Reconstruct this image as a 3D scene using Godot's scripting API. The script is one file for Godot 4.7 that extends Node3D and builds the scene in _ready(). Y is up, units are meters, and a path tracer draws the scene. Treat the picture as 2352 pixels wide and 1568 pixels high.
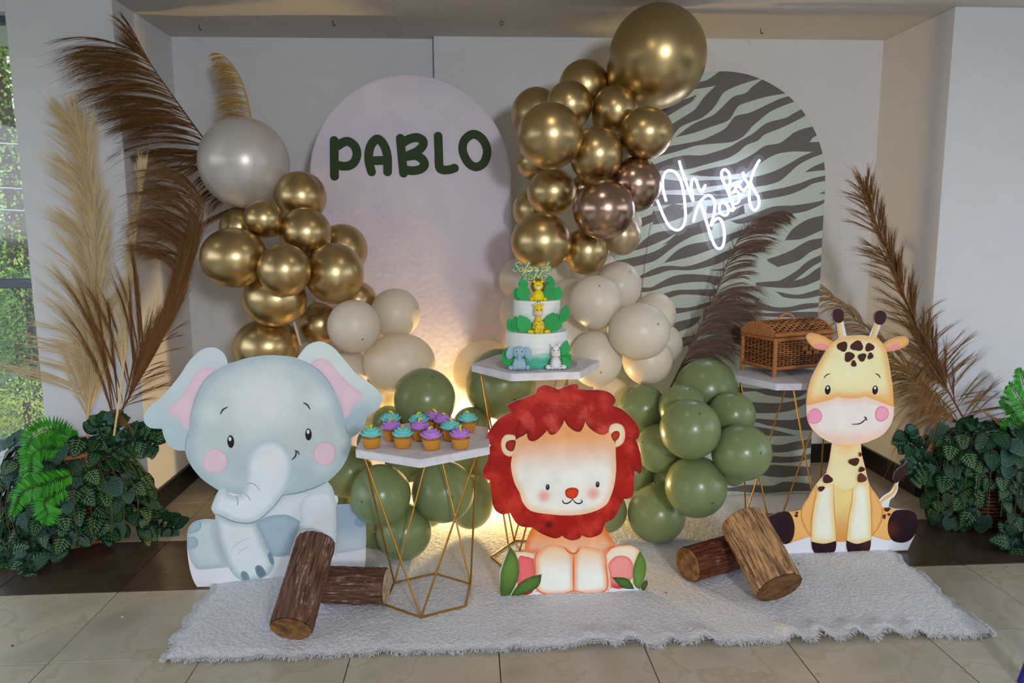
extends Node3D
# A safari party corner: garlands of balloons, printed animal boards, dressed tables, dried plumes and potted trailers in a white alcove. Metres, y up, back wall near z = 0.

const CEILING := 2.24
var used := {}
var mats := {}
var rng := RandomNumberGenerator.new()

# ---------------------------------------------------------------- helpers: names, things, parts
func numbered(called: String) -> String:
	var k: int = used.get(called, -1) + 1
	used[called] = k
	return called if k == 0 else "%s_%03d" % [called, k]

func thing(called: String, label: String, category: String, at := Vector3.ZERO, group := "") -> Node3D:
	var o := Node3D.new()
	o.name = numbered(called)
	add_child(o)
	o.position = at
	return tag(o, label, category, group)

func tag(o: Node3D, label: String, category: String, group := "") -> Node3D:
	o.set_meta("label", label)
	o.set_meta("category", category)
	if group != "":
		o.set_meta("group", group)
	return o

func part(called: String, mesh: Mesh, m: Material, parent: Node3D, at := Transform3D()) -> MeshInstance3D:
	var o := MeshInstance3D.new()
	o.name = numbered(called) if parent == self else called
	o.mesh = mesh
	o.material_override = m
	o.transform = at
	o.cast_shadow = GeometryInstance3D.SHADOW_CASTING_SETTING_ON
	parent.add_child(o, true)
	return o

func struct(called: String, mesh: Mesh, m: Material, at := Transform3D()) -> MeshInstance3D:
	var o := part(called, mesh, m, self, at)
	o.set_meta("kind", "structure")
	return o

func stuff(called: String, mesh: Mesh, m: Material, parent: Node3D) -> MeshInstance3D:
	var o := part(called, mesh, m, parent)
	o.set_meta("kind", "stuff")
	return o

# ---------------------------------------------------------------- helpers: colours and materials
func c8(r: float, g: float, b: float) -> Color:            # sRGB 0..255
	return Color(r / 255.0, g / 255.0, b / 255.0)

func lin(r: float, g: float, b: float) -> Color:           # vertex colours are linear
	return c8(r, g, b).srgb_to_linear()

func mat(key: String, col: Color, rough := 0.6, metal := 0.0, spec := 0.5) -> StandardMaterial3D:
	if mats.has(key):
		return mats[key]
	var m := StandardMaterial3D.new()
	m.resource_name = key
	m.albedo_color = col
	m.roughness = rough
	m.metallic = metal
	m.metallic_specular = spec
	mats[key] = m
	return m

func vmat(key: String, rough := 0.7, spec := 0.4) -> StandardMaterial3D:   # colour comes from the vertices
	var m := mat(key, Color.WHITE, rough, 0.0, spec)
	m.vertex_color_use_as_albedo = true
	return m

func noise(seed_: int, freq: float, octaves := 3, kind := FastNoiseLite.TYPE_SIMPLEX_SMOOTH) -> FastNoiseLite:
	var n := FastNoiseLite.new()
	n.seed = seed_
	n.noise_type = kind
	n.frequency = freq
	n.fractal_octaves = octaves
	return n

func ramp(stops: Array) -> Gradient:
	var g := Gradient.new()
	var off := PackedFloat32Array()
	var col := PackedColorArray()
	for s in stops:
		off.append(s[0])
		col.append(s[1])
	g.offsets = off
	g.colors = col
	return g

func noise_tex(n: FastNoiseLite, g: Gradient, size := 512, normal := 0.0) -> NoiseTexture2D:
	var t := NoiseTexture2D.new()
	t.width = size
	t.height = size
	t.seamless = true
	t.noise = n
	if g:
		t.color_ramp = g
	if normal > 0.0:
		t.as_normal_map = true
		t.bump_strength = normal
	return t

func grained(key: String, col: Color, rough: float, tex: Texture2D, scale_: float, nrm: Texture2D = null, nscale := 0.5, world := false) -> StandardMaterial3D:
	var m := mat(key, col, rough)
	m.albedo_texture = tex
	m.uv1_triplanar = true
	m.uv1_world_triplanar = world
	m.uv1_scale = Vector3.ONE * scale_
	if nrm:
		m.normal_enabled = true
		m.normal_texture = nrm
		m.normal_scale = nscale
	return m

# ---------------------------------------------------------------- helpers: mesh building
class Mesher:
	var p := PackedVector3Array()
	var n := PackedVector3Array()
	var c := PackedColorArray()
	var t := PackedVector2Array()
	var i := PackedInt32Array()
	func vert(pos: Vector3, nor: Vector3, col := Color.WHITE, uv := Vector2.ZERO) -> int:
		p.append(pos)
		n.append(nor)
		c.append(col)
		t.append(uv)
		return p.size() - 1
	func tri(a: int, b: int, d: int) -> void:      # front faces run clockwise
		var g := (p[b] - p[a]).cross(p[d] - p[a])
		i.append(a)
		if g.dot(n[a] + n[b] + n[d]) > 0.0:
			i.append(d)
			i.append(b)
		else:
			i.append(b)
			i.append(d)
	func quad(a: int, b: int, d: int, e: int) -> void:
		tri(a, b, d)
		tri(a, d, e)
	func face(pts: Array, col := Color.WHITE, away := Vector3.ZERO) -> void:  # flat convex face
		var nn: Vector3 = (pts[1] - pts[0]).cross(pts[2] - pts[0]).normalized()
		if nn.dot(pts[0] - away) < 0.0:
			nn = -nn
		var ids := []
		for q in pts:
			ids.append(vert(q, nn, col, Vector2(q.x, q.y)))
		for k in range(1, pts.size() - 1):
			tri(ids[0], ids[k], ids[k + 1])
	func box(x: Transform3D, size: Vector3, bevel := 0.0, col := Color.WHITE) -> void:   # centred chamfered box
		var h := size * 0.5
		var b: float = minf(bevel, minf(h.x, minf(h.y, h.z)) * 0.9)
		var o := x.origin
		for ax in 3:
			for s in [-1.0, 1.0]:
				var u := (ax + 1) % 3
				var w := (ax + 2) % 3
				var q := []
				for k in [[-1, -1], [1, -1], [1, 1], [-1, 1]]:
					var v := Vector3.ZERO
					v[ax] = h[ax] * s
					v[u] = (h[u] - b) * k[0]
					v[w] = (h[w] - b) * k[1]
					q.append(x * v)
				face(q, col, o)
		if b > 0.0:
			for ax in 3:
				var u := (ax + 1) % 3
				var w := (ax + 2) % 3
				for su in [-1.0, 1.0]:
					for sw in [-1.0, 1.0]:
						var q := []
						for k in [[-1, 0], [1, 0], [1, 1], [-1, 1]]:
							var v := Vector3.ZERO
							v[ax] = (h[ax] - b) * k[0]
							v[u] = (h[u] - (0.0 if k[1] == 0 else b)) * su
							v[w] = (h[w] - (b if k[1] == 0 else 0.0)) * sw
							q.append(x * v)
						face(q, col, o)
			for sx in [-1.0, 1.0]:
				for sy in [-1.0, 1.0]:
					for sz in [-1.0, 1.0]:
						face([x * Vector3(h.x * sx, (h.y - b) * sy, (h.z - b) * sz), x * Vector3((h.x - b) * sx, h.y * sy, (h.z - b) * sz), x * Vector3((h.x - b) * sx, (h.y - b) * sy, h.z * sz)], col, o)
	func lathe(x: Transform3D, prof: Array, seg: int, col := Color.WHITE, cols: Array = [], flute := 0.0, flutes := 0) -> void:  # prof: Vector2(radius, height) upwards
		var m := prof.size()
		var first := p.size()
		for k in m:
			var d: Vector2 = (prof[mini(k + 1, m - 1)] - prof[maxi(k - 1, 0)]).normalized()
			for s in seg + 1:
				var a := TAU * s / seg
				var rr: float = prof[k].x * (1.0 + (flute * cos(a * flutes) if flutes > 0 else 0.0))
				var pos := Vector3(cos(a) * rr, prof[k].y, sin(a) * rr)
				var nor := Vector3(cos(a) * d.y, -d.x, sin(a) * d.y)
				if flutes > 0:
					nor += Vector3(-sin(a), 0, cos(a)) * flute * flutes * sin(a * flutes)
				vert(x * pos, (x.basis * nor).normalized(), cols[k] if cols.size() > k else col, Vector2(float(s) / seg, float(k) / (m - 1)))
		for k in m - 1:
			for s in seg:
				var a0 := first + k * (seg + 1) + s
				quad(a0, a0 + 1, a0 + seg + 2, a0 + seg + 1)
	func ball(x: Transform3D, r: Vector3, seg := 16, col := Color.WHITE) -> void:
		var prof := []
		var rows := maxi(seg / 2, 4)
		for k in rows + 1:
			var a := -PI / 2 + PI * k / rows
			prof.append(Vector2(maxf(cos(a), 0.0005), sin(a)))
		var first := p.size()
		lathe(Transform3D(), prof, seg, col)
		var b := x.basis * Basis.from_scale(r)
		var bi := x.basis * Basis.from_scale(Vector3(1.0 / r.x, 1.0 / r.y, 1.0 / r.z))
		for k in range(first, p.size()):
			n[k] = (bi * n[k]).normalized()
			p[k] = x.origin + b * p[k]
	func tube(path: Array, radii, seg := 8, col := Color.WHITE, closed := false, flat := 1.0, caps := true) -> void:  # radii: number or array
		var m := path.size()
		var first := p.size()
		var ref := Vector3.UP
		var d0: Vector3 = (path[1] - path[0]).normalized()
		if absf(d0.dot(ref)) > 0.9:
			ref = Vector3.RIGHT
		var u := d0.cross(ref).normalized()
		for k in m:
			var prev: Vector3 = path[(k - 1 + m) % m] if closed else path[maxi(k - 1, 0)]
			var next: Vector3 = path[(k + 1) % m] if closed else path[mini(k + 1, m - 1)]
			var d := (next - prev).normalized()
			u = (u - d * u.dot(d)).normalized()
			var w := d.cross(u)
			var r: float = radii[k] if radii is Array else radii
			for s in seg + 1:
				var a := TAU * s / seg
				vert(path[k] + (u * cos(a) + w * sin(a) * flat) * r, (u * cos(a) * flat + w * sin(a)).normalized(), col, Vector2(float(s) / seg, k))
		var rings := m if closed else m - 1
		for k in rings:
			for s in seg:
				var a0 := first + k * (seg + 1) + s
				var b0 := first + ((k + 1) % m) * (seg + 1) + s
				quad(a0, a0 + 1, b0 + 1, b0)
		if caps and not closed:
			for e in [0, m - 1]:
				var d: Vector3 = (path[0] - path[1]).normalized() if e == 0 else (path[m - 1] - path[m - 2]).normalized()
				var cc := vert(path[e] + d * (radii[e] if radii is Array else radii) * 0.35, d, col)
				for s in seg:
					var a0: int = first + e * (seg + 1) + s
					tri(cc, a0, a0 + 1)
	func strand(path: Array, r0: float, ca: Color, cb: Color) -> void:   # thin three-sided hair that ends in a point
		var m := path.size()
		var first := p.size()
		var d0: Vector3 = path[1] - path[0]
		var u := d0.cross(Vector3(0.31, 0.52, 0.8)).normalized()
		for k in m:
			var d: Vector3 = (path[mini(k + 1, m - 1)] - path[maxi(k - 1, 0)]).normalized()
			u = (u - d * u.dot(d)).normalized()
			var w := d.cross(u)
			var f := float(k) / (m - 1)
			var r := r0 * (1.0 - 0.75 * f)
			var col := ca.lerp(cb, f)
			for s in 3:
				var o := u * cos(TAU * s / 3) + w * sin(TAU * s / 3)
				p.append(path[k] + o * r)
				n.append(o)
				c.append(col)
				t.append(Vector2.ZERO)
		for k in m - 1:
			for s in 3:
				var a0 := first + k * 3 + s
				var a1 := first + k * 3 + (s + 1) % 3
				i.append_array(PackedInt32Array([a0, a0 + 3, a1, a1, a0 + 3, a1 + 3]))
	func prism(outline: PackedVector2Array, z0: float, z1: float, col := Color.WHITE, side := Color.WHITE, x := Transform3D()) -> void:   # extruded outline
		var idx := Geometry2D.triangulate_polygon(outline)
		for f in [[z0, -1.0], [z1, 1.0]]:
			var first := p.size()
			for q in outline:
				vert(x * Vector3(q.x, q.y, f[0]), x.basis * Vector3(0, 0, f[1]), col, q)
			for k in range(0, idx.size(), 3):
				tri(first + idx[k], first + idx[k + 1], first + idx[k + 2])
		var ctr := 1.0 if not Geometry2D.is_polygon_clockwise(outline) else -1.0
		for k in outline.size():
			var a := outline[k]
			var b := outline[(k + 1) % outline.size()]
			var d := (b - a).normalized() * ctr
			var nn := x.basis * Vector3(d.y, -d.x, 0)
			var q0 := vert(x * Vector3(a.x, a.y, z0), nn, side)
			var q1 := vert(x * Vector3(b.x, b.y, z0), nn, side)
			var q2 := vert(x * Vector3(b.x, b.y, z1), nn, side)
			var q3 := vert(x * Vector3(a.x, a.y, z1), nn, side)
			quad(q0, q1, q2, q3)
	func mesh() -> ArrayMesh:
		var arr := []
		arr.resize(Mesh.ARRAY_MAX)
		arr[Mesh.ARRAY_VERTEX] = p
		arr[Mesh.ARRAY_NORMAL] = n
		arr[Mesh.ARRAY_COLOR] = c
		arr[Mesh.ARRAY_TEX_UV] = t
		arr[Mesh.ARRAY_INDEX] = i
		var am := ArrayMesh.new()
		am.add_surface_from_arrays(Mesh.PRIMITIVE_TRIANGLES, arr)
		return am

func boxmesh(size: Vector3, bevel := 0.004) -> ArrayMesh:
	var b := Mesher.new()
	b.box(Transform3D(), size, bevel)
	return b.mesh()

func between(lo: Vector3, hi: Vector3) -> Transform3D:
	return Transform3D(Basis(), (lo + hi) * 0.5)

func slab(called: String, lo: Vector3, hi: Vector3, m: Material, bevel := 0.0) -> MeshInstance3D:
	return struct(called, boxmesh(hi - lo, bevel), m, between(lo, hi))

func bez(pts: Array, per := 6, closed := false) -> Array:       # Catmull-Rom through 3D points
	var out := []
	var m := pts.size()
	for k in (m if closed else m - 1):
		var p0 = pts[(k - 1 + m) % m] if closed else pts[maxi(k - 1, 0)]
		var p1 = pts[k]
		var p2 = pts[(k + 1) % m]
		var p3 = pts[(k + 2) % m] if closed else pts[mini(k + 2, m - 1)]
		for s in per:
			var t := float(s) / per
			out.append(0.5 * ((2.0 * p1) + (p2 - p0) * t + (2.0 * p0 - 5.0 * p1 + 4.0 * p2 - p3) * t * t + (3.0 * p1 - p0 - 3.0 * p2 + p3) * t * t * t))
	if not closed:
		out.append(pts[m - 1])
	return out

func pairs(flat: Array) -> Array:
	var out := []
	for k in range(0, flat.size(), 2):
		out.append(Vector2(flat[k], flat[k + 1]))
	return out

func smooth(flat: Array, per := 5, closed := true) -> PackedVector2Array:   # a point given twice is a sharp corner
	var pts := bez(pairs(flat), per, closed)
	var out := PackedVector2Array()
	for q in pts:
		if out.is_empty() or out[-1].distance_to(q) > 0.0006:
			out.append(q)
	if closed and out[0].distance_to(out[-1]) < 0.0006:
		out.remove_at(out.size() - 1)
	return out

func widen(pts: PackedVector2Array, d: float, line := true) -> Array:      # offset in millimetres, so that its arcs stay round
	var big := PackedVector2Array()
	for q in pts:
		big.append(q * 4000.0)
	var out := []
	for pl in (Geometry2D.offset_polyline(big, d * 4000.0, Geometry2D.JOIN_ROUND, Geometry2D.END_ROUND) if line else Geometry2D.offset_polygon(big, d * 4000.0, Geometry2D.JOIN_ROUND)):
		var small := PackedVector2Array()
		for q in pl:
			var v: Vector2 = q / 4000.0
			if small.is_empty() or small[-1].distance_to(v) > 0.0004:
				small.append(v)
		out.append(small)
	return out

func joined(lines: Array, half: float) -> Array:       # thick lines melted into as few outlines as they form
	var sheets := []
	for s in lines:
		for q in widen(s, half):
			if Geometry2D.is_polygon_clockwise(q):
				continue
			var whole: PackedVector2Array = q
			var rest := []
			for w in sheets:
				var both := Geometry2D.merge_polygons(whole, w)
				var outer := both.filter(func(e): return not Geometry2D.is_polygon_clockwise(e))
				if outer.size() == 1:
					whole = outer[0]
				else:
					rest.append(w)
			rest.append(whole)
			sheets = rest
	return sheets

func oval(cx: float, cy: float, rx: float, ry: float, seg := 28, wob := 0.0) -> PackedVector2Array:
	var out := PackedVector2Array()
	for k in seg:
		var a := TAU * k / seg
		var w := 1.0 + wob * sin(a * 3.0 + cx * 90.0) + wob * 0.7 * sin(a * 2.0 + cy * 70.0)
		out.append(Vector2(cx + cos(a) * rx * w, cy + sin(a) * ry * w))
	return out

# ---------------------------------------------------------------- printed boards
var blot := noise(11, 9.0, 4)
var fine := noise(12, 60.0, 3)

# Ink on a flat patch of the print: a grid of vertices inside the outline, each with the dye the painting has there.
func ink(outline: PackedVector2Array, z: float, dye: Dictionary, step := 0.009) -> ArrayMesh:
	var b := Mesher.new()
	var lo := outline[0]
	var hi := outline[0]
	for q in outline:
		lo = lo.min(q)
		hi = hi.max(q)
	var size := hi - lo
	step = minf(step, maxf(size.x, size.y) / 6.0)
	var nx := int(ceil(size.x / step))
	var ny := int(ceil(size.y / step))
	var ins := []
	var ids := {}
	for j in ny + 1:
		for k in nx + 1:
			ins.append(Geometry2D.is_point_in_polygon(lo + Vector2(k, j) * step, outline))
	for j in ny:
		for k in nx:
			var o := lo + Vector2(k, j) * step
			var cnt := 0
			for d in [[0, 0], [1, 0], [1, 1], [0, 1]]:
				cnt += 1 if ins[(j + d[1]) * (nx + 1) + k + d[0]] else 0
			var cell := PackedVector2Array([o, o + Vector2(step, 0), o + Vector2(step, step), o + Vector2(0, step)])
			var polys: Array = [cell] if cnt == 4 else Geometry2D.intersect_polygons(cell, outline)
			for poly in polys:
				var tr := Geometry2D.triangulate_polygon(poly)
				if tr.is_empty():
					continue
				var vi := []
				for q in poly:
					var key := Vector2i((q * 20000.0).round())
					if not ids.has(key):
						ids[key] = b.vert(Vector3(q.x, q.y, z), Vector3(0, 0, 1), tint(q, outline, lo, size, dye), q)
					vi.append(ids[key])
				for e in range(0, tr.size(), 3):
					b.tri(vi[tr[e]], vi[tr[e + 1]], vi[tr[e + 2]])
	return b.mesh()

func tint(q: Vector2, outline: PackedVector2Array, lo: Vector2, size: Vector2, dye: Dictionary) -> Color:
	var col: Color = dye.c
	if dye.has("low"):                                   # a wash that changes down the sheet
		var f := clampf((q.y - lo.y) / maxf(size.y, 0.001), 0.0, 1.0)
		col = (dye.low as Color).lerp(col, smoothstep(dye.get("from", 0.0), dye.get("to", 1.0), f))
	if dye.has("edge"):                                  # pigment that gathered along the painted rim
		var best := 9.0
		for k in outline.size():
			var s := Geometry2D.get_closest_point_to_segment(q, outline[k], outline[(k + 1) % outline.size()])
			if s.y > dye.get("under", 9.0):
				continue
			best = minf(best, s.distance_squared_to(q))
		var w: float = dye.get("w", 0.02)
		col = col.lerp(dye.edge, (1.0 - smoothstep(0.0, w, sqrt(best))) * dye.get("k", 0.8))
	for s in dye.get("dabs", []):                        # round dabs of colour
		col = col.lerp(s[3], (1.0 - smoothstep(s[2] * 0.15, s[2], q.distance_to(Vector2(s[0], s[1])))) * s[4])
	var mott: float = dye.get("mottle", 0.06)
	var v := blot.get_noise_2d(q.x, q.y) * mott + fine.get_noise_2d(q.x, q.y) * mott * 0.35
	if dye.has("bloom"):
		return col.lerp(dye.bloom, clampf(v * 2.2 + 0.12, 0.0, 0.85))
	return Color(clampf(col.r * (1.0 + v), 0, 1), clampf(col.g * (1.0 + v), 0, 1), clampf(col.b * (1.0 + v), 0, 1))

func ribbon(flat: Array, w: float, z: float, col: Color, taper := true, closed := false) -> ArrayMesh:   # a brush line
	var b := Mesher.new()
	var pts := smooth(flat, 6, closed)
	var m := pts.size()
	for k in m:
		var d: Vector2 = (pts[mini(k + 1, m - 1)] - pts[maxi(k - 1, 0)]).normalized()
		var f := float(k) / (m - 1)
		var ww := w * (0.45 + 0.55 * sin(PI * f)) if taper else w
		var s := Vector2(-d.y, d.x) * ww * 0.5
		for e in [-1.0, 1.0]:
			b.vert(Vector3(pts[k].x + s.x * e, pts[k].y + s.y * e, z), Vector3(0, 0, 1), col)
	for k in m - 1:
		b.quad(k * 2, k * 2 + 1, k * 2 + 3, k * 2 + 2)
	return b.mesh()

var layer := 0
func print_patch(o: Node3D, called: String, outline: PackedVector2Array, dye: Dictionary, step := 0.009) -> MeshInstance3D:
	layer += 1
	return part(called, ink(outline, 0.0101 + layer * 0.00012, dye, step), vmat("printed_ink", 0.5, 0.35), o)

func print_line(o: Node3D, called: String, flat: Array, w: float, col: Color) -> void:
	layer += 1
	part(called, ribbon(flat, w, 0.0101 + layer * 0.00012, col), vmat("printed_ink", 0.5, 0.35), o)

func board(called: String, label: String, at: Vector3, yaw: float, outline: PackedVector2Array) -> Node3D:
	layer = 0
	var o := thing(called, label, "cutout board", at)
	o.rotation.y = yaw
	var b := Mesher.new()
	for q in widen(outline, 0.0003, false):      # the sawn rim lies a hair outside the print
		if q.size() > outline.size() / 2:
			outline = q
	if Geometry2D.triangulate_polygon(outline).is_empty():
		print("board outline crosses itself: ", called)
	b.prism(outline, 0.0055, 0.010, lin(236, 236, 240), lin(112, 102, 100))
	part("foam_board", b.mesh(), vmat("white_foam_board", 0.55), o)
	var lo := 9.0
	var hi := -9.0
	for q in outline:
		if q.y < 0.3:
			lo = minf(lo, q.x)
			hi = maxf(hi, q.x)
	var mid := lo * 0.5 + hi * 0.5
	var s := Mesher.new()                                # the fold-out prop behind that keeps it standing
	s.prism(PackedVector2Array([Vector2(0, 0), Vector2(0.11, 0), Vector2(0, 0.36)]), -0.003, 0.003, lin(220, 220, 222), lin(200, 200, 200), Transform3D(Basis(Vector3.UP, PI / 2), Vector3(mid, 0.0, 0.0055)))
	part("prop", s.mesh(), vmat("white_foam_board", 0.55), o)
	return o

# ---------------------------------------------------------------- the scene
func _ready() -> void:
	rng.seed = 7
	var cam := Camera3D.new()
	cam.name = "camera"
	cam.position = Vector3(-0.011, 1.261, 3.894)
	cam.rotation = Vector3(-0.14350, -0.05612, -0.00614)
	cam.fov = 49.573
	cam.near = 0.05
	add_child(cam)
	cam.current = true
	var env := Environment.new()
	env.background_mode = Environment.BG_SKY
	var sky_m := ProceduralSkyMaterial.new()
	sky_m.sky_top_color = c8(196, 212, 232)
	sky_m.sky_horizon_color = c8(238, 242, 248)
	sky_m.ground_bottom_color = c8(70, 84, 60)
	sky_m.ground_horizon_color = c8(120, 130, 110)
	sky_m.sky_energy_multiplier = 1.8
	sky_m.ground_energy_multiplier = 0.8
	var sky := Sky.new()
	sky.sky_material = sky_m
	env.sky = sky
	env.tonemap_mode = Environment.TONE_MAPPER_LINEAR
	env.tonemap_exposure = 0.82
	env.sdfgi_enabled = true
	env.ssao_enabled = true
	env.ssil_enabled = true
	var we := WorldEnvironment.new()
	we.name = "world"
	we.environment = env
	add_child(we)
	studio_lamp(Vector3(1.07, 1.92, 6.35), 0.24, 9.6)
	downlight(Vector3(0.30, CEILING, 1.68), 0.12, "round ceiling light above the middle of the rug, out of the frame")
	downlight(Vector3(-1.95, CEILING, 1.6), 0.05, "round ceiling light nearest the window, out of the frame")
	downlight(Vector3(2.2, CEILING, 1.6), 0.05, "round ceiling light above the giraffe side, out of the frame")
	room()
	outside()
	rug()
	arches()
	neon()
	floor_lamp(Vector3(0.03, 0.012, 0.47))
	balloons()
	boards()
	tables()
	cupcakes()
	cake()
	wicker_basket()
	logs()
	planters()
	plumes()
	odds()

func light_at(l: Light3D, parent: Node3D, at: Vector3, col: Color, energy: float, size: float) -> void:
	l.name = "light"
	l.position = at
	l.light_color = col
	l.light_energy = energy
	l.light_size = size
	l.shadow_enabled = true
	parent.add_child(l, true)

func glow(key: String, col: Color, energy: float) -> StandardMaterial3D:
	var m := mat(key, col, 0.5)
	m.emission_enabled = true
	m.emission = col
	m.emission_energy_multiplier = energy
	return m

# A photographer's round light on a stand behind the camera: its disc is the bright spot in every balloon.
func studio_lamp(at: Vector3, r: float, energy: float) -> void:
	var o := thing("studio_lamp", "round white studio lamp on a thin stand behind the camera", "lamp", Vector3(at.x, 0, at.z))
	var b := Mesher.new()
	b.lathe(Transform3D(Basis(Vector3.RIGHT, -PI / 2), Vector3(0, at.y, 0)), [Vector2(0.001, 0), Vector2(r, 0)], 32)
	part("diffuser", b.mesh(), glow("studio_diffuser", c8(255, 248, 240), 22.0), o)
	b = Mesher.new()
	b.lathe(Transform3D(Basis(Vector3.RIGHT, -PI / 2), Vector3(0, at.y, 0)), [Vector2(0.05, -0.16), Vector2(r * 0.5, -0.12), Vector2(r + 0.01, -0.01), Vector2(r + 0.012, 0.012), Vector2(r, 0.006)], 32)
	part("housing", b.mesh(), mat("black_plastic", c8(30, 30, 32), 0.5), o)
	b = Mesher.new()
	b.tube([Vector3(0, 0.35, 0.1), Vector3(0, at.y, 0.1)], 0.012, 10)
	for k in 3:
		var a := TAU * k / 3
		b.tube([Vector3(0, 0.4, 0.1), Vector3(cos(a) * 0.35, 0.012, 0.1 + sin(a) * 0.35)], 0.010, 8)
	part("stand", b.mesh(), mat("black_plastic", c8(30, 30, 32), 0.5), o)
	var l := AreaLight3D.new()
	l.area_size = Vector2(r * 1.7, r * 1.7)
	l.area_range = 12.0
	light_at(l, o, Vector3(0, at.y, -0.02), c8(238, 245, 255), energy, r)

func downlight(at: Vector3, energy: float, label: String) -> void:
	var o := thing("ceiling_light", label, "ceiling light", at, "recessed ceiling lights")
	var b := Mesher.new()
	b.lathe(Transform3D(), [Vector2(0.062, 0.002), Vector2(0.075, -0.006), Vector2(0.062, -0.010), Vector2(0.055, -0.004)], 28)
	part("trim_ring", b.mesh(), mat("white_trim", c8(225, 225, 222), 0.4), o)
	b = Mesher.new()
	b.lathe(Transform3D(), [Vector2(0.0005, -0.004), Vector2(0.055, -0.004)], 28)
	part("lamp_lens", b.mesh(), glow("downlight_lens", c8(255, 242, 222), 11.0), o)
	var l := AreaLight3D.new()
	l.area_size = Vector2(0.09, 0.09)
	l.area_range = 8.0
	light_at(l, o, Vector3(0, -0.02, 0), c8(255, 240, 216), energy, 0.05)
	l.rotation.x = -PI / 2

# ---------------------------------------------------------------- the room
func room() -> void:
	var plaster := noise_tex(noise(3, 0.02, 4), ramp([[0.0, c8(250, 250, 250)], [1.0, c8(255, 255, 255)]]), 512)
	var plaster_n := noise_tex(noise(4, 0.09, 4), null, 512, 1.5)
	var wall := grained("white_wall_paint", c8(222, 223, 226), 0.75, plaster, 0.8, plaster_n, 0.18, true)
	var ceil_m := grained("ceiling_paint", c8(205, 203, 200), 0.85, plaster, 0.7, plaster_n, 0.15, true)
	var black := mat("black_skirting", c8(22, 20, 20), 0.35)
	# floor: beige and dark brown porcelain tiles, 45 cm, laid on grout
	var ground := slab("floor", Vector3(-3.5, -0.15, -0.25), Vector3(4.2, -0.009, 9.7), mat("grout", c8(120, 112, 98), 0.9))
	var veins := noise_tex(noise(21, 0.006, 5, FastNoiseLite.TYPE_PERLIN), ramp([[0.0, c8(226, 220, 208)], [0.42, c8(252, 248, 240)], [0.5, c8(240, 230, 212)], [0.53, c8(255, 252, 246)], [1.0, c8(235, 228, 216)]]), 1024)
	var smoke := noise_tex(noise(22, 0.007, 5, FastNoiseLite.TYPE_PERLIN), ramp([[0.0, c8(190, 180, 172)], [0.46, c8(235, 225, 215)], [0.5, c8(255, 250, 240)], [0.52, c8(230, 220, 210)], [1.0, c8(255, 245, 235)]]), 1024)
	var beige := [grained("beige_tile_a", c8(192, 185, 171), 0.27, veins, 0.55, null, 0, true), grained("beige_tile_b", c8(187, 180, 167), 0.29, veins, 0.62, null, 0, true)]
	var brown := [grained("brown_tile_a", c8(84, 70, 60), 0.24, smoke, 0.6, null, 0, true), grained("brown_tile_b", c8(78, 66, 57), 0.26, smoke, 0.7, null, 0, true)]
	var tile_mesh := boxmesh(Vector3(0.447, 0.012, 0.447), 0.0015)
	for j in range(-3, 12):
		for k in range(-5, 12):
			var q := Vector3(-1.2892 + (k + 0.5) * 0.45, -0.006, 0.8670 + (j + 0.5) * 0.45)
			var m: Array = brown if j == 0 else beige
			part("tile", tile_mesh, m[(k * 7 + j * 3) & 1], ground, Transform3D(Basis(), q - ground.position))
	slab("ceiling", Vector3(-3.5, CEILING, -0.25), Vector3(4.2, CEILING + 0.18, 9.7), ceil_m)
	# alcove: two panels of back wall that meet with a small step, and the piers that frame it
	slab("wall_back_panel", Vector3(-1.60, -0.1, -0.23), Vector3(-0.175, CEILING, -0.03), wall)
	slab("wall_back_main", Vector3(-0.175, -0.1, -0.23), Vector3(2.30, CEILING, 0.02), wall)
	slab("wall_pier_left", Vector3(-1.90, -0.1, -0.2), Vector3(-1.4705, CEILING, 0.59), wall, 0.002)
	slab("wall_pier_right", Vector3(2.133, -0.1, -0.2), Vector3(2.95, CEILING, 0.59), wall, 0.002)
	slab("baseboard_back", Vector3(-1.48, 0, -0.03), Vector3(2.14, 0.105, 0.035), black, 0.003)
	slab("baseboard_left", Vector3(-1.475, 0, -0.02), Vector3(-1.455, 0.105, 0.602), black, 0.003)
	slab("baseboard_pier_left", Vector3(-3.3, 0, 0.585), Vector3(-1.455, 0.105, 0.604), black, 0.003)
	slab("baseboard_right", Vector3(2.118, 0, -0.02), Vector3(2.138, 0.105, 0.602), black, 0.003)
	slab("baseboard_pier_right", Vector3(2.118, 0, 0.585), Vector3(4.0, 0.105, 0.604), black, 0.003)
	# window beside the left pier
	slab("wall_window_sill", Vector3(-3.4, -0.1, 0.40), Vector3(-1.90, 0.30, 0.585), wall)
	slab("trim_1", Vector3(-3.3, 0.30, 0.38), Vector3(-1.905, 0.325, 0.60), mat("sill_white", c8(228, 230, 236), 0.4), 0.003)
	slab("wall_window_head", Vector3(-3.4, 2.18, 0.40), Vector3(-1.90, CEILING, 0.585), wall)
	var win := Node3D.new()
	win.name = "window_1"
	win.set_meta("kind", "structure")
	add_child(win)
	var alu := mat("grey_window_metal", c8(96, 102, 112), 0.4, 0.3)
	for q in [[Vector3(-2.6, 0.34, 0.5), Vector3(1.4, 0.03, 0.05)], [Vector3(-2.6, 1.062, 0.5), Vector3(1.4, 0.042, 0.05)], [Vector3(-2.6, 2.165, 0.5), Vector3(1.4, 0.03, 0.05)], [Vector3(-3.28, 1.25, 0.5), Vector3(0.04, 1.85, 0.05)]]:
		part("window_frame", boxmesh(q[1], 0.003), alu, win, Transform3D(Basis(), q[0]))
	var glass := mat("window_glass", Color(1, 1, 1, 0.06), 0.02)
	glass.transparency = BaseMaterial3D.TRANSPARENCY_ALPHA
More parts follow.
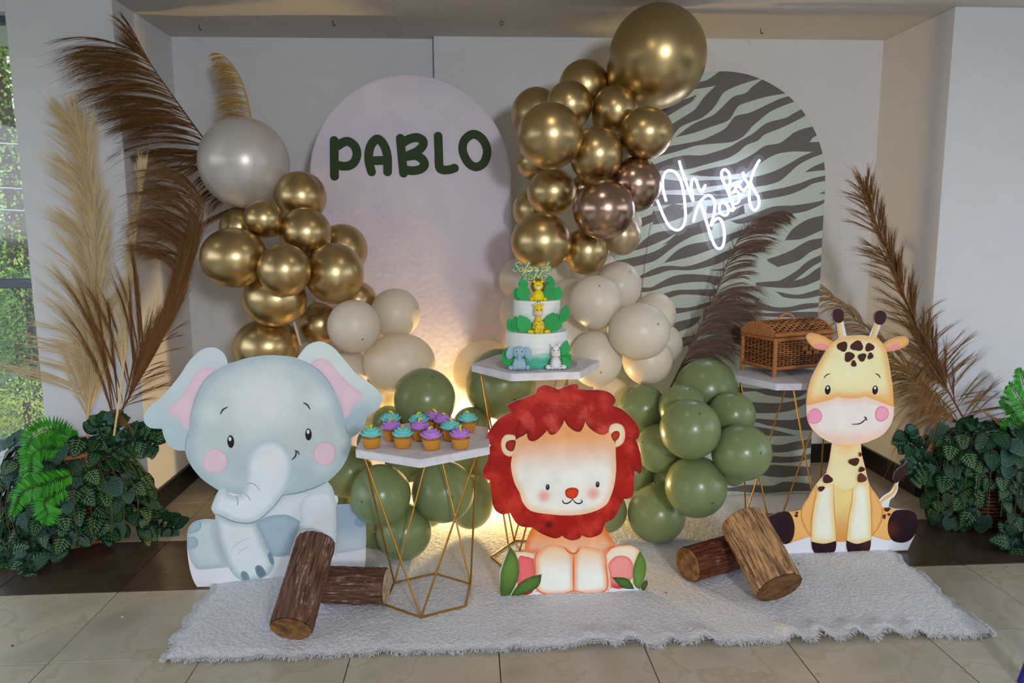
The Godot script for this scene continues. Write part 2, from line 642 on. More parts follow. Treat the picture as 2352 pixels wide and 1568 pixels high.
	part("pane", boxmesh(Vector3(1.36, 0.69, 0.004), 0.0), glass, win, Transform3D(Basis(), Vector3(-2.59, 0.70, 0.5)))
	part("pane", boxmesh(Vector3(1.36, 1.06, 0.004), 0.0), glass, win, Transform3D(Basis(), Vector3(-2.59, 1.615, 0.5)))
	# the rest of the hall: glazed openings on both sides and behind
	slab("wall_right_sill", Vector3(2.95, -0.1, 0.40), Vector3(4.1, 0.30, 0.585), wall)
	slab("wall_right_lintel", Vector3(2.95, 2.18, 0.40), Vector3(4.1, CEILING, 0.585), wall)
	slab("trim_2", Vector3(2.955, 0.30, 0.38), Vector3(4.0, 0.325, 0.60), mat("sill_white", c8(228, 230, 236), 0.4), 0.003)
	win = Node3D.new()
	win.name = "window_2"
	win.set_meta("kind", "structure")
	add_child(win)
	for q in [[Vector3(3.47, 0.34, 0.5), Vector3(1.04, 0.03, 0.05)], [Vector3(3.47, 1.062, 0.5), Vector3(1.04, 0.042, 0.05)], [Vector3(3.47, 2.165, 0.5), Vector3(1.04, 0.03, 0.05)]]:
		part("window_frame", boxmesh(q[1], 0.003), alu, win, Transform3D(Basis(), q[0]))
	for s in [[-3.5, -3.3, "left"], [4.0, 4.2, "right"]]:
		slab("wall_%s_sill" % s[2], Vector3(s[0], -0.1, 0.4), Vector3(s[1], 0.25, 9.7), wall)
		slab("wall_%s_head" % s[2], Vector3(s[0], 2.1, 0.4), Vector3(s[1], CEILING, 9.7), wall)
		slab("wall_%s_near" % s[2], Vector3(s[0], 0.25, 0.4), Vector3(s[1], 2.1, 1.5), wall)
		slab("wall_%s_far" % s[2], Vector3(s[0], 0.25, 5.4), Vector3(s[1], 2.1, 9.7), wall)
	slab("wall_rear_left", Vector3(-3.5, -0.1, 9.5), Vector3(-2.9, CEILING, 9.7), wall)
	slab("wall_rear_middle", Vector3(0.9, -0.1, 9.5), Vector3(1.2, CEILING, 9.7), wall)
	slab("wall_rear_right", Vector3(3.6, -0.1, 9.5), Vector3(4.2, CEILING, 9.7), wall)
	slab("wall_rear_head", Vector3(-2.9, 2.12, 9.5), Vector3(3.6, CEILING, 9.7), wall)
	# little screw hooks left in the ceiling
	var hooks := [Vector3(-1.259, 2.240, 0.187), Vector3(-0.623, 2.240, 0.280), Vector3(0.151, 2.240, 0.321), Vector3(1.411, 2.240, 0.211)]
	var said := ["tiny screw hook in the ceiling nearest the brown plume tip", "tiny screw hook in the ceiling between plumes and lilac arch", "tiny open ring hook in the ceiling before the gold balloons", "tiny screw hook in the ceiling above the zebra arch"]
	for k in 4:
		var b := Mesher.new()
		if k == 2:
			var ring := []
			for e in 14:
				ring.append(Vector3(cos(TAU * e / 14) * 0.008, -0.016 + sin(TAU * e / 14) * 0.008, 0))
			b.tube(ring, 0.0016, 6, Color.WHITE, true)
			b.tube([Vector3(0, 0, 0), Vector3(0, -0.009, 0)], 0.0016, 6)
		else:
			b.tube(bez([Vector3(0, 0.0, 0), Vector3(0, -0.012, 0), Vector3(0.003, -0.022, 0), Vector3(0.008, -0.024, 0), Vector3(0.010, -0.017, 0)], 4), 0.0018, 6)
		var h := part("ceiling_hook", b.mesh(), mat("rusty_iron", c8(70, 58, 46), 0.5, 0.6), self, Transform3D(Basis(), Vector3(hooks[k].x, CEILING, hooks[k].z)))
		tag(h, said[k], "hook", "ceiling hooks")

func outside() -> void:
	slab("ground_outside", Vector3(-14, -0.7, -14), Vector3(14, -0.5, -0.3), mat("lawn", c8(86, 110, 58), 0.9))
	var says := ["tall dark conifer beyond the window, its tip against the sky", "bushy bright green conifer in the middle of the window view", "dark green shrub low behind the lower pane", "yellow green hedge plant along the bottom of the window view", "tall mixed hedge row closing the view far behind the trees"]
	var where := [Vector3(-5.8, -0.5, -6.0), Vector3(-4.2, -0.5, -3.3), Vector3(-2.98, -0.5, -1.25), Vector3(-2.50, -0.5, -0.30), Vector3(-10.5, -0.5, -16.0)]
	var tall := [6.6, 4.7, 1.55, 0.95, 4.2]
	var wide := [1.5, 1.5, 0.62, 0.32, 4.5]
	var tone := [lin(34, 66, 38), lin(104, 146, 52), lin(66, 110, 56), lin(165, 185, 60), lin(70, 110, 58)]
	var tone2 := [lin(76, 112, 74), lin(200, 218, 110), lin(140, 176, 92), lin(225, 228, 110), lin(140, 170, 96)]
	var leafy := vmat("outdoor_foliage", 0.7)
	leafy.backlight_enabled = true
	leafy.backlight = Color(0.4, 0.5, 0.2)
	for k in 5:
		var o := thing("conifer" if k < 2 else "shrub", says[k], "tree" if k < 2 else "shrub", where[k], "greenery beyond the window")
		var b := Mesher.new()
		b.tube([Vector3.ZERO, Vector3(0, tall[k] * 0.9, 0)], [0.10 * wide[k], 0.02], 8, lin(70, 52, 38))
		part("trunk", b.mesh(), vmat("trunk_bark", 0.9), o)
		b = Mesher.new()
		var count: int = [16000, 34000, 16000, 10000, 26000][k]
		for e in count:
			var h := rng.randf() if k >= 2 else pow(rng.randf(), 1.2)
			var a := rng.randf() * TAU
			var reach: float = wide[k] * (1.05 - h * [0.9, 0.6, 0.15, 0.15, 0.15][k]) * pow(rng.randf(), 0.4)
			var tier: float = sin(h * 40.0 + a * 2.0) * 0.12 * wide[k]
			var q := Vector3(cos(a) * (reach + tier), h * tall[k], sin(a) * (reach + tier))
			var d := Vector3(cos(a), rng.randf_range(-0.7, 0.5), sin(a)).normalized()
			var w := d.cross(Vector3(rng.randf() - 0.5, 1, rng.randf() - 0.5)).normalized()
			var len: float = rng.randf_range(0.08, 0.19) * [1.1, 0.62, 0.36, 0.22, 2.0][k]
			var nn := d.cross(w)
			var c := (tone[k] as Color).lerp(tone2[k], rng.randf())
			var m0 := b.vert(q, nn, c)
			var m1 := b.vert(q + d * len * 0.5 + w * len * 0.14, nn, c)
			var m2 := b.vert(q + d * len, nn, c)
			var m3 := b.vert(q + d * len * 0.5 - w * len * 0.14, nn, c)
			b.quad(m0, m1, m2, m3)
		stuff("foliage", b.mesh(), leafy, o)
	for k in 3:
		var b := Mesher.new()
		var y: float = [1.60, 1.47, 1.86][k]
		b.tube(bez([Vector3(-4.2, y + 0.1, -0.9), Vector3(-3.0, y - 0.03, -0.8), Vector3(-1.5, y - 0.1, -0.7)], 5), 0.004, 6)
		tag(part("cable", b.mesh(), mat("pale_cable", c8(225, 225, 225), 0.6), self), ["pale cable crossing the trees at mid window height", "pale cable crossing the trees just above the window bar", "pale cable crossing the trees highest in the window"][k], "cable", "cables outside the window")

# ---------------------------------------------------------------- the fleece rug
func rug() -> void:
	var o := thing("fleece_rug", "white curly fleece rug with ragged edges spread over the tiles", "rug")
	var corners := [Vector3(-0.949, 0.000, 1.782), Vector3(1.619, 0.000, 1.815), Vector3(1.66, 0, 0.44), Vector3(-0.95, 0, 0.44)]
	var nx := 300
	var nz := 170
	var b := Mesher.new()
	var lump := noise(31, 3.0, 3)
	var curl := noise(32, 70.0, 3)
	var hems := noise(33, 5.0, 3)
	var bumps := [[-0.298, 0.020, 0.010], [0.117, 0.020, 0.010], [0.357, 0.050, 0.022], [0.476, 0.030, 0.020], [0.598, 0.020, 0.018], [0.702, 0.028, 0.020], [0.983, 0.026, 0.024], [1.073, 0.026, 0.026], [1.184, 0.028, 0.026], [1.287, 0.035, 0.026], [1.382, 0.022, 0.020]]
	var pos := PackedVector3Array()
	for j in nz + 1:
		var v := float(j) / nz
		for k in nx + 1:
			var u := float(k) / nx
			var q: Vector3 = (corners[3] as Vector3).lerp(corners[2], u).lerp((corners[0] as Vector3).lerp(corners[1], u), v)
			var rim := minf(minf(u, 1 - u) * 2.6, minf(v, 1 - v) * 1.35)
			var near_rim := 1.0 - smoothstep(0.0, 0.05, rim)
			q.x += hems.get_noise_2d(q.z * 1.3, u * 30.0) * 0.030 * near_rim * (1.0 if absf(u - 0.5) > 0.48 else 0.2)
			q.z += hems.get_noise_2d(q.x * 1.6, 7.0) * 0.020 * (1.0 - smoothstep(0.0, 0.06, (1.0 - v) * 1.35))
			var y := 0.011 + lump.get_noise_2d(q.x, q.z) * 0.004 + curl.get_noise_2d(q.x, q.z) * 0.0022
			for e in bumps:
				var g: float = exp(-pow((q.x - e[0]) / e[1], 2.0)) * smoothstep(0.90, 1.0, v)
				y += e[2] * g
				q.z -= e[2] * 0.9 * g
			q.y = maxf(lerpf(y, y * 0.75, near_rim), 0.003)
			pos.append(q)
	for j in nz + 1:
		for k in nx + 1:
			var a := pos[j * (nx + 1) + mini(k + 1, nx)] - pos[j * (nx + 1) + maxi(k - 1, 0)]
			var d := pos[mini(j + 1, nz) * (nx + 1) + k] - pos[maxi(j - 1, 0) * (nx + 1) + k]
			b.vert(pos[j * (nx + 1) + k], d.cross(a).normalized(), Color.WHITE, Vector2(k, j) * 0.01)
	for j in nz:
		for k in nx:
			var a0 := j * (nx + 1) + k
			b.quad(a0, a0 + 1, a0 + nx + 2, a0 + nx + 1)
	var fleece := grained("white_fleece", c8(226, 226, 231), 1.0, noise_tex(noise(34, 0.05, 4), ramp([[0.0, c8(222, 222, 226)], [0.6, c8(255, 255, 255)], [1.0, c8(248, 246, 244)]]), 512), 2.2, noise_tex(noise(35, 0.06, 4, FastNoiseLite.TYPE_CELLULAR), null, 512, 4.0), 0.9)
	fleece.metallic_specular = 0.1
	part("pile", b.mesh(), fleece, o)
	# tufts along the hem and sprinkled over the pile
	var f := Mesher.new()
	var w0 := lin(216, 216, 221)
	var w1 := lin(232, 232, 236)
	var side := []
	for k in nx + 1:
		side.append([nz * (nx + 1) + k, Vector3(0, 0, 1)])
	for j in nz + 1:
		side.append([j * (nx + 1), Vector3(-1, 0, 0)])
		side.append([j * (nx + 1) + nx, Vector3(1, 0, 0)])
	for s in side:
		for e in 9:
			var q: Vector3 = pos[s[0]] + Vector3(rng.randf_range(-0.005, 0.005), rng.randf_range(-0.004, 0.003), rng.randf_range(-0.005, 0.005))
			var d: Vector3 = (s[1] + Vector3(rng.randf_range(-0.7, 0.7), rng.randf_range(-0.25, 0.6), rng.randf_range(-0.7, 0.7))).normalized()
			var l := rng.randf_range(0.006, 0.016)
			f.strand([q, q + d * l * 0.6, q + d * l - Vector3(0, l * 0.3, 0)], 0.0013, w0, w1)
	for e in 26000:
		var q: Vector3 = pos[rng.randi_range(0, pos.size() - 1)]
		q += Vector3(rng.randf_range(-0.006, 0.006), -0.001, rng.randf_range(-0.006, 0.006))
		var d := Vector3(rng.randf_range(-1, 1), rng.randf_range(0.3, 0.9), rng.randf_range(-1, 1)).normalized()
		var l := rng.randf_range(0.003, 0.007)
		f.strand([q, q + d * l * 0.6, q + d * l - Vector3(0, l * 0.35, 0)], 0.0011, w0, w1)
	var wool := vmat("fleece_tuft", 1.0, 0.1)
	stuff("tuft", f.mesh(), wool, o)

# ---------------------------------------------------------------- arches, letters, neon
func arch_outline(cx: float, r: float, spring: float, foot: float) -> PackedVector2Array:
	var out := PackedVector2Array([Vector2(cx - r, foot), Vector2(cx + r, foot)])
	for k in 41:
		var a := PI * k / 40
		out.append(Vector2(cx + cos(a) * r, spring + sin(a) * r))
	return out

func rounded_panel(outline: PackedVector2Array, z0: float, z1: float, bev: float) -> ArrayMesh:   # a stretched cover with a soft rim
	var b := Mesher.new()
	var inner: PackedVector2Array = widen(outline, -bev, false)[0]
	b.prism(outline, z0, z1 - bev * 0.7)
	b.prism(inner, z1 - bev * 0.75, z1)
	return b.mesh()

func arches() -> void:
	var weave_n := noise_tex(noise(41, 0.12, 2), null, 256, 2.0)
	var cloth := grained("lilac_cloth", c8(220, 213, 222), 0.85, noise_tex(noise(42, 0.01, 3), ramp([[0.0, c8(240, 238, 248)], [1.0, c8(255, 253, 255)]]), 256), 0.9, weave_n, 0.15)
	var o := thing("arch_panel", "tall lilac cloth arch panel with dark green name letters", "arch panel", Vector3(0, 0.0, 0))
	var out := arch_outline(-0.2770, 0.4602, 1.5203, 0.004)
	part("cloth_cover", rounded_panel(out, 0.345, 0.380, 0.006), cloth, o)
	var seam := Mesher.new()
	var rim := []
	for q in out:
		rim.append(Vector3(q.x, q.y, 0.374))
	seam.tube(rim, 0.003, 6, Color.WHITE, true)
	part("piping", seam.mesh(), cloth, o)
	for s in [-1, 1]:
		part("foot", boxmesh(Vector3(0.04, 0.012, 0.22), 0.003), mat("black_plastic", c8(30, 30, 32), 0.5), o, Transform3D(Basis(), Vector3((out[0].x + out[1].x) / 2 + s * 0.3, 0.018, 0.30)))
	# the name, five plump letters of dark green felt
	var ltr := [
		["P", [[-0.6215, 1.6910, -0.6233, 1.6341, -0.6250, 1.5720, -0.6257, 1.5316], [-0.6044, 1.6679, -0.5863, 1.6803, -0.5589, 1.6869, -0.5302, 1.6680, -0.5201, 1.6341, -0.5297, 1.6010, -0.5523, 1.5811, -0.5819, 1.5761, -0.6111, 1.5819]], 0.0391],
		["A", [[-0.4563, 1.5510, -0.4656, 1.5885, -0.4672, 1.6300, -0.4567, 1.6680, -0.4391, 1.6911, -0.4229, 1.6978, -0.4056, 1.6854, -0.3897, 1.6548, -0.3817, 1.6134, -0.3835, 1.5509], [-0.4610, 1.6001, -0.4230, 1.6017, -0.3849, 1.6025]], 0.0391],
		["B", [[-0.3209, 1.7012, -0.3168, 1.6341, -0.3103, 1.5445], [-0.3130, 1.6789, -0.2830, 1.6971, -0.2447, 1.7046, -0.2188, 1.6914, -0.2194, 1.6682, -0.2462, 1.6424, -0.2934, 1.6216], [-0.2935, 1.6196, -0.2509, 1.6237, -0.2196, 1.6041, -0.2137, 1.5799, -0.2333, 1.5624, -0.2696, 1.5557, -0.3077, 1.5616]], 0.0391],
		["L", [[-0.1480, 1.7105, -0.1466, 1.6341, -0.1457, 1.5757, -0.1332, 1.5606, -0.1033, 1.5597, -0.0749, 1.5672]], 0.0391],
		["O", [[0.0188, 1.7194, 0.0527, 1.7007, 0.0736, 1.6633, 0.0754, 1.6299, 0.0622, 1.5943, 0.0405, 1.5763, 0.0169, 1.5738, -0.0086, 1.5890, -0.0287, 1.6216, -0.0368, 1.6529, -0.0307, 1.6861, -0.0103, 1.7098, 0.0188, 1.7194]], 0.0391],
	]
	var green := grained("green_felt", c8(52, 72, 42), 0.9, noise_tex(noise(43, 0.1, 2), ramp([[0.0, c8(220, 225, 220)], [1.0, c8(255, 255, 255)]]), 256), 3.0)
	for l in ltr:
		var b := Mesher.new()
		var lift := 0.3835
		for s in l[1]:
			lift += 0.0004
			var loop: bool = s[0] == s[s.size() - 2] and s[1] == s[s.size() - 1]
			var pts := smooth(s.slice(0, s.size() - 2) if loop else s, 8, loop)
			var pl: Array = widen(pts, l[2] * 0.5) if not loop else []
			if loop:
				stroke_band(b, pts, l[2] * 0.5, 0.3801, lift)
			for q in pl:
				if not Geometry2D.is_polygon_clockwise(q):
					b.prism(q, 0.3801, lift)
		part("letter", b.mesh(), green, o).set_meta("label", "dark green felt letter %s" % l[0])
	# zebra
	o = thing("arch_panel", "tall arch panel with grey zebra stripes behind the neon words", "arch panel")
	out = arch_outline(1.1340, 0.5005, 1.4805, 0.012)
	var zm := mat("zebra_print", Color.WHITE, 0.8)
	zm.albedo_texture = zebra_texture()
	zm.normal_enabled = true
	zm.normal_texture = weave_n
	zm.normal_scale = 0.12
	var b := Mesher.new()
	var inner: PackedVector2Array = widen(out, -0.006, false)[0]
	b.prism(out, 0.460, 0.496)
	b.prism(inner, 0.4955, 0.500)
	for k in b.t.size():
		b.t[k] = Vector2((b.p[k].x - 0.62) / 1.03, (2.0 - b.p[k].y) / 2.0)
	part("cloth_cover", b.mesh(), zm, o)
	# slack cloth gathered in folds at the foot
	b = Mesher.new()
	var fold := noise(44, 4.0, 3)
	for j in 15:
		for k in 61:
			var u := float(k) / 60
			var v := float(j) / 14
			var q := Vector3(0.64 + u * 0.99, 0.15 * (1.0 - v) + 0.014, 0.5025 + smoothstep(0.15, 1.0, v) * 0.040 + sin(v * 7.0 + u * 5.0 + fold.get_noise_2d(u * 2, v) * 3.0) * 0.006 * v)
			b.vert(q, Vector3(0, 0, 1), Color.WHITE, Vector2((q.x - 0.62) / 1.03, (2.0 - q.y - sin(u * 9.0) * 0.012 * v) / 2.0))
	for j in 15:
		for k in 61:
			var a := b.p[j * 61 + mini(k + 1, 60)] - b.p[j * 61 + maxi(k - 1, 0)]
			var d := b.p[mini(j + 1, 14) * 61 + k] - b.p[maxi(j - 1, 0) * 61 + k]
			b.n[j * 61 + k] = d.cross(a).normalized()
	for j in 14:
		for k in 60:
			b.quad(j * 61 + k, j * 61 + k + 1, (j + 1) * 61 + k + 1, (j + 1) * 61 + k)
	part("hem", b.mesh(), zm, o)
	for s in [-1, 1]:
		part("foot", boxmesh(Vector3(0.04, 0.012, 0.22), 0.003), mat("black_plastic", c8(30, 30, 32), 0.5), o, Transform3D(Basis(), Vector3(1.134 + s * 0.3, 0.022, 0.40)))

func stroke_band(b: Mesher, pts: PackedVector2Array, h: float, z0: float, z1: float) -> void:   # closed thick loop
	var m := pts.size()
	for k in m + 1:
		var q := pts[k % m]
		var d := (pts[(k + 1) % m] - pts[(k - 1 + m) % m]).normalized()
		var s := Vector2(-d.y, d.x) * h
		for e in [[-1.0, z0], [-1.0, z1], [1.0, z1], [1.0, z0]]:
			b.vert(Vector3(q.x + s.x * e[0], q.y + s.y * e[0], e[1]), Vector3(0, 0, 1) if e[1] == z1 else Vector3(s.x * e[0], s.y * e[0], 0).normalized())
	for k in m:
		for e in 3:
			b.quad(k * 4 + e, k * 4 + e + 1, k * 4 + e + 5, k * 4 + e + 4)

func fill_poly(im: Image, pts: PackedVector2Array, col: Color) -> void:
	var lo := 1e9
	var hi := -1e9
	for q in pts:
		lo = minf(lo, q.y)
		hi = maxf(hi, q.y)
	for y in range(maxi(int(lo), 0), mini(int(hi) + 1, im.get_height())):
		var xs := []
		var yy := y + 0.5
		for k in pts.size():
			var a := pts[k]
			var c := pts[(k + 1) % pts.size()]
			if (a.y <= yy) != (c.y <= yy):
				xs.append(a.x + (yy - a.y) / (c.y - a.y) * (c.x - a.x))
		xs.sort()
		for k in range(0, xs.size() - 1, 2):
			var x0 := maxi(int(round(xs[k])), 0)
			var x1 := mini(int(round(xs[k + 1])), im.get_width())
			if x1 > x0:
				im.fill_rect(Rect2i(x0, y, x1 - x0, 1), col)

func zebra_texture() -> ImageTexture:      # the printed stripes: sheet 1.03 m wide, 2 m high, from its upper corner
	var im := Image.create(1056, 2048, false, Image.FORMAT_RGB8)
	im.fill(c8(192, 200, 184))
	var dark := c8(106, 99, 94)
	var pale := c8(192, 200, 184)
	var stripes := [
		[1, [0.987, 1.899, 0.987, 1.899, 1.017, 1.929, 1.065, 1.943, 1.122, 1.982, 1.122, 1.982, 1.215, 1.989, 1.269, 1.968, 1.305, 1.948, 1.305, 1.948, 1.261, 1.937, 1.195, 1.915, 1.147, 1.892, 1.126, 1.867, 1.109, 1.837, 1.083, 1.807, 1.044, 1.777, 1.000, 1.760, 0.951, 1.739, 0.925, 1.713, 0.915, 1.698, 0.915, 1.698, 0.907, 1.749, 0.907, 1.749, 0.968, 1.786, 1.012, 1.815, 1.050, 1.866, 1.076, 1.892, 1.104, 1.918, 1.104, 1.918, 1.058, 1.909]],
		[1, [0.795, 1.802, 0.848, 1.813, 0.909, 1.840, 0.966, 1.858, 1.019, 1.879, 1.019, 1.879, 0.997, 1.849, 0.954, 1.824, 0.888, 1.785, 0.840, 1.764, 0.787, 1.751, 0.787, 1.751]],
		[1, [0.926, 1.692, 0.926, 1.692, 0.970, 1.726, 1.009, 1.752, 1.053, 1.771, 1.097, 1.790, 1.132, 1.820, 1.162, 1.850, 1.192, 1.873, 1.241, 1.886, 1.271, 1.914, 1.319, 1.948, 1.319, 1.948, 1.378, 1.927, 1.434, 1.887, 1.434, 1.887, 1.336, 1.870, 1.265, 1.850, 1.216, 1.833, 1.195, 1.808, 1.174, 1.773, 1.143, 1.756, 1.090, 1.739, 1.015, 1.713]],
		[1, [0.851, 1.645, 0.851, 1.645, 0.900, 1.653, 1.002, 1.671, 1.056, 1.684, 1.113, 1.709, 1.153, 1.731, 1.174, 1.756, 1.200, 1.786, 1.258, 1.799, 1.311, 1.821, 1.355, 1.842, 1.399, 1.861, 1.448, 1.876, 1.448, 1.876, 1.478, 1.853, 1.478, 1.853, 1.414, 1.830, 1.357, 1.804, 1.313, 1.770, 1.278, 1.740, 1.253, 1.710, 1.226, 1.688, 1.182, 1.671, 1.101, 1.664, 1.025, 1.656, 0.972, 1.641, 0.928, 1.628, 0.852, 1.608, 0.852, 1.608]],
		[1, [0.782, 1.563, 0.782, 1.563, 0.835, 1.574, 0.915, 1.602, 0.977, 1.613, 1.049, 1.613, 1.111, 1.628, 1.174, 1.649, 1.227, 1.679, 1.284, 1.710, 1.332, 1.748, 1.367, 1.763, 1.430, 1.778, 1.470, 1.800, 1.511, 1.821, 1.511, 1.821, 1.538, 1.796, 1.538, 1.796, 1.471, 1.761, 1.405, 1.731, 1.338, 1.705, 1.308, 1.679, 1.255, 1.658, 1.220, 1.628, 1.175, 1.602, 1.117, 1.585, 1.050, 1.567, 1.001, 1.554, 0.939, 1.546, 0.854, 1.544, 0.782, 1.533, 0.782, 1.533]],
		[1, [0.989, 1.526, 0.989, 1.526, 1.042, 1.544, 1.114, 1.559, 1.195, 1.574, 1.230, 1.589, 1.288, 1.619, 1.341, 1.654, 1.408, 1.667, 1.452, 1.697, 1.474, 1.714, 1.518, 1.731, 1.577, 1.744, 1.577, 1.744, 1.606, 1.710, 1.606, 1.710, 1.566, 1.693, 1.550, 1.671, 1.550, 1.671, 1.608, 1.673, 1.608, 1.673, 1.633, 1.626, 1.633, 1.626, 1.566, 1.602, 1.504, 1.571, 1.460, 1.532, 1.416, 1.497, 1.362, 1.480, 1.308, 1.471, 1.258, 1.454, 1.204, 1.432, 1.146, 1.419, 1.055, 1.411, 1.055, 1.411, 1.063, 1.441, 1.171, 1.463, 1.234, 1.484, 1.256, 1.515, 1.256, 1.515, 1.232, 1.532, 1.142, 1.519, 1.061, 1.520]],
		[0, [1.566, 1.628, 1.566, 1.628, 1.478, 1.630, 1.410, 1.621, 1.366, 1.604, 1.321, 1.576, 1.277, 1.545, 1.247, 1.515, 1.301, 1.517, 1.387, 1.541, 1.458, 1.576, 1.511, 1.606]],
		[1, [1.533, 1.536, 1.533, 1.536, 1.573, 1.562, 1.644, 1.591, 1.644, 1.591, 1.647, 1.548, 1.647, 1.548, 1.574, 1.541]],
		[1, [1.648, 1.525, 1.648, 1.525, 1.576, 1.510, 1.508, 1.486, 1.431, 1.466, 1.349, 1.451, 1.291, 1.436, 1.237, 1.414, 1.174, 1.397, 1.083, 1.384, 1.083, 1.384, 1.084, 1.353, 1.148, 1.362, 1.238, 1.388, 1.306, 1.410, 1.374, 1.418, 1.465, 1.436, 1.532, 1.462, 1.577, 1.486, 1.650, 1.501, 1.650, 1.501]],
		[1, [1.605, 1.440, 1.605, 1.440, 1.641, 1.454, 1.652, 1.457, 1.652, 1.457, 1.653, 1.438, 1.653, 1.438]],
		[1, [1.654, 1.416, 1.654, 1.416, 1.581, 1.400, 1.490, 1.387, 1.398, 1.383, 1.331, 1.361, 1.263, 1.335, 1.195, 1.317, 1.195, 1.317, 1.241, 1.304, 1.332, 1.321, 1.424, 1.334, 1.478, 1.347, 1.560, 1.364, 1.655, 1.408, 1.655, 1.408]],
		[1, [0.854, 1.511, 0.854, 1.511, 0.962, 1.498, 1.080, 1.502, 1.233, 1.506, 1.233, 1.506, 1.171, 1.485, 1.081, 1.472, 0.964, 1.459, 0.856, 1.457, 0.856, 1.457]],
		[1, [0.829, 1.437, 0.829, 1.437, 0.964, 1.437, 1.082, 1.435, 1.109, 1.428, 1.019, 1.406, 0.938, 1.397, 0.830, 1.385, 0.830, 1.385]],
		[1, [0.831, 1.363, 0.899, 1.354, 0.966, 1.376, 1.020, 1.384, 1.020, 1.384, 1.003, 1.354, 0.922, 1.319, 0.832, 1.302, 0.832, 1.302]],
		[1, [0.721, 1.313, 0.767, 1.328, 0.854, 1.362, 0.920, 1.397, 0.920, 1.397, 0.977, 1.387, 0.977, 1.387, 0.906, 1.342, 0.829, 1.315, 0.773, 1.290, 0.712, 1.268, 0.712, 1.268]],
		[1, [0.724, 1.179, 0.749, 1.194, 0.795, 1.237, 0.851, 1.267, 0.939, 1.281, 1.021, 1.306, 1.093, 1.331, 1.207, 1.366, 1.253, 1.391, 1.253, 1.391, 1.259, 1.351, 1.259, 1.351, 1.156, 1.316, 1.105, 1.301, 1.022, 1.276, 0.971, 1.251, 0.909, 1.221, 0.816, 1.196, 0.749, 1.185, 0.749, 1.185]],
		[0, [0.749, 1.185, 0.749, 1.185, 0.816, 1.204, 0.898, 1.240, 0.939, 1.259, 0.889, 1.218, 0.817, 1.191]],
		[1, [0.662, 1.136, 0.693, 1.144, 0.796, 1.166, 0.863, 1.191, 0.935, 1.241, 0.981, 1.266, 1.084, 1.296, 1.105, 1.301, 1.105, 1.301, 1.105, 1.275, 1.023, 1.251, 0.961, 1.220, 0.910, 1.185, 0.864, 1.150, 0.823, 1.130, 0.745, 1.112, 0.663, 1.100, 0.663, 1.100]],
		[1, [0.886, 1.127, 0.886, 1.127, 0.942, 1.180, 1.003, 1.210, 1.086, 1.225, 1.169, 1.250, 1.241, 1.275, 1.304, 1.295, 1.304, 1.295, 1.289, 1.269, 1.201, 1.229, 1.160, 1.204, 1.098, 1.184, 1.026, 1.159, 0.943, 1.139]],
		[1, [0.757, 1.059, 0.757, 1.059, 0.850, 1.104, 0.912, 1.114, 0.985, 1.110, 1.058, 1.128, 1.130, 1.158, 1.208, 1.191, 1.244, 1.198, 1.244, 1.198, 1.199, 1.152, 1.142, 1.122, 1.069, 1.102, 1.007, 1.092, 0.918, 1.093, 0.850, 1.073, 0.788, 1.058]],
		[1, [1.101, 1.091, 1.101, 1.091, 1.174, 1.101, 1.174, 1.101, 1.170, 1.087, 1.170, 1.087]],
		[1, [0.758, 1.015, 0.825, 1.014, 0.862, 1.032, 0.924, 1.062, 0.986, 1.074, 1.070, 1.071, 1.165, 1.060, 1.165, 1.060, 1.140, 1.019, 1.098, 1.035, 1.034, 1.038, 0.966, 1.031, 0.893, 1.016, 0.826, 0.996, 0.758, 0.991, 0.758, 0.991]],
		[1, [0.873, 0.979, 0.873, 0.979, 0.946, 1.000, 1.030, 1.002, 1.146, 1.004, 1.146, 1.004, 1.126, 0.972, 1.031, 0.978, 0.968, 0.979, 0.905, 0.964]],
		[1, [0.906, 0.912, 0.943, 0.917, 1.012, 0.919, 1.095, 0.941, 1.132, 0.951, 1.132, 0.951, 1.106, 0.926, 1.033, 0.905, 0.907, 0.883, 0.907, 0.883]],
		[1, [0.909, 0.818, 0.950, 0.849, 1.013, 0.864, 1.076, 0.881, 1.076, 0.881, 1.035, 0.835, 0.962, 0.804, 0.909, 0.792, 0.909, 0.792]],
		[1, [0.952, 0.765, 1.021, 0.785, 1.068, 0.800, 1.068, 0.800, 1.038, 0.753, 0.953, 0.722, 0.953, 0.722]],
		[1, [1.454, 1.227, 1.454, 1.227, 1.483, 1.273, 1.524, 1.304, 1.576, 1.329, 1.660, 1.345, 1.660, 1.345, 1.663, 1.287, 1.663, 1.287, 1.580, 1.252, 1.528, 1.232]],
		[1, [1.374, 1.136, 1.426, 1.156, 1.488, 1.181, 1.540, 1.211, 1.581, 1.229, 1.665, 1.240, 1.665, 1.240, 1.667, 1.204, 1.667, 1.204, 1.584, 1.175, 1.543, 1.144, 1.512, 1.128, 1.428, 1.104, 1.428, 1.104]],
		[1, [1.431, 1.037, 1.431, 1.037, 1.462, 1.052, 1.514, 1.083, 1.555, 1.119, 1.596, 1.144, 1.669, 1.172, 1.669, 1.172, 1.671, 1.143, 1.671, 1.143, 1.598, 1.108, 1.537, 1.062, 1.500, 1.039]],
		[1, [1.325, 1.032, 1.325, 1.032, 1.431, 1.039, 1.516, 1.041, 1.569, 1.061, 1.610, 1.092, 1.672, 1.123, 1.672, 1.123, 1.676, 1.060, 1.676, 1.060, 1.602, 1.030, 1.560, 1.015, 1.486, 1.005, 1.379, 1.011, 1.326, 1.017, 1.326, 1.017]],
		[1, [1.423, 0.990, 1.423, 0.990, 1.520, 0.973, 1.594, 0.988, 1.678, 1.013, 1.678, 1.013, 1.680, 0.979, 1.680, 0.979, 1.585, 0.957, 1.521, 0.955, 1.461, 0.963]],
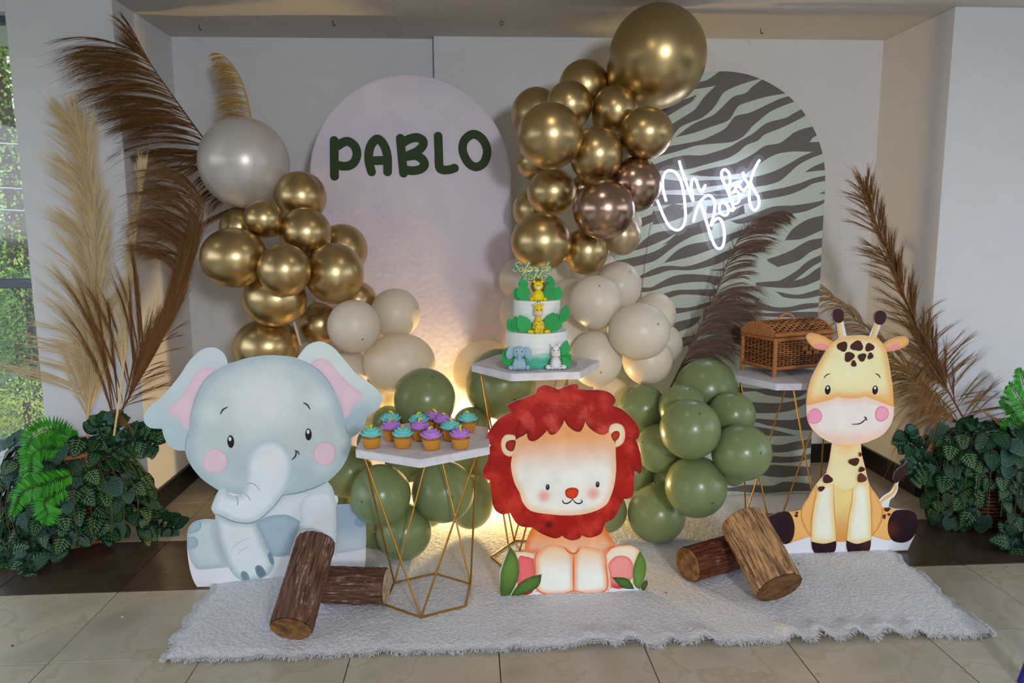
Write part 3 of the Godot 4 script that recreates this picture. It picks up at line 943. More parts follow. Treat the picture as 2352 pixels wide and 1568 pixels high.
		[1, [1.329, 0.944, 1.415, 0.917, 1.490, 0.916, 1.570, 0.931, 1.683, 0.934, 1.683, 0.934, 1.684, 0.918, 1.684, 0.918, 1.566, 0.904, 1.481, 0.892, 1.406, 0.896, 1.330, 0.907, 1.330, 0.907]],
		[1, [1.224, 0.908, 1.288, 0.897, 1.385, 0.888, 1.524, 0.892, 1.685, 0.890, 1.685, 0.890, 1.687, 0.863, 1.687, 0.863, 1.493, 0.866, 1.332, 0.876, 1.225, 0.882, 1.225, 0.882]],
		[1, [1.192, 0.539, 1.277, 0.533, 1.363, 0.524, 1.429, 0.528, 1.467, 0.525, 1.534, 0.526, 1.639, 0.524, 1.639, 0.524, 1.606, 0.510, 1.569, 0.485, 1.527, 0.476, 1.469, 0.482, 1.402, 0.493, 1.330, 0.513, 1.193, 0.497, 1.193, 0.497]],
		[1, [1.261, 0.467, 1.322, 0.461, 1.394, 0.455, 1.470, 0.453, 1.537, 0.462, 1.641, 0.484, 1.641, 0.484, 1.643, 0.455, 1.643, 0.455, 1.593, 0.446, 1.548, 0.423, 1.501, 0.410, 1.435, 0.404, 1.358, 0.405, 1.263, 0.410, 1.263, 0.410]],
		[1, [1.264, 0.381, 1.350, 0.379, 1.455, 0.370, 1.541, 0.370, 1.598, 0.384, 1.646, 0.390, 1.646, 0.390, 1.650, 0.315, 1.650, 0.315, 1.554, 0.317, 1.476, 0.333, 1.408, 0.344, 1.355, 0.360, 1.265, 0.357, 1.265, 0.357]],
		[1, [1.313, 0.346, 1.342, 0.341, 1.429, 0.325, 1.506, 0.304, 1.557, 0.290, 1.557, 0.290, 1.478, 0.289, 1.401, 0.294, 1.314, 0.322, 1.314, 0.322]],
		[1, [1.365, 0.254, 1.422, 0.250, 1.485, 0.246, 1.547, 0.259, 1.652, 0.275, 1.652, 0.275, 1.655, 0.231, 1.655, 0.231, 1.573, 0.220, 1.511, 0.209, 1.443, 0.208, 1.366, 0.220, 1.366, 0.220]],
		[1, [1.367, 0.195, 1.435, 0.191, 1.512, 0.185, 1.570, 0.188, 1.656, 0.201, 1.656, 0.201, 1.658, 0.174, 1.658, 0.174, 1.562, 0.159, 1.489, 0.156, 1.368, 0.164, 1.368, 0.164]],
		[1, [1.370, 0.112, 1.427, 0.145, 1.514, 0.143, 1.660, 0.131, 1.660, 0.131, 1.662, 0.090, 1.662, 0.090, 1.555, 0.098, 1.487, 0.094, 1.371, 0.102, 1.371, 0.102]],
		[1, [1.152, 0.044, 1.219, 0.042, 1.324, 0.059, 1.431, 0.061, 1.512, 0.077, 1.664, 0.053, 1.664, 0.053, 1.666, 0.023, 1.666, 0.023, 1.548, 0.034, 1.471, 0.031, 1.374, 0.024, 1.152, 0.027, 1.152, 0.027]],
		[1, [1.153, -0.005, 1.216, -0.007, 1.304, -0.024, 1.376, -0.016, 1.443, -0.006, 1.522, -0.015, 1.669, -0.031, 1.669, -0.031, 1.671, -0.061, 1.671, -0.061, 1.523, -0.037, 1.445, -0.040, 1.377, -0.046, 1.304, -0.039, 1.221, -0.019, 1.154, -0.015, 1.154, -0.015]],
	]
	for s in stripes:
		var pts := smooth(s[1], 5)
		for k in pts.size():
			pts[k] = Vector2((pts[k].x - 0.62) / 1.03 * 1056.0, (2.0 - pts[k].y) / 2.0 * 2048.0)
		fill_poly(im, pts, dark if s[0] == 1 else pale)
	return ImageTexture.create_from_image(im)

func neon() -> void:
	var o := thing("neon_sign", "lit white neon script reading Oh Baby on clear backing", "neon sign")
	var strokes := [
		[0.8777, 1.4055, 0.8653, 1.4458, 0.8594, 1.4825, 0.8624, 1.5151, 0.8737, 1.5354, 0.8925, 1.5415, 0.9202, 1.5305, 0.9422, 1.4946, 0.9564, 1.4414, 0.9643, 1.3838, 0.9679, 1.3301, 0.9562, 1.2908, 0.9289, 1.2764, 0.8966, 1.2932, 0.8701, 1.3347, 0.8477, 1.3843, 0.8352, 1.4123],
		[0.9322, 1.5840, 0.9451, 1.5434, 0.9634, 1.4946, 0.9839, 1.4434, 1.0019, 1.4063, 0.9960, 1.4331, 0.9903, 1.4700, 0.9929, 1.4986, 1.0041, 1.5047, 1.0151, 1.4904, 1.0257, 1.4617, 1.0368, 1.4485, 1.0470, 1.4596, 1.0553, 1.4788],
		[1.0047, 1.3125, 1.0141, 1.3547, 1.0319, 1.4000, 1.0545, 1.4247, 1.0756, 1.4308, 1.0954, 1.4122, 1.1019, 1.3833, 1.0977, 1.3419, 1.0901, 1.3129, 1.0856, 1.2955, 1.1007, 1.3170, 1.1195, 1.3294, 1.1372, 1.3127, 1.1484, 1.2751, 1.1508, 1.2333, 1.1433, 1.2020, 1.1264, 1.1916, 1.1088, 1.2043, 1.0903, 1.2421, 1.0667, 1.3089, 1.0479, 1.3628, 1.0362, 1.3967],
		[1.1397, 1.4013, 1.1258, 1.3935, 1.1224, 1.3708, 1.1339, 1.3480, 1.1546, 1.3425, 1.1655, 1.3603, 1.1581, 1.3864, 1.1384, 1.4013, 1.1580, 1.3893, 1.1716, 1.3685, 1.1847, 1.3631, 1.1936, 1.3767],
		[1.1910, 1.3655, 1.1742, 1.4160, 1.1510, 1.4655, 1.1308, 1.5065, 1.1282, 1.5343, 1.1418, 1.5452, 1.1606, 1.5309, 1.1680, 1.5023, 1.1647, 1.4654, 1.1676, 1.4325, 1.1789, 1.4045, 1.1964, 1.3932, 1.2130, 1.4068, 1.2141, 1.4324, 1.1994, 1.4489, 1.1775, 1.4407],
		[1.1879, 1.4481, 1.1997, 1.4736, 1.2046, 1.4920, 1.2127, 1.4694, 1.2283, 1.4538, 1.2449, 1.4652, 1.2536, 1.4837],
		[1.2251, 1.5341, 1.2347, 1.5063, 1.2526, 1.4849, 1.2674, 1.4890],
		[1.3004, 1.5879, 1.2798, 1.5512, 1.2654, 1.5062, 1.2594, 1.4652, 1.2597, 1.4157, 1.2698, 1.3785, 1.2876, 1.3639, 1.3040, 1.3817, 1.3035, 1.4156, 1.2841, 1.4487, 1.2656, 1.4816],
	]
	var lit := glow("neon_light_tube", c8(225, 230, 255), 2.0)
	var clear := mat("clear_acrylic", Color(0.95, 0.97, 1.0, 0.05), 0.03)
	clear.metallic_specular = 0.10
	clear.transparency = BaseMaterial3D.TRANSPARENCY_ALPHA
	var plate := Mesher.new()
	var lines := []
	for s in strokes:
		var pts := bez(pairs(s), 6)
		var path := []
		for q in pts:
			path.append(Vector3(q.x, q.y, 0.548))
		var b := Mesher.new()
		b.tube(path, 0.0062, 10)
		part("light_tube", b.mesh(), lit, o)
		lines.append(smooth(s, 6, false))
		var step := maxi(path.size() / 3, 1)
		for k in range(step / 2, path.size(), step):
			var l := OmniLight3D.new()
			l.omni_range = 6.0
			light_at(l, o, path[k] + Vector3(0, 0, 0.012), c8(205, 216, 255), 0.0022, 0.006)
	for q in joined(lines, 0.026):
		plate.prism(q, 0.530, 0.534)
	part("backing", plate.mesh(), clear, o)
	var w := Mesher.new()
	w.tube([Vector3(0.818, 1.437, 0.545), Vector3(1.309, 1.431, 0.545)], 0.0011, 6)
	part("wire", w.mesh(), mat("pale_cable", c8(225, 225, 225), 0.6), o)
	w = Mesher.new()
	w.tube(bez([Vector3(0.829, 1.375, 0.530), Vector3(0.813, 1.274, 0.515), Vector3(0.790, 1.075, 0.510), Vector3(0.776, 0.934, 0.510)], 5), 0.0013, 6)
	part("power_cord", w.mesh(), mat("thin_brown_cord", c8(120, 92, 84), 0.6), o)
	for k in 2:
		w = Mesher.new()
		w.tube([Vector3(1.05 + 0.25 * k, 1.46, 0.5005), Vector3(1.05 + 0.25 * k, 1.46, 0.530)], 0.006, 10)
		part("standoff", w.mesh(), clear, o)

func floor_lamp(at: Vector3) -> void:
	var o := thing("flood_lamp", "small warm flood lamp on the rug, shining up the lilac arch", "lamp", at)
	var b := Mesher.new()
	b.lathe(Transform3D(), [Vector2(0.001, 0.0), Vector2(0.050, 0.0), Vector2(0.052, 0.012), Vector2(0.048, 0.06), Vector2(0.046, 0.10)], 24)
	part("housing", b.mesh(), mat("black_plastic", c8(30, 30, 32), 0.5), o)
	b = Mesher.new()
	b.ball(Transform3D(Basis(), Vector3(0, 0.115, 0)), Vector3(0.04, 0.03, 0.04), 20)
	part("lamp_bulb", b.mesh(), glow("warm_bulb", c8(255, 226, 164), 10.0), o)
	var l := OmniLight3D.new()
	l.omni_range = 8.0
	light_at(l, o, Vector3(0, 0.165, 0), c8(255, 214, 142), 1.25, 0.03)

# ---------------------------------------------------------------- balloons
func balloons() -> void:
	var b := Mesher.new()
	var prof := []
	for k in 33:
		var a := PI * k / 32
		var q := Vector2(maxf(sin(a), 0.0006), -cos(a))
		if k < 10:
			var f := pow(1.0 - k / 10.0, 2.0)
			q.y -= 0.13 * f
			q.x += 0.035 * f
		prof.append(q)
	b.lathe(Transform3D(), prof, 56)
	var skin := b.mesh()
	b = Mesher.new()
	b.lathe(Transform3D(), [Vector2(0.02, -1.20), Vector2(0.075, -1.21), Vector2(0.085, -1.19), Vector2(0.05, -1.16), Vector2(0.045, -1.10)], 14)
	var knot := b.mesh()
	b = Mesher.new()
	b.lathe(Transform3D(), [Vector2(0.045, 1.0), Vector2(0.03, 1.006), Vector2(0.0008, 1.009)], 14)
	var tip := b.mesh()
	var gold := mat("gold_chrome_balloon", c8(196, 172, 124), 0.33, 1.0)
	var rose := mat("rosy_chrome_balloon", c8(182, 152, 134), 0.24, 1.0)
	var pearl := mat("pearl_balloon", c8(206, 200, 194), 0.34, 0.30)
	var champ := mat("champagne_balloon", c8(196, 170, 136), 0.32, 0.55)
	var latex := {
		"gold": gold, "rose": rose, "pearl": pearl, "champagne": champ,
		"cream": mat("cream_latex", c8(228, 217, 198), 0.36), "green": mat("sage_green_latex", c8(122, 138, 92), 0.26),
	}
	for k in ["cream", "green"]:                          # thin rubber lets some lamp light through
		latex[k].backlight_enabled = true
		latex[k].backlight = Color(0.62, 0.62, 0.62) if k == "cream" else Color(0.40, 0.40, 0.40)
	for k in ["cream", "green"]:
		latex[k].metallic_specular = 0.5
	var groups := {"gold": "gold chrome balloons", "rose": "rosy chrome balloons", "green": "sage green balloons", "cream": "cream balloons"}
	for e in [
		["pearl", "large pale pearly balloon at the top of the gold cluster, beneath the small golden plume", Vector3(-0.966, 1.569, 0.602), 0.1893, 0.990, Vector3(0.09, 0.65, 0.76)],
		["gold", "gold chrome balloon tucked against the right side of the large pale pearly balloon", Vector3(-0.727, 1.426, 0.638), 0.1077, 1.000, Vector3(-0.23, 0.93, 0.28)],
		["gold", "smallest gold chrome balloon, hanging right under the large pale pearly balloon", Vector3(-0.838, 1.329, 0.826), 0.0771, 1.000, Vector3(-0.64, 0.64, 0.43)],
		["gold", "small gold chrome balloon half hidden behind others beside the plumes", Vector3(-1.003, 1.299, 0.600), 0.0828, 1.000, Vector3(0.12, 0.97, 0.22)],
		["gold", "gold chrome balloon below the one that touches the first letter P", Vector3(-0.686, 1.274, 0.768), 0.1041, 1.017, Vector3(-0.10, 0.88, 0.46)],
		["gold", "widest gold chrome balloon jutting out toward the brown pampas plume", Vector3(-0.936, 1.177, 0.910), 0.1232, 1.043, Vector3(-0.53, 0.49, 0.69)],
		["gold", "foremost gold chrome balloon in the middle of the cluster by the pampas", Vector3(-0.729, 1.130, 0.974), 0.1020, 0.992, Vector3(0.05, 0.33, 0.94)],
		["gold", "large gold chrome balloon over the lilac arch edge, above the grey balloon", Vector3(-0.564, 1.108, 0.826), 0.1218, 0.978, Vector3(0.59, 0.49, 0.64)],
		["gold", "gold chrome balloon half behind, lit orange along its edge before the lilac arch", Vector3(-0.569, 1.200, 0.580), 0.1110, 0.983, Vector3(0.32, 0.85, 0.42)],
		["gold", "gold chrome balloon two above the elephant head", Vector3(-0.809, 1.007, 0.822), 0.1219, 1.052, Vector3(-0.48, 0.05, 0.88)],
		["gold", "gold chrome balloon resting just above the elephant head", Vector3(-0.876, 0.799, 0.744), 0.1260, 1.068, Vector3(-0.64, -0.45, 0.63)],
		["gold", "shaded gold chrome balloon beside the beige stick above the elephant ear", Vector3(-0.677, 0.872, 0.600), 0.0916, 1.011, Vector3(0.22, -0.97, 0.14)],
		["gold", "small gold chrome balloon peeking out above the glowing cream balloon", Vector3(-0.518, 0.973, 0.553), 0.0878, 1.000, Vector3(0.06, 0.52, -0.85)],
		["gold", "gold chrome balloon almost hidden in the gap under the widest gold one", Vector3(-0.991, 1.095, 0.500), 0.0724, 1.027, Vector3(-0.93, 0.34, 0.12)],
		["cream", "greyish cream balloon with a pinpoint highlight in front of the gold cluster", Vector3(-0.488, 0.894, 0.860), 0.1081, 0.988, Vector3(0.43, -0.39, 0.81)],
		["cream", "warm glowing cream balloon highest on the lilac arch", Vector3(-0.345, 0.918, 0.599), 0.1103, 1.000, Vector3(0.88, 0.24, 0.40)],
		["cream", "wide cream balloon between the elephant ear and the lamp glow", Vector3(-0.320, 0.713, 0.718), 0.1426, 1.082, Vector3(0.84, -0.21, 0.51)],
		["cream", "shaded cream balloon behind the tip of the elephant right ear", Vector3(-0.544, 0.675, 0.680), 0.0892, 0.938, Vector3(0.16, -0.71, 0.68)],
		["cream", "shaded cream balloon peeping over the elephant head beside its ear", Vector3(-0.759, 0.705, 0.610), 0.0899, 0.989, Vector3(-0.28, -0.92, 0.28)],
		["cream", "orange lit cream balloon low behind the elephant ear", Vector3(-0.415, 0.535, 0.519), 0.1146, 0.983, Vector3(-0.26, -0.82, 0.51)],
		["cream", "dim cream balloon under the elephant ear beside the cupcake table", Vector3(-0.468, 0.471, 0.681), 0.0769, 1.000, Vector3(-0.06, -0.96, 0.29)],
		["gold", "giant gold chrome balloon topping the column beneath the ceiling", Vector3(0.777, 1.985, 0.734), 0.2042, 0.978, Vector3(0.85, 0.50, 0.18)],
		["gold", "gold chrome balloon touching the giant balloon, at the back top of the column", Vector3(0.491, 1.889, 0.620), 0.1102, 1.000, Vector3(0.17, 0.93, -0.34)],
		["gold", "gold chrome balloon second row from the top, above the large front one", Vector3(0.404, 1.784, 0.780), 0.0953, 0.991, Vector3(-0.30, 0.92, 0.24)],
		["gold", "gold chrome balloon with a soft matte shine just under the giant one", Vector3(0.593, 1.762, 0.781), 0.0974, 0.955, Vector3(0.71, 0.55, 0.43)],
		["gold", "gold chrome balloon with an orange patch at the upper outer edge of the column", Vector3(0.290, 1.784, 0.550), 0.1127, 0.983, Vector3(-0.54, 0.83, -0.11)],
		["gold", "large front gold chrome balloon in the upper column with a blue rim shine", Vector3(0.303, 1.634, 0.986), 0.1256, 0.997, Vector3(-0.39, 0.01, 0.92)],
		["gold", "gold chrome balloon in the middle of the column under the matte one", Vector3(0.497, 1.572, 0.902), 0.1073, 0.984, Vector3(0.24, 0.27, 0.93)],
		["gold", "gold chrome balloon against the zebra arch right under the giant one", Vector3(0.697, 1.657, 0.899), 0.1039, 1.017, Vector3(0.76, 0.30, 0.57)],
		["gold", "gold chrome balloon half hidden at the outer edge beneath the large front one", Vector3(0.278, 1.574, 0.600), 0.0798, 1.000, Vector3(-0.74, 0.47, -0.47)],
		["gold", "gold chrome balloon beneath the large front one of the column", Vector3(0.331, 1.433, 0.800), 0.0997, 1.027, Vector3(-0.73, -0.47, 0.49)],
		["rose", "rosy bronze chrome balloon that covers the start of the neon word", Vector3(0.663, 1.459, 0.862), 0.1097, 0.984, Vector3(0.83, -0.47, 0.31)],
		["rose", "large rosy grey chrome balloon foremost in the column", Vector3(0.509, 1.355, 1.020), 0.1168, 1.022, Vector3(0.09, -0.13, 0.99)],
		["gold", "gold chrome balloon at the column outer edge beside the lilac arch", Vector3(0.272, 1.368, 0.600), 0.0910, 0.990, Vector3(-0.74, -0.67, -0.01)],
		["gold", "large gold chrome balloon directly above the cake topper", Vector3(0.276, 1.232, 0.920), 0.1184, 1.030, Vector3(-0.57, -0.48, 0.66)],
		["gold", "gold chrome balloon lowest in the column, above the cream balloons", Vector3(0.464, 1.191, 0.860), 0.0929, 0.981, Vector3(0.02, -0.72, 0.69)],
		["champagne", "champagne coloured balloon under the rosy grey one, lit by the neon", Vector3(0.630, 1.255, 0.780), 0.0815, 0.967, Vector3(0.53, -0.09, 0.84)],
		["gold", "tiny gold chrome balloon wedged in the dark middle of the column", Vector3(0.464, 1.456, 0.740), 0.0468, 0.981, Vector3(0.27, -0.96, -0.04)],
		["cream", "sliver of a cream balloon behind the champagne one", Vector3(0.692, 1.308, 0.660), 0.0494, 1.000, Vector3(0.67, -0.27, -0.69)],
		["cream", "sliver of a cream balloon under the lowest gold one", Vector3(0.567, 1.137, 0.723), 0.0450, 1.000, Vector3(-0.01, -0.89, 0.46)],
		["cream", "sliver of a cream balloon between two gold ones by the zebra arch", Vector3(0.644, 1.601, 0.720), 0.0405, 1.000, Vector3(-0.18, 0.84, 0.52)],
		["cream", "cream balloon directly beside the top cake tier", Vector3(0.491, 0.990, 0.961), 0.1073, 0.976, Vector3(-0.00, 0.65, 0.76)],
		["cream", "highest cream balloon, tucked behind under the gold column", Vector3(0.611, 1.045, 0.815), 0.0997, 0.973, Vector3(0.36, 0.61, 0.71)],
		["cream", "largest cream balloon in the middle of its cluster", Vector3(0.647, 0.883, 1.058), 0.1166, 1.037, Vector3(0.41, 0.36, 0.84)],
		["cream", "cream balloon at the outer side against the zebra stripes", Vector3(0.785, 0.916, 0.760), 0.0920, 0.960, Vector3(0.73, 0.06, 0.68)],
		["cream", "cream balloon above the lion mane beside the cake table", Vector3(0.493, 0.763, 0.970), 0.1107, 0.953, Vector3(0.02, -0.32, 0.95)],
		["cream", "cream balloon lowest of its cluster above the green ones", Vector3(0.738, 0.730, 0.830), 0.1065, 0.991, Vector3(0.75, -0.49, 0.44)],
		["cream", "cream balloon half hidden beside the mauve pampas stem", Vector3(0.845, 0.776, 0.690), 0.0850, 0.956, Vector3(0.90, 0.39, 0.20)],
		["cream", "shaded cream balloon behind the top cake tier", Vector3(0.443, 0.951, 0.649), 0.1215, 0.984, Vector3(-0.73, 0.32, -0.60)],
		["cream", "shaded cream balloon behind the bottom cake tier", Vector3(0.389, 0.808, 0.798), 0.1093, 0.983, Vector3(-0.70, -0.09, 0.71)],
		["cream", "warm lit cream balloon behind the topper, beside the lilac arch", Vector3(0.221, 1.056, 0.506), 0.1008, 0.990, Vector3(-0.73, 0.68, -0.06)],
		["cream", "warm lit cream balloon behind the middle of the cake", Vector3(0.212, 0.917, 0.628), 0.0958, 0.990, Vector3(-0.99, 0.10, 0.11)],
		["cream", "beige balloon between the two lowest gold ones", Vector3(0.366, 1.098, 0.572), 0.0745, 1.000, Vector3(-0.68, 0.68, -0.28)],
		["cream", "shaded cream balloon low behind the lion mane", Vector3(0.620, 0.526, 0.660), 0.0943, 1.000, Vector3(0.26, -0.94, 0.22)],
		["cream", "thin cream balloon glowing above the floor lamp", Vector3(0.054, 0.636, 0.533), 0.1477, 1.007, Vector3(-0.44, 0.69, -0.57)],
		["green", "large smoky green balloon under the cake table", Vector3(0.113, 0.628, 0.810), 0.1526, 0.982, Vector3(0.34, -0.22, 0.91)],
		["green", "topmost sage green balloon beside the wicker basket table", Vector3(0.969, 0.617, 0.911), 0.1288, 1.004, Vector3(0.32, 0.90, 0.28)],
		["green", "sage green balloon second from the top, with a glossy blue streak", Vector3(0.827, 0.574, 1.058), 0.0928, 1.009, Vector3(0.16, 0.89, 0.42)],
		["green", "sage green balloon beside the lion mane top", Vector3(0.701, 0.537, 0.906), 0.1021, 1.000, Vector3(-0.18, 0.98, -0.10)],
		["green", "sage green balloon in front of the basket table leg", Vector3(1.011, 0.554, 1.107), 0.0909, 1.000, Vector3(0.52, 0.39, 0.76)],
		["green", "front middle sage green balloon with a bright round highlight", Vector3(0.802, 0.538, 1.250), 0.1121, 1.000, Vector3(0.08, 0.70, 0.71)],
		["green", "sage green balloon furthest out toward the giraffe", Vector3(0.996, 0.448, 1.263), 0.1085, 1.023, Vector3(0.30, 0.26, 0.92)],
		["green", "shaded sage green balloon at the height of the lion ear", Vector3(0.747, 0.402, 1.034), 0.0995, 0.991, Vector3(-0.85, 0.38, 0.37)],
		["green", "low front sage green balloon above the dark log", Vector3(0.840, 0.304, 1.220), 0.1173, 0.993, Vector3(0.25, -0.22, 0.94)],
		["green", "lowest dark sage green balloon resting on the rug beside the lion", Vector3(0.740, 0.123, 1.031), 0.1178, 1.000, Vector3(-0.41, -0.87, 0.26)],
		["green", "dim sage green balloon beside the lion cheek", Vector3(0.691, 0.249, 0.834), 0.0944, 1.000, Vector3(-0.94, -0.34, 0.04)],
		["green", "dim sage green balloon behind the lion beard", Vector3(0.536, 0.122, 0.980), 0.0905, 1.000, Vector3(-0.64, -0.32, 0.70)],
		["green", "dark sage green balloon glimpsed below the outermost one", Vector3(1.084, 0.258, 0.950), 0.0513, 1.000, Vector3(0.96, -0.23, 0.15)],
		["green", "dark sage green balloon wedged behind the low front one", Vector3(0.837, 0.228, 0.910), 0.0814, 1.000, Vector3(-0.45, -0.54, -0.71)],
		["green", "large sage green balloon rising behind the cupcakes", Vector3(-0.203, 0.594, 0.910), 0.1272, 0.990, Vector3(0.29, 0.82, 0.49)],
		["green", "small dark green balloon between glowing balloon and cupcakes", Vector3(-0.366, 0.472, 0.794), 0.0697, 0.987, Vector3(-0.52, 0.85, -0.04)],
		["green", "small green balloon directly behind the outermost purple cupcake", Vector3(-0.335, 0.468, 0.916), 0.0635, 0.986, Vector3(-0.41, 0.87, 0.28)],
		["green", "small green balloon between elephant ear and tabletop edge", Vector3(-0.407, 0.446, 1.010), 0.0633, 0.986, Vector3(-0.56, 0.67, 0.49)],
		["green", "dark green balloon behind the teal cupcake near the lion", Vector3(-0.015, 0.479, 0.900), 0.0759, 1.000, Vector3(0.91, 0.21, 0.37)],
		["green", "dark glossy green balloon against the elephant cheek", Vector3(-0.516, 0.304, 0.940), 0.1051, 0.983, Vector3(-0.82, 0.28, 0.50)],
		["green", "front green balloon under the table, beside the elephant body", Vector3(-0.358, 0.297, 1.204), 0.1136, 0.993, Vector3(-0.49, 0.10, 0.87)],
		["green", "large green balloon under the middle of the cupcake table", Vector3(-0.127, 0.274, 1.120), 0.1210, 1.007, Vector3(0.31, 0.14, 0.94)],
		["green", "lowest green balloon resting on the rug under the cupcake table", Vector3(-0.282, 0.119, 1.128), 0.1077, 0.992, Vector3(-0.34, -0.45, 0.83)],
		["green", "shaded green balloon close beneath the cupcake tabletop", Vector3(-0.290, 0.331, 0.920), 0.0828, 1.000, Vector3(-0.58, 0.82, 0.05)],
		["green", "yellow green balloon lit from behind beside the lion mane", Vector3(-0.023, 0.152, 0.903), 0.1078, 0.919, Vector3(0.84, -0.52, 0.15)],
		["green", "dark olive balloon in the shade under the tabletop corner", Vector3(-0.002, 0.261, 0.737), 0.1037, 1.000, Vector3(0.91, -0.13, 0.39)],
		["green", "dark green balloon low in the gap under the table", Vector3(-0.200, 0.087, 0.860), 0.0604, 1.016, Vector3(0.34, -0.94, -0.06)],
		["green", "dark green balloon in the shade behind the elephant foot", Vector3(-0.408, 0.084, 1.012), 0.0776, 1.000, Vector3(-0.60, -0.11, 0.79)],
		["green", "small dark green balloon beside the elephant shoulder", Vector3(-0.564, 0.151, 0.860), 0.0479, 1.000, Vector3(-0.95, -0.19, 0.26)],
	]:
		var o := thing("balloon", e[1], "balloon", e[2], groups.get(e[0], ""))
		var r: float = e[3]
		var up: Vector3 = (e[5] as Vector3).normalized()
		var side := up.cross(Vector3(0.2, 0.3, 1)).normalized()
		var bas := Basis(side, up, side.cross(up).normalized())
		var sq := Basis.from_scale(Vector3(e[4], 1.0 / e[4], 1.0))       # a little squashed by its neighbours
		var x := Transform3D(sq * bas.scaled_local(Vector3.ONE * r), Vector3.ZERO)
		part("skin", skin, latex[e[0]], o, x)
		part("knot", knot, latex[e[0]], o, x)
		if e[0] in ["green", "cream"]:
			part("tip", tip, mat("dark_" + e[0] + "_tip", latex[e[0]].albedo_color.darkened(0.35), 0.4), o, x)
	var s := Mesher.new()
	s.box(Transform3D(Basis(Vector3.BACK, 0.22), Vector3(-0.733, 0.866, 0.800)), Vector3(0.010, 0.12, 0.003), 0.001)
	tag(part("garland_stick", s.mesh(), mat("beige_plastic", c8(206, 180, 150), 0.5), self), "short beige strip sticking down between the gold balloons above the elephant", "stick")

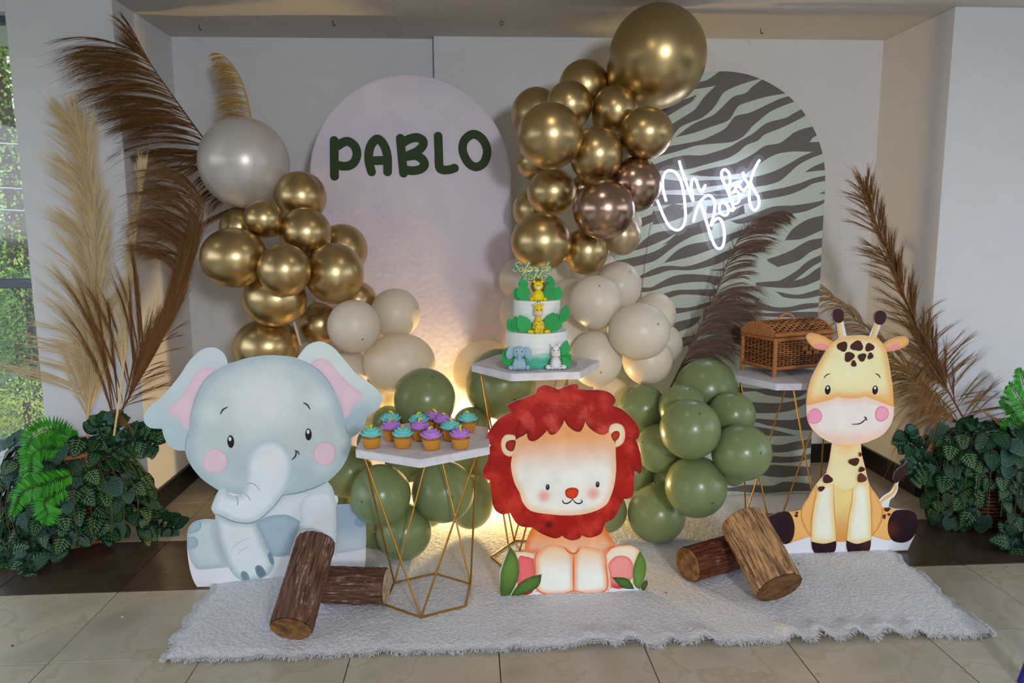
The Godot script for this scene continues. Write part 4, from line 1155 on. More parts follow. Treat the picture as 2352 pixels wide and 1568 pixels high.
# ---------------------------------------------------------------- printed animal boards
func boards() -> void:
	var e := board("elephant_board", "printed grey baby elephant cutout board with pink cheeks", Vector3(-1.023, 0.000, 1.297), 0.1668, smooth([0.1590, 0.8173, 0.1590, 0.8173, 0.1523, 0.8455, 0.1371, 0.8668, 0.1158, 0.8777, 0.0829, 0.8749, 0.0545, 0.8555, 0.0284, 0.8273, 0.0015, 0.7874, -0.0308, 0.7477, -0.0683, 0.7084, -0.1080, 0.6753, -0.1260, 0.6468, -0.1251, 0.6230, -0.1077, 0.6041, -0.0705, 0.5987, -0.0705, 0.5987, -0.0669, 0.5715, -0.0555, 0.5407, -0.0324, 0.5197, 0.0001, 0.5143, 0.0001, 0.5143, 0.0038, 0.4879, 0.0231, 0.4437, 0.0537, 0.4013, 0.0856, 0.3740, 0.1016, 0.3602, 0.1016, 0.3602, 0.0921, 0.3423, 0.0793, 0.3154, 0.0726, 0.2973, 0.0772, 0.2812, 0.0839, 0.2712, 0.0839, 0.2712, 0.0828, 0.2525, 0.0828, 0.2525, 0.0448, 0.2573, 0.0108, 0.2499, -0.0085, 0.2268, -0.0151, 0.1930, -0.0176, 0.1366, -0.0140, 0.0792, -0.0057, 0.0337, 0.0065, 0.0035, 0.0065, 0.0035, 0.0745, -0.0013, 0.2132, -0.0044, 0.3256, -0.0009, 0.5073, 0.0083, 0.5876, 0.0127, 0.6055, 0.0275, 0.6106, 0.1235, 0.6122, 0.1893, 0.5982, 0.2300, 0.5718, 0.2618, 0.5537, 0.2680, 0.5095, 0.2706, 0.5095, 0.2706, 0.5149, 0.2831, 0.5126, 0.3027, 0.5037, 0.3067, 0.5037, 0.3067, 0.4959, 0.3363, 0.4788, 0.3602, 0.4788, 0.3602, 0.5161, 0.3924, 0.5478, 0.4347, 0.5677, 0.4842, 0.5721, 0.5220, 0.5721, 0.5220, 0.5998, 0.5392, 0.6220, 0.5694, 0.6324, 0.6067, 0.6324, 0.6067, 0.6630, 0.6175, 0.6853, 0.6478, 0.6879, 0.6728, 0.6717, 0.6988, 0.6366, 0.7319, 0.5958, 0.7650, 0.5618, 0.8097, 0.5282, 0.8540, 0.4998, 0.8764, 0.4711, 0.8853, 0.4360, 0.8758, 0.4119, 0.8526, 0.3935, 0.8280, 0.3935, 0.8280, 0.3482, 0.8384, 0.2917, 0.8426, 0.2239, 0.8353]))
	var e_hind_foot0 := print_patch(e, "hind_foot", smooth([0.0828, 0.2525, 0.0828, 0.2525, 0.0448, 0.2573, 0.0108, 0.2499, -0.0085, 0.2268, -0.0151, 0.1930, -0.0163, 0.1491, -0.0094, 0.1073, 0.0029, 0.0805, 0.0191, 0.0692, 0.0672, 0.0670, 0.1187, 0.0678, 0.1187, 0.0678, 0.1040, 0.1110, 0.0900, 0.1634, 0.0828, 0.2147]), {"c": lin(204, 218, 217), "edge": lin(163, 180, 186), "w": 0.030, "k": 0.60})
	var e_hind_foot1 := print_patch(e, "hind_foot", smooth([0.5083, 0.2708, 0.5083, 0.2708, 0.5537, 0.2680, 0.5748, 0.2596, 0.5982, 0.2300, 0.6122, 0.1893, 0.6103, 0.0969, 0.5901, 0.0858, 0.5407, 0.0810, 0.4978, 0.0789, 0.4978, 0.0789, 0.4983, 0.1676]), {"c": lin(167, 186, 203), "edge": lin(163, 180, 186), "w": 0.020, "k": 0.40, "low": lin(212, 222, 224), "from": 0.00, "to": 0.60})
	print_patch(e_hind_foot0, "toenail", smooth([-0.0125, 0.2084, -0.0125, 0.2084, 0.0000, 0.2385, 0.0222, 0.2532, 0.0342, 0.2477, 0.0315, 0.2229, 0.0139, 0.2102]), {"c": lin(167, 190, 202), "edge": lin(143, 166, 172), "w": 0.006, "k": 0.80})
	print_patch(e_hind_foot0, "toenail", smooth([-0.0140, 0.1929, -0.0140, 0.1929, 0.0073, 0.1951, 0.0203, 0.1781, 0.0162, 0.1583, -0.0011, 0.1506, -0.0162, 0.1503, -0.0162, 0.1503]), {"c": lin(167, 190, 202), "edge": lin(143, 166, 172), "w": 0.006, "k": 0.80})
	print_patch(e_hind_foot1, "toenail", smooth([0.5549, 0.2666, 0.5549, 0.2666, 0.5747, 0.2583, 0.5904, 0.2340, 0.5707, 0.2313, 0.5570, 0.2417]), {"c": lin(136, 168, 185), "edge": lin(143, 166, 172), "w": 0.006, "k": 0.80})
	print_patch(e_hind_foot1, "toenail", smooth([0.5727, 0.2029, 0.5855, 0.2162, 0.6037, 0.2112, 0.6129, 0.1906, 0.6129, 0.1906, 0.6124, 0.1761, 0.6124, 0.1761, 0.5871, 0.1760, 0.5734, 0.1878]), {"c": lin(136, 168, 185), "edge": lin(143, 166, 172), "w": 0.006, "k": 0.80})
	print_patch(e, "torso", smooth([0.2264, 0.2453, 0.2264, 0.2453, 0.3175, 0.3228, 0.3945, 0.3353, 0.4790, 0.3634, 0.4790, 0.3634, 0.4975, 0.3330, 0.5063, 0.2645, 0.5049, 0.1669, 0.4946, 0.0759, 0.4946, 0.0759, 0.3595, 0.0870, 0.2710, 0.0932, 0.2336, 0.1616]), {"c": lin(220, 230, 233), "edge": lin(188, 202, 202), "w": 0.030, "k": 0.70})
	print_patch(e, "belly", smooth([0.2197, 0.2268, 0.2197, 0.2268, 0.2613, 0.2471, 0.3082, 0.2504, 0.3430, 0.2420, 0.3762, 0.2183, 0.3762, 0.2183, 0.3700, 0.1866, 0.3535, 0.1494, 0.3330, 0.0931, 0.3330, 0.0931, 0.3003, 0.0901, 0.2758, 0.0940, 0.2526, 0.1339]), {"c": lin(170, 192, 204), "edge": lin(143, 166, 172), "w": 0.020, "k": 0.70})
	print_patch(e, "foreleg", smooth([0.3762, 0.2183, 0.3762, 0.2183, 0.3771, 0.2761, 0.3994, 0.3125, 0.4417, 0.3281, 0.4834, 0.3246, 0.4834, 0.3246, 0.5013, 0.2908, 0.5061, 0.2450, 0.5049, 0.1669, 0.4948, 0.0792, 0.4948, 0.0792, 0.4191, 0.0807, 0.3447, 0.0886, 0.3447, 0.0886, 0.3535, 0.1494, 0.3700, 0.1866]), {"c": lin(230, 236, 239), "edge": lin(188, 202, 202), "w": 0.020, "k": 0.55})
	var e_foreleg1 := print_patch(e, "foreleg", smooth([0.0843, 0.2774, 0.0843, 0.2774, 0.1347, 0.2476, 0.2198, 0.2300, 0.2198, 0.2300, 0.2401, 0.1737, 0.2603, 0.1137, 0.2762, 0.0797, 0.2717, 0.0476, 0.2497, 0.0208, 0.2197, 0.0079, 0.1788, 0.0061, 0.1449, 0.0229, 0.1185, 0.0646, 0.1015, 0.1176, 0.0879, 0.1763, 0.0828, 0.2336]), {"c": lin(230, 238, 238), "edge": lin(163, 180, 186), "w": 0.030, "k": 0.80})
	print_patch(e_foreleg1, "toenail", smooth([0.2550, 0.1014, 0.2550, 0.1014, 0.2660, 0.1099, 0.2763, 0.0809, 0.2740, 0.0591, 0.2611, 0.0715]), {"c": lin(121, 149, 160), "edge": lin(143, 166, 172), "w": 0.006, "k": 0.60})
	print_patch(e_foreleg1, "toenail", smooth([0.2088, 0.0546, 0.2198, 0.0644, 0.2340, 0.0570, 0.2462, 0.0309, 0.2427, 0.0209, 0.2247, 0.0125, 0.2247, 0.0125, 0.2138, 0.0281]), {"c": lin(106, 132, 146), "edge": lin(143, 166, 172), "w": 0.006, "k": 0.60})
	print_patch(e_foreleg1, "toenail", smooth([0.1587, 0.0408, 0.1694, 0.0473, 0.1833, 0.0348, 0.1884, 0.0115, 0.1884, 0.0115, 0.1731, 0.0080, 0.1609, 0.0179]), {"c": lin(121, 149, 160), "edge": lin(143, 166, 172), "w": 0.006, "k": 0.60})
	var e_ear0 := print_patch(e, "ear", smooth([0.1590, 0.8173, 0.1590, 0.8173, 0.1523, 0.8455, 0.1371, 0.8668, 0.1158, 0.8777, 0.0829, 0.8749, 0.0545, 0.8555, 0.0284, 0.8273, 0.0015, 0.7874, -0.0308, 0.7477, -0.0683, 0.7084, -0.1080, 0.6753, -0.1260, 0.6468, -0.1251, 0.6230, -0.1077, 0.6041, -0.0705, 0.5987, -0.0705, 0.5987, -0.0669, 0.5715, -0.0555, 0.5407, -0.0324, 0.5197, 0.0001, 0.5143, 0.0001, 0.5143, 0.0168, 0.5870, 0.0813, 0.7598]), {"c": lin(212, 224, 227), "low": lin(185, 208, 215), "from": 0.00, "to": 0.80})
	var e_ear1 := print_patch(e, "ear", smooth([0.3935, 0.8280, 0.3935, 0.8280, 0.4119, 0.8526, 0.4360, 0.8758, 0.4711, 0.8853, 0.4998, 0.8764, 0.5282, 0.8540, 0.5618, 0.8097, 0.5958, 0.7650, 0.6366, 0.7319, 0.6717, 0.6988, 0.6879, 0.6728, 0.6853, 0.6478, 0.6630, 0.6175, 0.6324, 0.6067, 0.6324, 0.6067, 0.6220, 0.5694, 0.5998, 0.5392, 0.5721, 0.5233, 0.5721, 0.5233, 0.5504, 0.5834, 0.4779, 0.7706]), {"c": lin(222, 234, 229), "low": lin(175, 199, 209), "from": 0.15, "to": 0.60})
	print_patch(e_ear0, "inner_ear", smooth([0.1233, 0.8005, 0.1233, 0.8005, 0.0953, 0.8095, 0.0677, 0.8049, 0.0474, 0.7852, 0.0262, 0.7507, -0.0039, 0.7049, -0.0382, 0.6771, -0.0472, 0.6628, -0.0379, 0.6414, -0.0196, 0.6313, -0.0090, 0.6277, -0.0090, 0.6277, -0.0074, 0.6096, 0.0025, 0.5939, 0.0147, 0.5889, 0.0147, 0.5889, 0.0229, 0.6317, 0.0414, 0.6904, 0.0696, 0.7485, 0.0989, 0.7797]), {"c": lin(238, 209, 220), "edge": lin(228, 192, 206), "w": 0.012, "k": 0.50})
	print_patch(e_ear1, "inner_ear", smooth([0.4375, 0.8042, 0.4375, 0.8042, 0.4509, 0.8194, 0.4801, 0.8236, 0.5087, 0.8059, 0.5366, 0.7678, 0.5707, 0.7290, 0.5937, 0.7061, 0.6141, 0.6894, 0.6132, 0.6644, 0.5917, 0.6500, 0.5795, 0.6444, 0.5795, 0.6444, 0.5757, 0.6227, 0.5662, 0.6076, 0.5507, 0.5928, 0.5507, 0.5928, 0.5407, 0.6435, 0.5219, 0.6944, 0.4945, 0.7452, 0.4667, 0.7803]), {"c": lin(238, 209, 220), "edge": lin(228, 186, 204), "w": 0.012, "k": 0.50})
	print_patch(e, "head", smooth([0.1591, 0.8185, 0.1591, 0.8185, 0.2239, 0.8353, 0.2917, 0.8426, 0.3482, 0.8384, 0.3935, 0.8280, 0.3935, 0.8280, 0.4386, 0.8029, 0.4834, 0.7611, 0.5219, 0.6944, 0.5432, 0.6309, 0.5504, 0.5834, 0.5695, 0.5349, 0.5716, 0.5094, 0.5642, 0.4717, 0.5413, 0.4224, 0.5099, 0.3865, 0.4729, 0.3607, 0.4004, 0.3348, 0.3175, 0.3228, 0.3175, 0.3228, 0.2518, 0.2874, 0.1907, 0.3307, 0.1293, 0.3516, 0.1016, 0.3602, 0.1016, 0.3602, 0.0537, 0.4013, 0.0231, 0.4437, 0.0038, 0.4879, 0.0007, 0.5246, 0.0054, 0.5545, 0.0168, 0.5870, 0.0248, 0.6435, 0.0452, 0.7081, 0.0758, 0.7601, 0.1164, 0.7967]), {"c": lin(203, 216, 217), "edge": lin(170, 192, 197), "w": 0.050, "k": 0.75, "dabs": [[0.272, 0.677, 0.190, lin(235, 240, 244), 0.80], [0.090, 0.640, 0.072, lin(224, 235, 234), 0.50], [0.456, 0.667, 0.071, lin(230, 240, 232), 0.60], [0.169, 0.451, 0.102, lin(180, 199, 204), 0.50], [0.391, 0.396, 0.083, lin(173, 194, 203), 0.60]]})
	print_line(e, "outline", [0.0168, 0.5870, 0.0054, 0.5545, 0.0007, 0.5246, 0.0011, 0.5143], 0.0028, lin(143, 166, 172))
	print_line(e, "outline", [0.5500, 0.5740, 0.5580, 0.5483, 0.5704, 0.5253], 0.0028, lin(143, 166, 172))
	print_line(e, "outline", [0.5219, 0.6944, 0.4945, 0.7452, 0.4667, 0.7803, 0.4375, 0.8042], 0.0028, lin(143, 166, 172))
	print_line(e, "outline", [0.0229, 0.6317, 0.0414, 0.6904, 0.0758, 0.7601, 0.1233, 0.8005], 0.0021, lin(143, 166, 172))
	print_line(e, "outline", [0.4759, 0.3605, 0.4304, 0.3419, 0.3706, 0.3278, 0.3146, 0.3231], 0.0034, lin(110, 130, 142))
	print_patch(e, "trunk", smooth([0.2169, 0.4969, 0.2412, 0.5260, 0.2817, 0.5356, 0.3159, 0.5270, 0.3434, 0.4971, 0.3574, 0.4491, 0.3533, 0.3990, 0.3367, 0.3561, 0.3051, 0.3080, 0.2681, 0.2669, 0.2318, 0.2384, 0.1910, 0.2296, 0.1457, 0.2402, 0.1128, 0.2622, 0.0841, 0.2743, 0.0841, 0.2743, 0.0737, 0.2972, 0.0826, 0.3245, 0.0986, 0.3573, 0.1134, 0.3698, 0.1272, 0.3642, 0.1292, 0.3485, 0.1399, 0.3382, 0.1624, 0.3350, 0.1800, 0.3441, 0.1899, 0.3683, 0.1963, 0.4115, 0.2018, 0.4608]), {"c": lin(235, 241, 244), "edge": lin(185, 204, 209), "w": 0.028, "k": 0.80})
	print_line(e, "outline", [0.0843, 0.2774, 0.1126, 0.2591, 0.1457, 0.2402, 0.1910, 0.2296, 0.2318, 0.2384, 0.2803, 0.2785, 0.3175, 0.3228], 0.0028, lin(110, 130, 142))
	print_line(e, "crease", [0.1962, 0.3791, 0.2218, 0.3751, 0.2422, 0.3482], 0.0028, lin(143, 166, 172))
	print_line(e, "crease", [0.1848, 0.3469, 0.1993, 0.3299, 0.2069, 0.3116], 0.0028, lin(143, 166, 172))
	print_line(e, "crease", [0.1585, 0.3366, 0.1641, 0.3141, 0.1602, 0.2956], 0.0028, lin(143, 166, 172))
	print_line(e, "crease", [0.1280, 0.1308, 0.1583, 0.1596, 0.2083, 0.1769], 0.0028, lin(188, 202, 202))
	print_line(e, "crease", [0.1500, 0.1125, 0.1682, 0.1298, 0.1978, 0.1428], 0.0028, lin(188, 202, 202))
	print_line(e, "crease", [0.3850, 0.1884, 0.4176, 0.1852, 0.4528, 0.1655], 0.0028, lin(188, 202, 202))
	print_patch(e, "cheek", oval(0.0958, 0.4700, 0.0402, 0.0451, 24, 0.03), {"c": lin(238, 209, 220), "edge": lin(235, 180, 192), "w": 0.004, "k": 0.60})
	print_patch(e, "cheek", oval(0.4744, 0.4700, 0.0392, 0.0459, 24, 0.03), {"c": lin(238, 209, 220), "edge": lin(235, 168, 187), "w": 0.004, "k": 0.70})
	var e_eye0 := print_patch(e, "eye", oval(0.1524, 0.5377, 0.0112, 0.0232, 24, 0.00), {"c": lin(24, 28, 38), "mottle": 0.00})
	var e_eye1 := print_patch(e, "eye", oval(0.4203, 0.5461, 0.0111, 0.0224, 24, 0.00), {"c": lin(24, 28, 38), "mottle": 0.00})
	print_patch(e_eye0, "eye_glint", oval(0.1507, 0.5476, 0.0050, 0.0079, 24, 0.00), {"c": lin(225, 232, 240), "mottle": 0.00})
	print_patch(e_eye1, "eye_glint", oval(0.4196, 0.5561, 0.0053, 0.0081, 24, 0.00), {"c": lin(225, 232, 240), "mottle": 0.00})
	print_line(e, "eyebrow", [0.1237, 0.6394, 0.1329, 0.6551, 0.1502, 0.6644], 0.0055, lin(58, 66, 76))
	print_line(e, "eyebrow", [0.4069, 0.6655, 0.4205, 0.6567, 0.4302, 0.6388], 0.0055, lin(58, 66, 76))
	print_line(e, "mouth", [0.3577, 0.4553, 0.3711, 0.4681, 0.3750, 0.4886], 0.0055, lin(58, 66, 76))
	print_line(e, "mouth", [0.3693, 0.4908, 0.3795, 0.4838, 0.3848, 0.4722], 0.0048, lin(58, 66, 76))
	var l := board("lion_board", "printed lion cub cutout board with a red mane", Vector3(0.081, 0.000, 1.455), 0.0242, smooth([0.1252, 0.7326, 0.1252, 0.7326, 0.1303, 0.7490, 0.1557, 0.7597, 0.1863, 0.7503, 0.2016, 0.7437, 0.2271, 0.7545, 0.2577, 0.7615, 0.2680, 0.7536, 0.2670, 0.7432, 0.2670, 0.7432, 0.3091, 0.7397, 0.3555, 0.7360, 0.3840, 0.7224, 0.3962, 0.7038, 0.3948, 0.6934, 0.3872, 0.6832, 0.3872, 0.6832, 0.4185, 0.6693, 0.4502, 0.6422, 0.4742, 0.6100, 0.4816, 0.5780, 0.4725, 0.5623, 0.4672, 0.5625, 0.4672, 0.5625, 0.4810, 0.5302, 0.4908, 0.4817, 0.4914, 0.4495, 0.4827, 0.4390, 0.4665, 0.4557, 0.4665, 0.4557, 0.4648, 0.4072, 0.4629, 0.3640, 0.4445, 0.3510, 0.4313, 0.3515, 0.4313, 0.3515, 0.4185, 0.3221, 0.3979, 0.2846, 0.3663, 0.2667, 0.3663, 0.2667, 0.3612, 0.2532, 0.3828, 0.2194, 0.4046, 0.1810, 0.4046, 0.1810, 0.4474, 0.1809, 0.4743, 0.1714, 0.4907, 0.1552, 0.4907, 0.1552, 0.5072, 0.1367, 0.5147, 0.1084, 0.5112, 0.0694, 0.5048, 0.0387, 0.5048, 0.0387, 0.5198, 0.0465, 0.5198, 0.0465, 0.5212, 0.0295, 0.5097, 0.0075, 0.5097, 0.0075, 0.3695, 0.0056, 0.2624, 0.0051, 0.1189, 0.0063, -0.0024, 0.0037, -0.0024, 0.0037, -0.0028, 0.0815, 0.0012, 0.1144, 0.0171, 0.1577, 0.0330, 0.1899, 0.0330, 0.1899, 0.0470, 0.1729, 0.0470, 0.1729, 0.0825, 0.1714, 0.0825, 0.1714, 0.0905, 0.2093, 0.1036, 0.2416, 0.1115, 0.2587, 0.1115, 0.2587, 0.0724, 0.2645, 0.0518, 0.2816, 0.0338, 0.3147, 0.0338, 0.3147, 0.0079, 0.3103, -0.0177, 0.3274, -0.0277, 0.3600, -0.0299, 0.3921, -0.0346, 0.4348, -0.0346, 0.4348, -0.0575, 0.4462, -0.0546, 0.4778, -0.0389, 0.5090, -0.0413, 0.5301, -0.0308, 0.5560, -0.0460, 0.5616, -0.0460, 0.5616, -0.0432, 0.5877, -0.0225, 0.6235, 0.0081, 0.6539, 0.0387, 0.6686, 0.0387, 0.6686, 0.0251, 0.6922, 0.0251, 0.6922, 0.0541, 0.7070, 0.0896, 0.7190]))
	print_patch(l, "body", smooth([0.1115, 0.2630, 0.1115, 0.2630, 0.3611, 0.2560, 0.3611, 0.2560, 0.3828, 0.2194, 0.4046, 0.1810, 0.4046, 0.1810, 0.3704, 0.1481, 0.3684, 0.0926, 0.3758, 0.0194, 0.3758, 0.0194, 0.2570, 0.0126, 0.1295, 0.0254, 0.1295, 0.0254, 0.1190, 0.0870, 0.1202, 0.1615, 0.1202, 0.1615, 0.0825, 0.1714, 0.0825, 0.1714, 0.0905, 0.2093]), {"c": lin(250, 158, 84), "edge": lin(235, 106, 36), "w": 0.030, "k": 0.85, "low": lin(250, 250, 238), "from": 0.15, "to": 0.95, "mottle": 0.14})
	var l_hind_paw0 := print_patch(l, "hind_paw", smooth([0.0485, 0.1728, 0.0485, 0.1728, 0.0825, 0.1714, 0.1202, 0.1632, 0.1202, 0.1632, 0.1200, 0.0481, 0.0925, 0.0104, 0.0503, 0.0096, 0.0445, 0.1070]), {"c": lin(250, 228, 198), "edge": lin(250, 144, 66), "w": 0.010, "k": 0.60})
	print_patch(l_hind_paw0, "paw_pad", smooth([0.0615, 0.1459, 0.0877, 0.1536, 0.1165, 0.1435, 0.1165, 0.1435, 0.1190, 0.0482, 0.1030, 0.0154, 0.0609, 0.0258]), {"c": lin(246, 114, 114), "edge": lin(180, 42, 36), "w": 0.020, "k": 0.30, "low": lin(180, 36, 30), "from": 0.00, "to": 0.30})
	var l_hind_paw1 := print_patch(l, "hind_paw", smooth([0.3677, 0.1538, 0.3994, 0.1773, 0.4474, 0.1809, 0.4797, 0.1684, 0.4907, 0.1541, 0.4907, 0.1541, 0.4756, 0.0990, 0.4714, 0.0318, 0.4231, 0.0200, 0.3854, 0.0234, 0.3854, 0.0234, 0.3767, 0.0754, 0.3697, 0.1204]), {"c": lin(250, 234, 204), "edge": lin(250, 144, 66), "w": 0.012, "k": 0.70})
	print_patch(l_hind_paw1, "paw_pad", smooth([0.3789, 0.1116, 0.3999, 0.1374, 0.4266, 0.1424, 0.4535, 0.1323, 0.4691, 0.1021, 0.4682, 0.0601, 0.4682, 0.0601, 0.4285, 0.0197, 0.3907, 0.0271, 0.3907, 0.0271, 0.3847, 0.0751]), {"c": lin(250, 156, 146), "edge": lin(228, 90, 72), "w": 0.012, "k": 0.60, "low": lin(180, 36, 30), "from": 0.00, "to": 0.30})
	print_patch(l, "foreleg", smooth([0.1244, 0.1531, 0.1664, 0.1953, 0.2296, 0.1817, 0.2519, 0.1531, 0.2565, 0.0975, 0.2570, 0.0194, 0.2570, 0.0194, 0.2197, 0.0088, 0.1560, 0.0118, 0.1268, 0.0283, 0.1243, 0.0923]), {"c": lin(250, 206, 158), "edge": lin(246, 150, 86), "w": 0.022, "k": 0.80, "low": lin(250, 250, 238), "from": 0.35, "to": 1.00})
	var l_foreleg1 := print_patch(l, "foreleg", smooth([0.2599, 0.1500, 0.2824, 0.1850, 0.3622, 0.1651, 0.3622, 0.1651, 0.3710, 0.0980, 0.3782, 0.0361, 0.3694, 0.0141, 0.3265, 0.0065, 0.2730, 0.0091, 0.2580, 0.0238, 0.2580, 0.0238]), {"c": lin(250, 206, 158), "edge": lin(246, 150, 86), "w": 0.022, "k": 0.80, "low": lin(250, 250, 238), "from": 0.35, "to": 1.00})
	print_line(l, "crease", [0.2233, 0.1819, 0.2376, 0.1648, 0.2561, 0.1574, 0.2693, 0.1646, 0.2782, 0.1769], 0.0067, lin(235, 106, 36))
	print_line(l, "crease", [0.2561, 0.1574, 0.2554, 0.0976, 0.2570, 0.0194], 0.0050, lin(235, 106, 36))
	print_line(l, "outline", [0.1202, 0.1588, 0.1201, 0.0870, 0.1242, 0.0368, 0.1560, 0.0129, 0.2091, 0.0082, 0.2570, 0.0194], 0.0039, lin(235, 106, 36))
	print_line(l, "outline", [0.3704, 0.1509, 0.3716, 0.0980, 0.3782, 0.0361, 0.3640, 0.0115, 0.3158, 0.0053, 0.2580, 0.0204], 0.0039, lin(235, 106, 36))
	print_line(l, "outline", [0.3693, 0.1481, 0.3941, 0.1748, 0.4474, 0.1798], 0.0033, lin(235, 106, 36))
	print_patch(l, "leaf", smooth([0.0330, 0.1910, 0.0330, 0.1910, 0.0511, 0.1672, 0.0640, 0.1227, 0.0585, 0.0676, 0.0265, 0.0035, 0.0265, 0.0035, 0.0003, 0.0092, -0.0019, 0.0648, 0.0038, 0.1143]), {"c": lin(106, 138, 60), "edge": lin(60, 91, 31), "w": 0.020, "k": 0.70, "low": lin(72, 102, 42), "from": 0.00, "to": 0.40, "mottle": 0.30})
	print_patch(l, "leaf", smooth([0.1427, 0.0860, 0.1427, 0.0860, 0.1374, 0.0529, 0.1189, 0.0314, 0.0766, 0.0139, 0.0318, 0.0049, 0.0318, 0.0049, 0.0451, 0.0293, 0.0716, 0.0615, 0.1085, 0.0792]), {"c": lin(86, 118, 48), "edge": lin(42, 72, 24), "w": 0.012, "k": 0.80, "mottle": 0.30})
	print_patch(l, "leaf", smooth([0.4906, 0.1569, 0.4906, 0.1569, 0.5072, 0.1339, 0.5148, 0.1028, 0.5113, 0.0637, 0.4934, 0.0127, 0.4934, 0.0127, 0.4769, 0.0259, 0.4683, 0.0545, 0.4712, 0.1048]), {"c": lin(114, 146, 66), "edge": lin(72, 114, 36), "w": 0.014, "k": 0.70, "mottle": 0.30})
	print_patch(l, "leaf", smooth([0.3929, 0.0635, 0.3929, 0.0635, 0.4224, 0.0622, 0.4494, 0.0553, 0.4660, 0.0321, 0.4728, 0.0160, 0.4728, 0.0160, 0.4338, 0.0212, 0.4120, 0.0402]), {"c": lin(84, 120, 48), "edge": lin(36, 60, 22), "w": 0.010, "k": 0.80, "mottle": 0.30})
	print_patch(l, "leaf", smooth([0.5198, 0.0465, 0.5198, 0.0465, 0.5212, 0.0295, 0.5097, 0.0075, 0.5097, 0.0075, 0.4976, 0.0165, 0.5048, 0.0387]), {"c": lin(90, 102, 48), "edge": lin(42, 54, 22), "w": 0.008, "k": 0.80, "mottle": 0.30})
	print_patch(l, "mane", smooth([0.1252, 0.7326, 0.1252, 0.7326, 0.1303, 0.7490, 0.1557, 0.7597, 0.1863, 0.7503, 0.2016, 0.7437, 0.2271, 0.7545, 0.2577, 0.7615, 0.2680, 0.7536, 0.2670, 0.7432, 0.2670, 0.7432, 0.3091, 0.7397, 0.3555, 0.7360, 0.3840, 0.7224, 0.3962, 0.7038, 0.3948, 0.6934, 0.3872, 0.6832, 0.3872, 0.6832, 0.4185, 0.6693, 0.4502, 0.6422, 0.4742, 0.6100, 0.4816, 0.5780, 0.4725, 0.5623, 0.4672, 0.5625, 0.4672, 0.5625, 0.4810, 0.5302, 0.4908, 0.4817, 0.4914, 0.4495, 0.4827, 0.4390, 0.4665, 0.4557, 0.4665, 0.4557, 0.4648, 0.4072, 0.4629, 0.3640, 0.4445, 0.3510, 0.4313, 0.3515, 0.4313, 0.3515, 0.4185, 0.3221, 0.3979, 0.2846, 0.3663, 0.2667, 0.3663, 0.2667, 0.3612, 0.2532, 0.3509, 0.2273, 0.3139, 0.2139, 0.2832, 0.2234, 0.2832, 0.2234, 0.2743, 0.2117, 0.2506, 0.2066, 0.2268, 0.2147, 0.2162, 0.2250, 0.2162, 0.2250, 0.1926, 0.2161, 0.1559, 0.2285, 0.1297, 0.2449, 0.1115, 0.2587, 0.1115, 0.2587, 0.0724, 0.2645, 0.0518, 0.2816, 0.0338, 0.3147, 0.0338, 0.3147, 0.0079, 0.3103, -0.0177, 0.3274, -0.0277, 0.3600, -0.0299, 0.3921, -0.0346, 0.4348, -0.0346, 0.4348, -0.0575, 0.4462, -0.0546, 0.4778, -0.0389, 0.5090, -0.0413, 0.5301, -0.0308, 0.5560, -0.0460, 0.5616, -0.0460, 0.5616, -0.0432, 0.5877, -0.0225, 0.6235, 0.0081, 0.6539, 0.0387, 0.6686, 0.0387, 0.6686, 0.0251, 0.6922, 0.0251, 0.6922, 0.0541, 0.7070, 0.0896, 0.7190]), {"c": lin(168, 20, 10), "edge": lin(118, 10, 6), "w": 0.02, "k": 0.6, "mottle": 0.55, "bloom": lin(214, 62, 43), "dabs": [[0.169, 0.267, 0.019, lin(60, 12, 10), 0.90], [0.140, 0.744, 0.036, lin(108, 12, 17), 0.70], [0.258, 0.754, 0.031, lin(108, 12, 17), 0.70], [-0.020, 0.402, 0.057, lin(204, 48, 14), 0.50], [0.460, 0.386, 0.058, lin(198, 36, 12), 0.50]]})
	print_patch(l, "face", smooth([0.0480, 0.5379, 0.0386, 0.4960, 0.0399, 0.4642, 0.0499, 0.4213, 0.0678, 0.3833, 0.0754, 0.3562, 0.0935, 0.3287, 0.1194, 0.3142, 0.1767, 0.3039, 0.2291, 0.2981, 0.2921, 0.3006, 0.3394, 0.3141, 0.3708, 0.3347, 0.3862, 0.3667, 0.3962, 0.4042, 0.4018, 0.4524, 0.4000, 0.5059, 0.3968, 0.5486, 0.3780, 0.5915, 0.3101, 0.6354, 0.2070, 0.6434, 0.1148, 0.6146, 0.0559, 0.5744]), {"c": lin(250, 246, 233), "edge": lin(250, 192, 134), "w": 0.030, "k": 0.75, "low": lin(247, 170, 106), "from": 0.86, "to": 0.40, "dabs": [[0.151, 0.371, 0.032, lin(250, 156, 146), 0.85], [0.324, 0.374, 0.033, lin(250, 156, 146), 0.85], [0.236, 0.588, 0.021, lin(246, 150, 84), 0.60]], "mottle": 0.10})
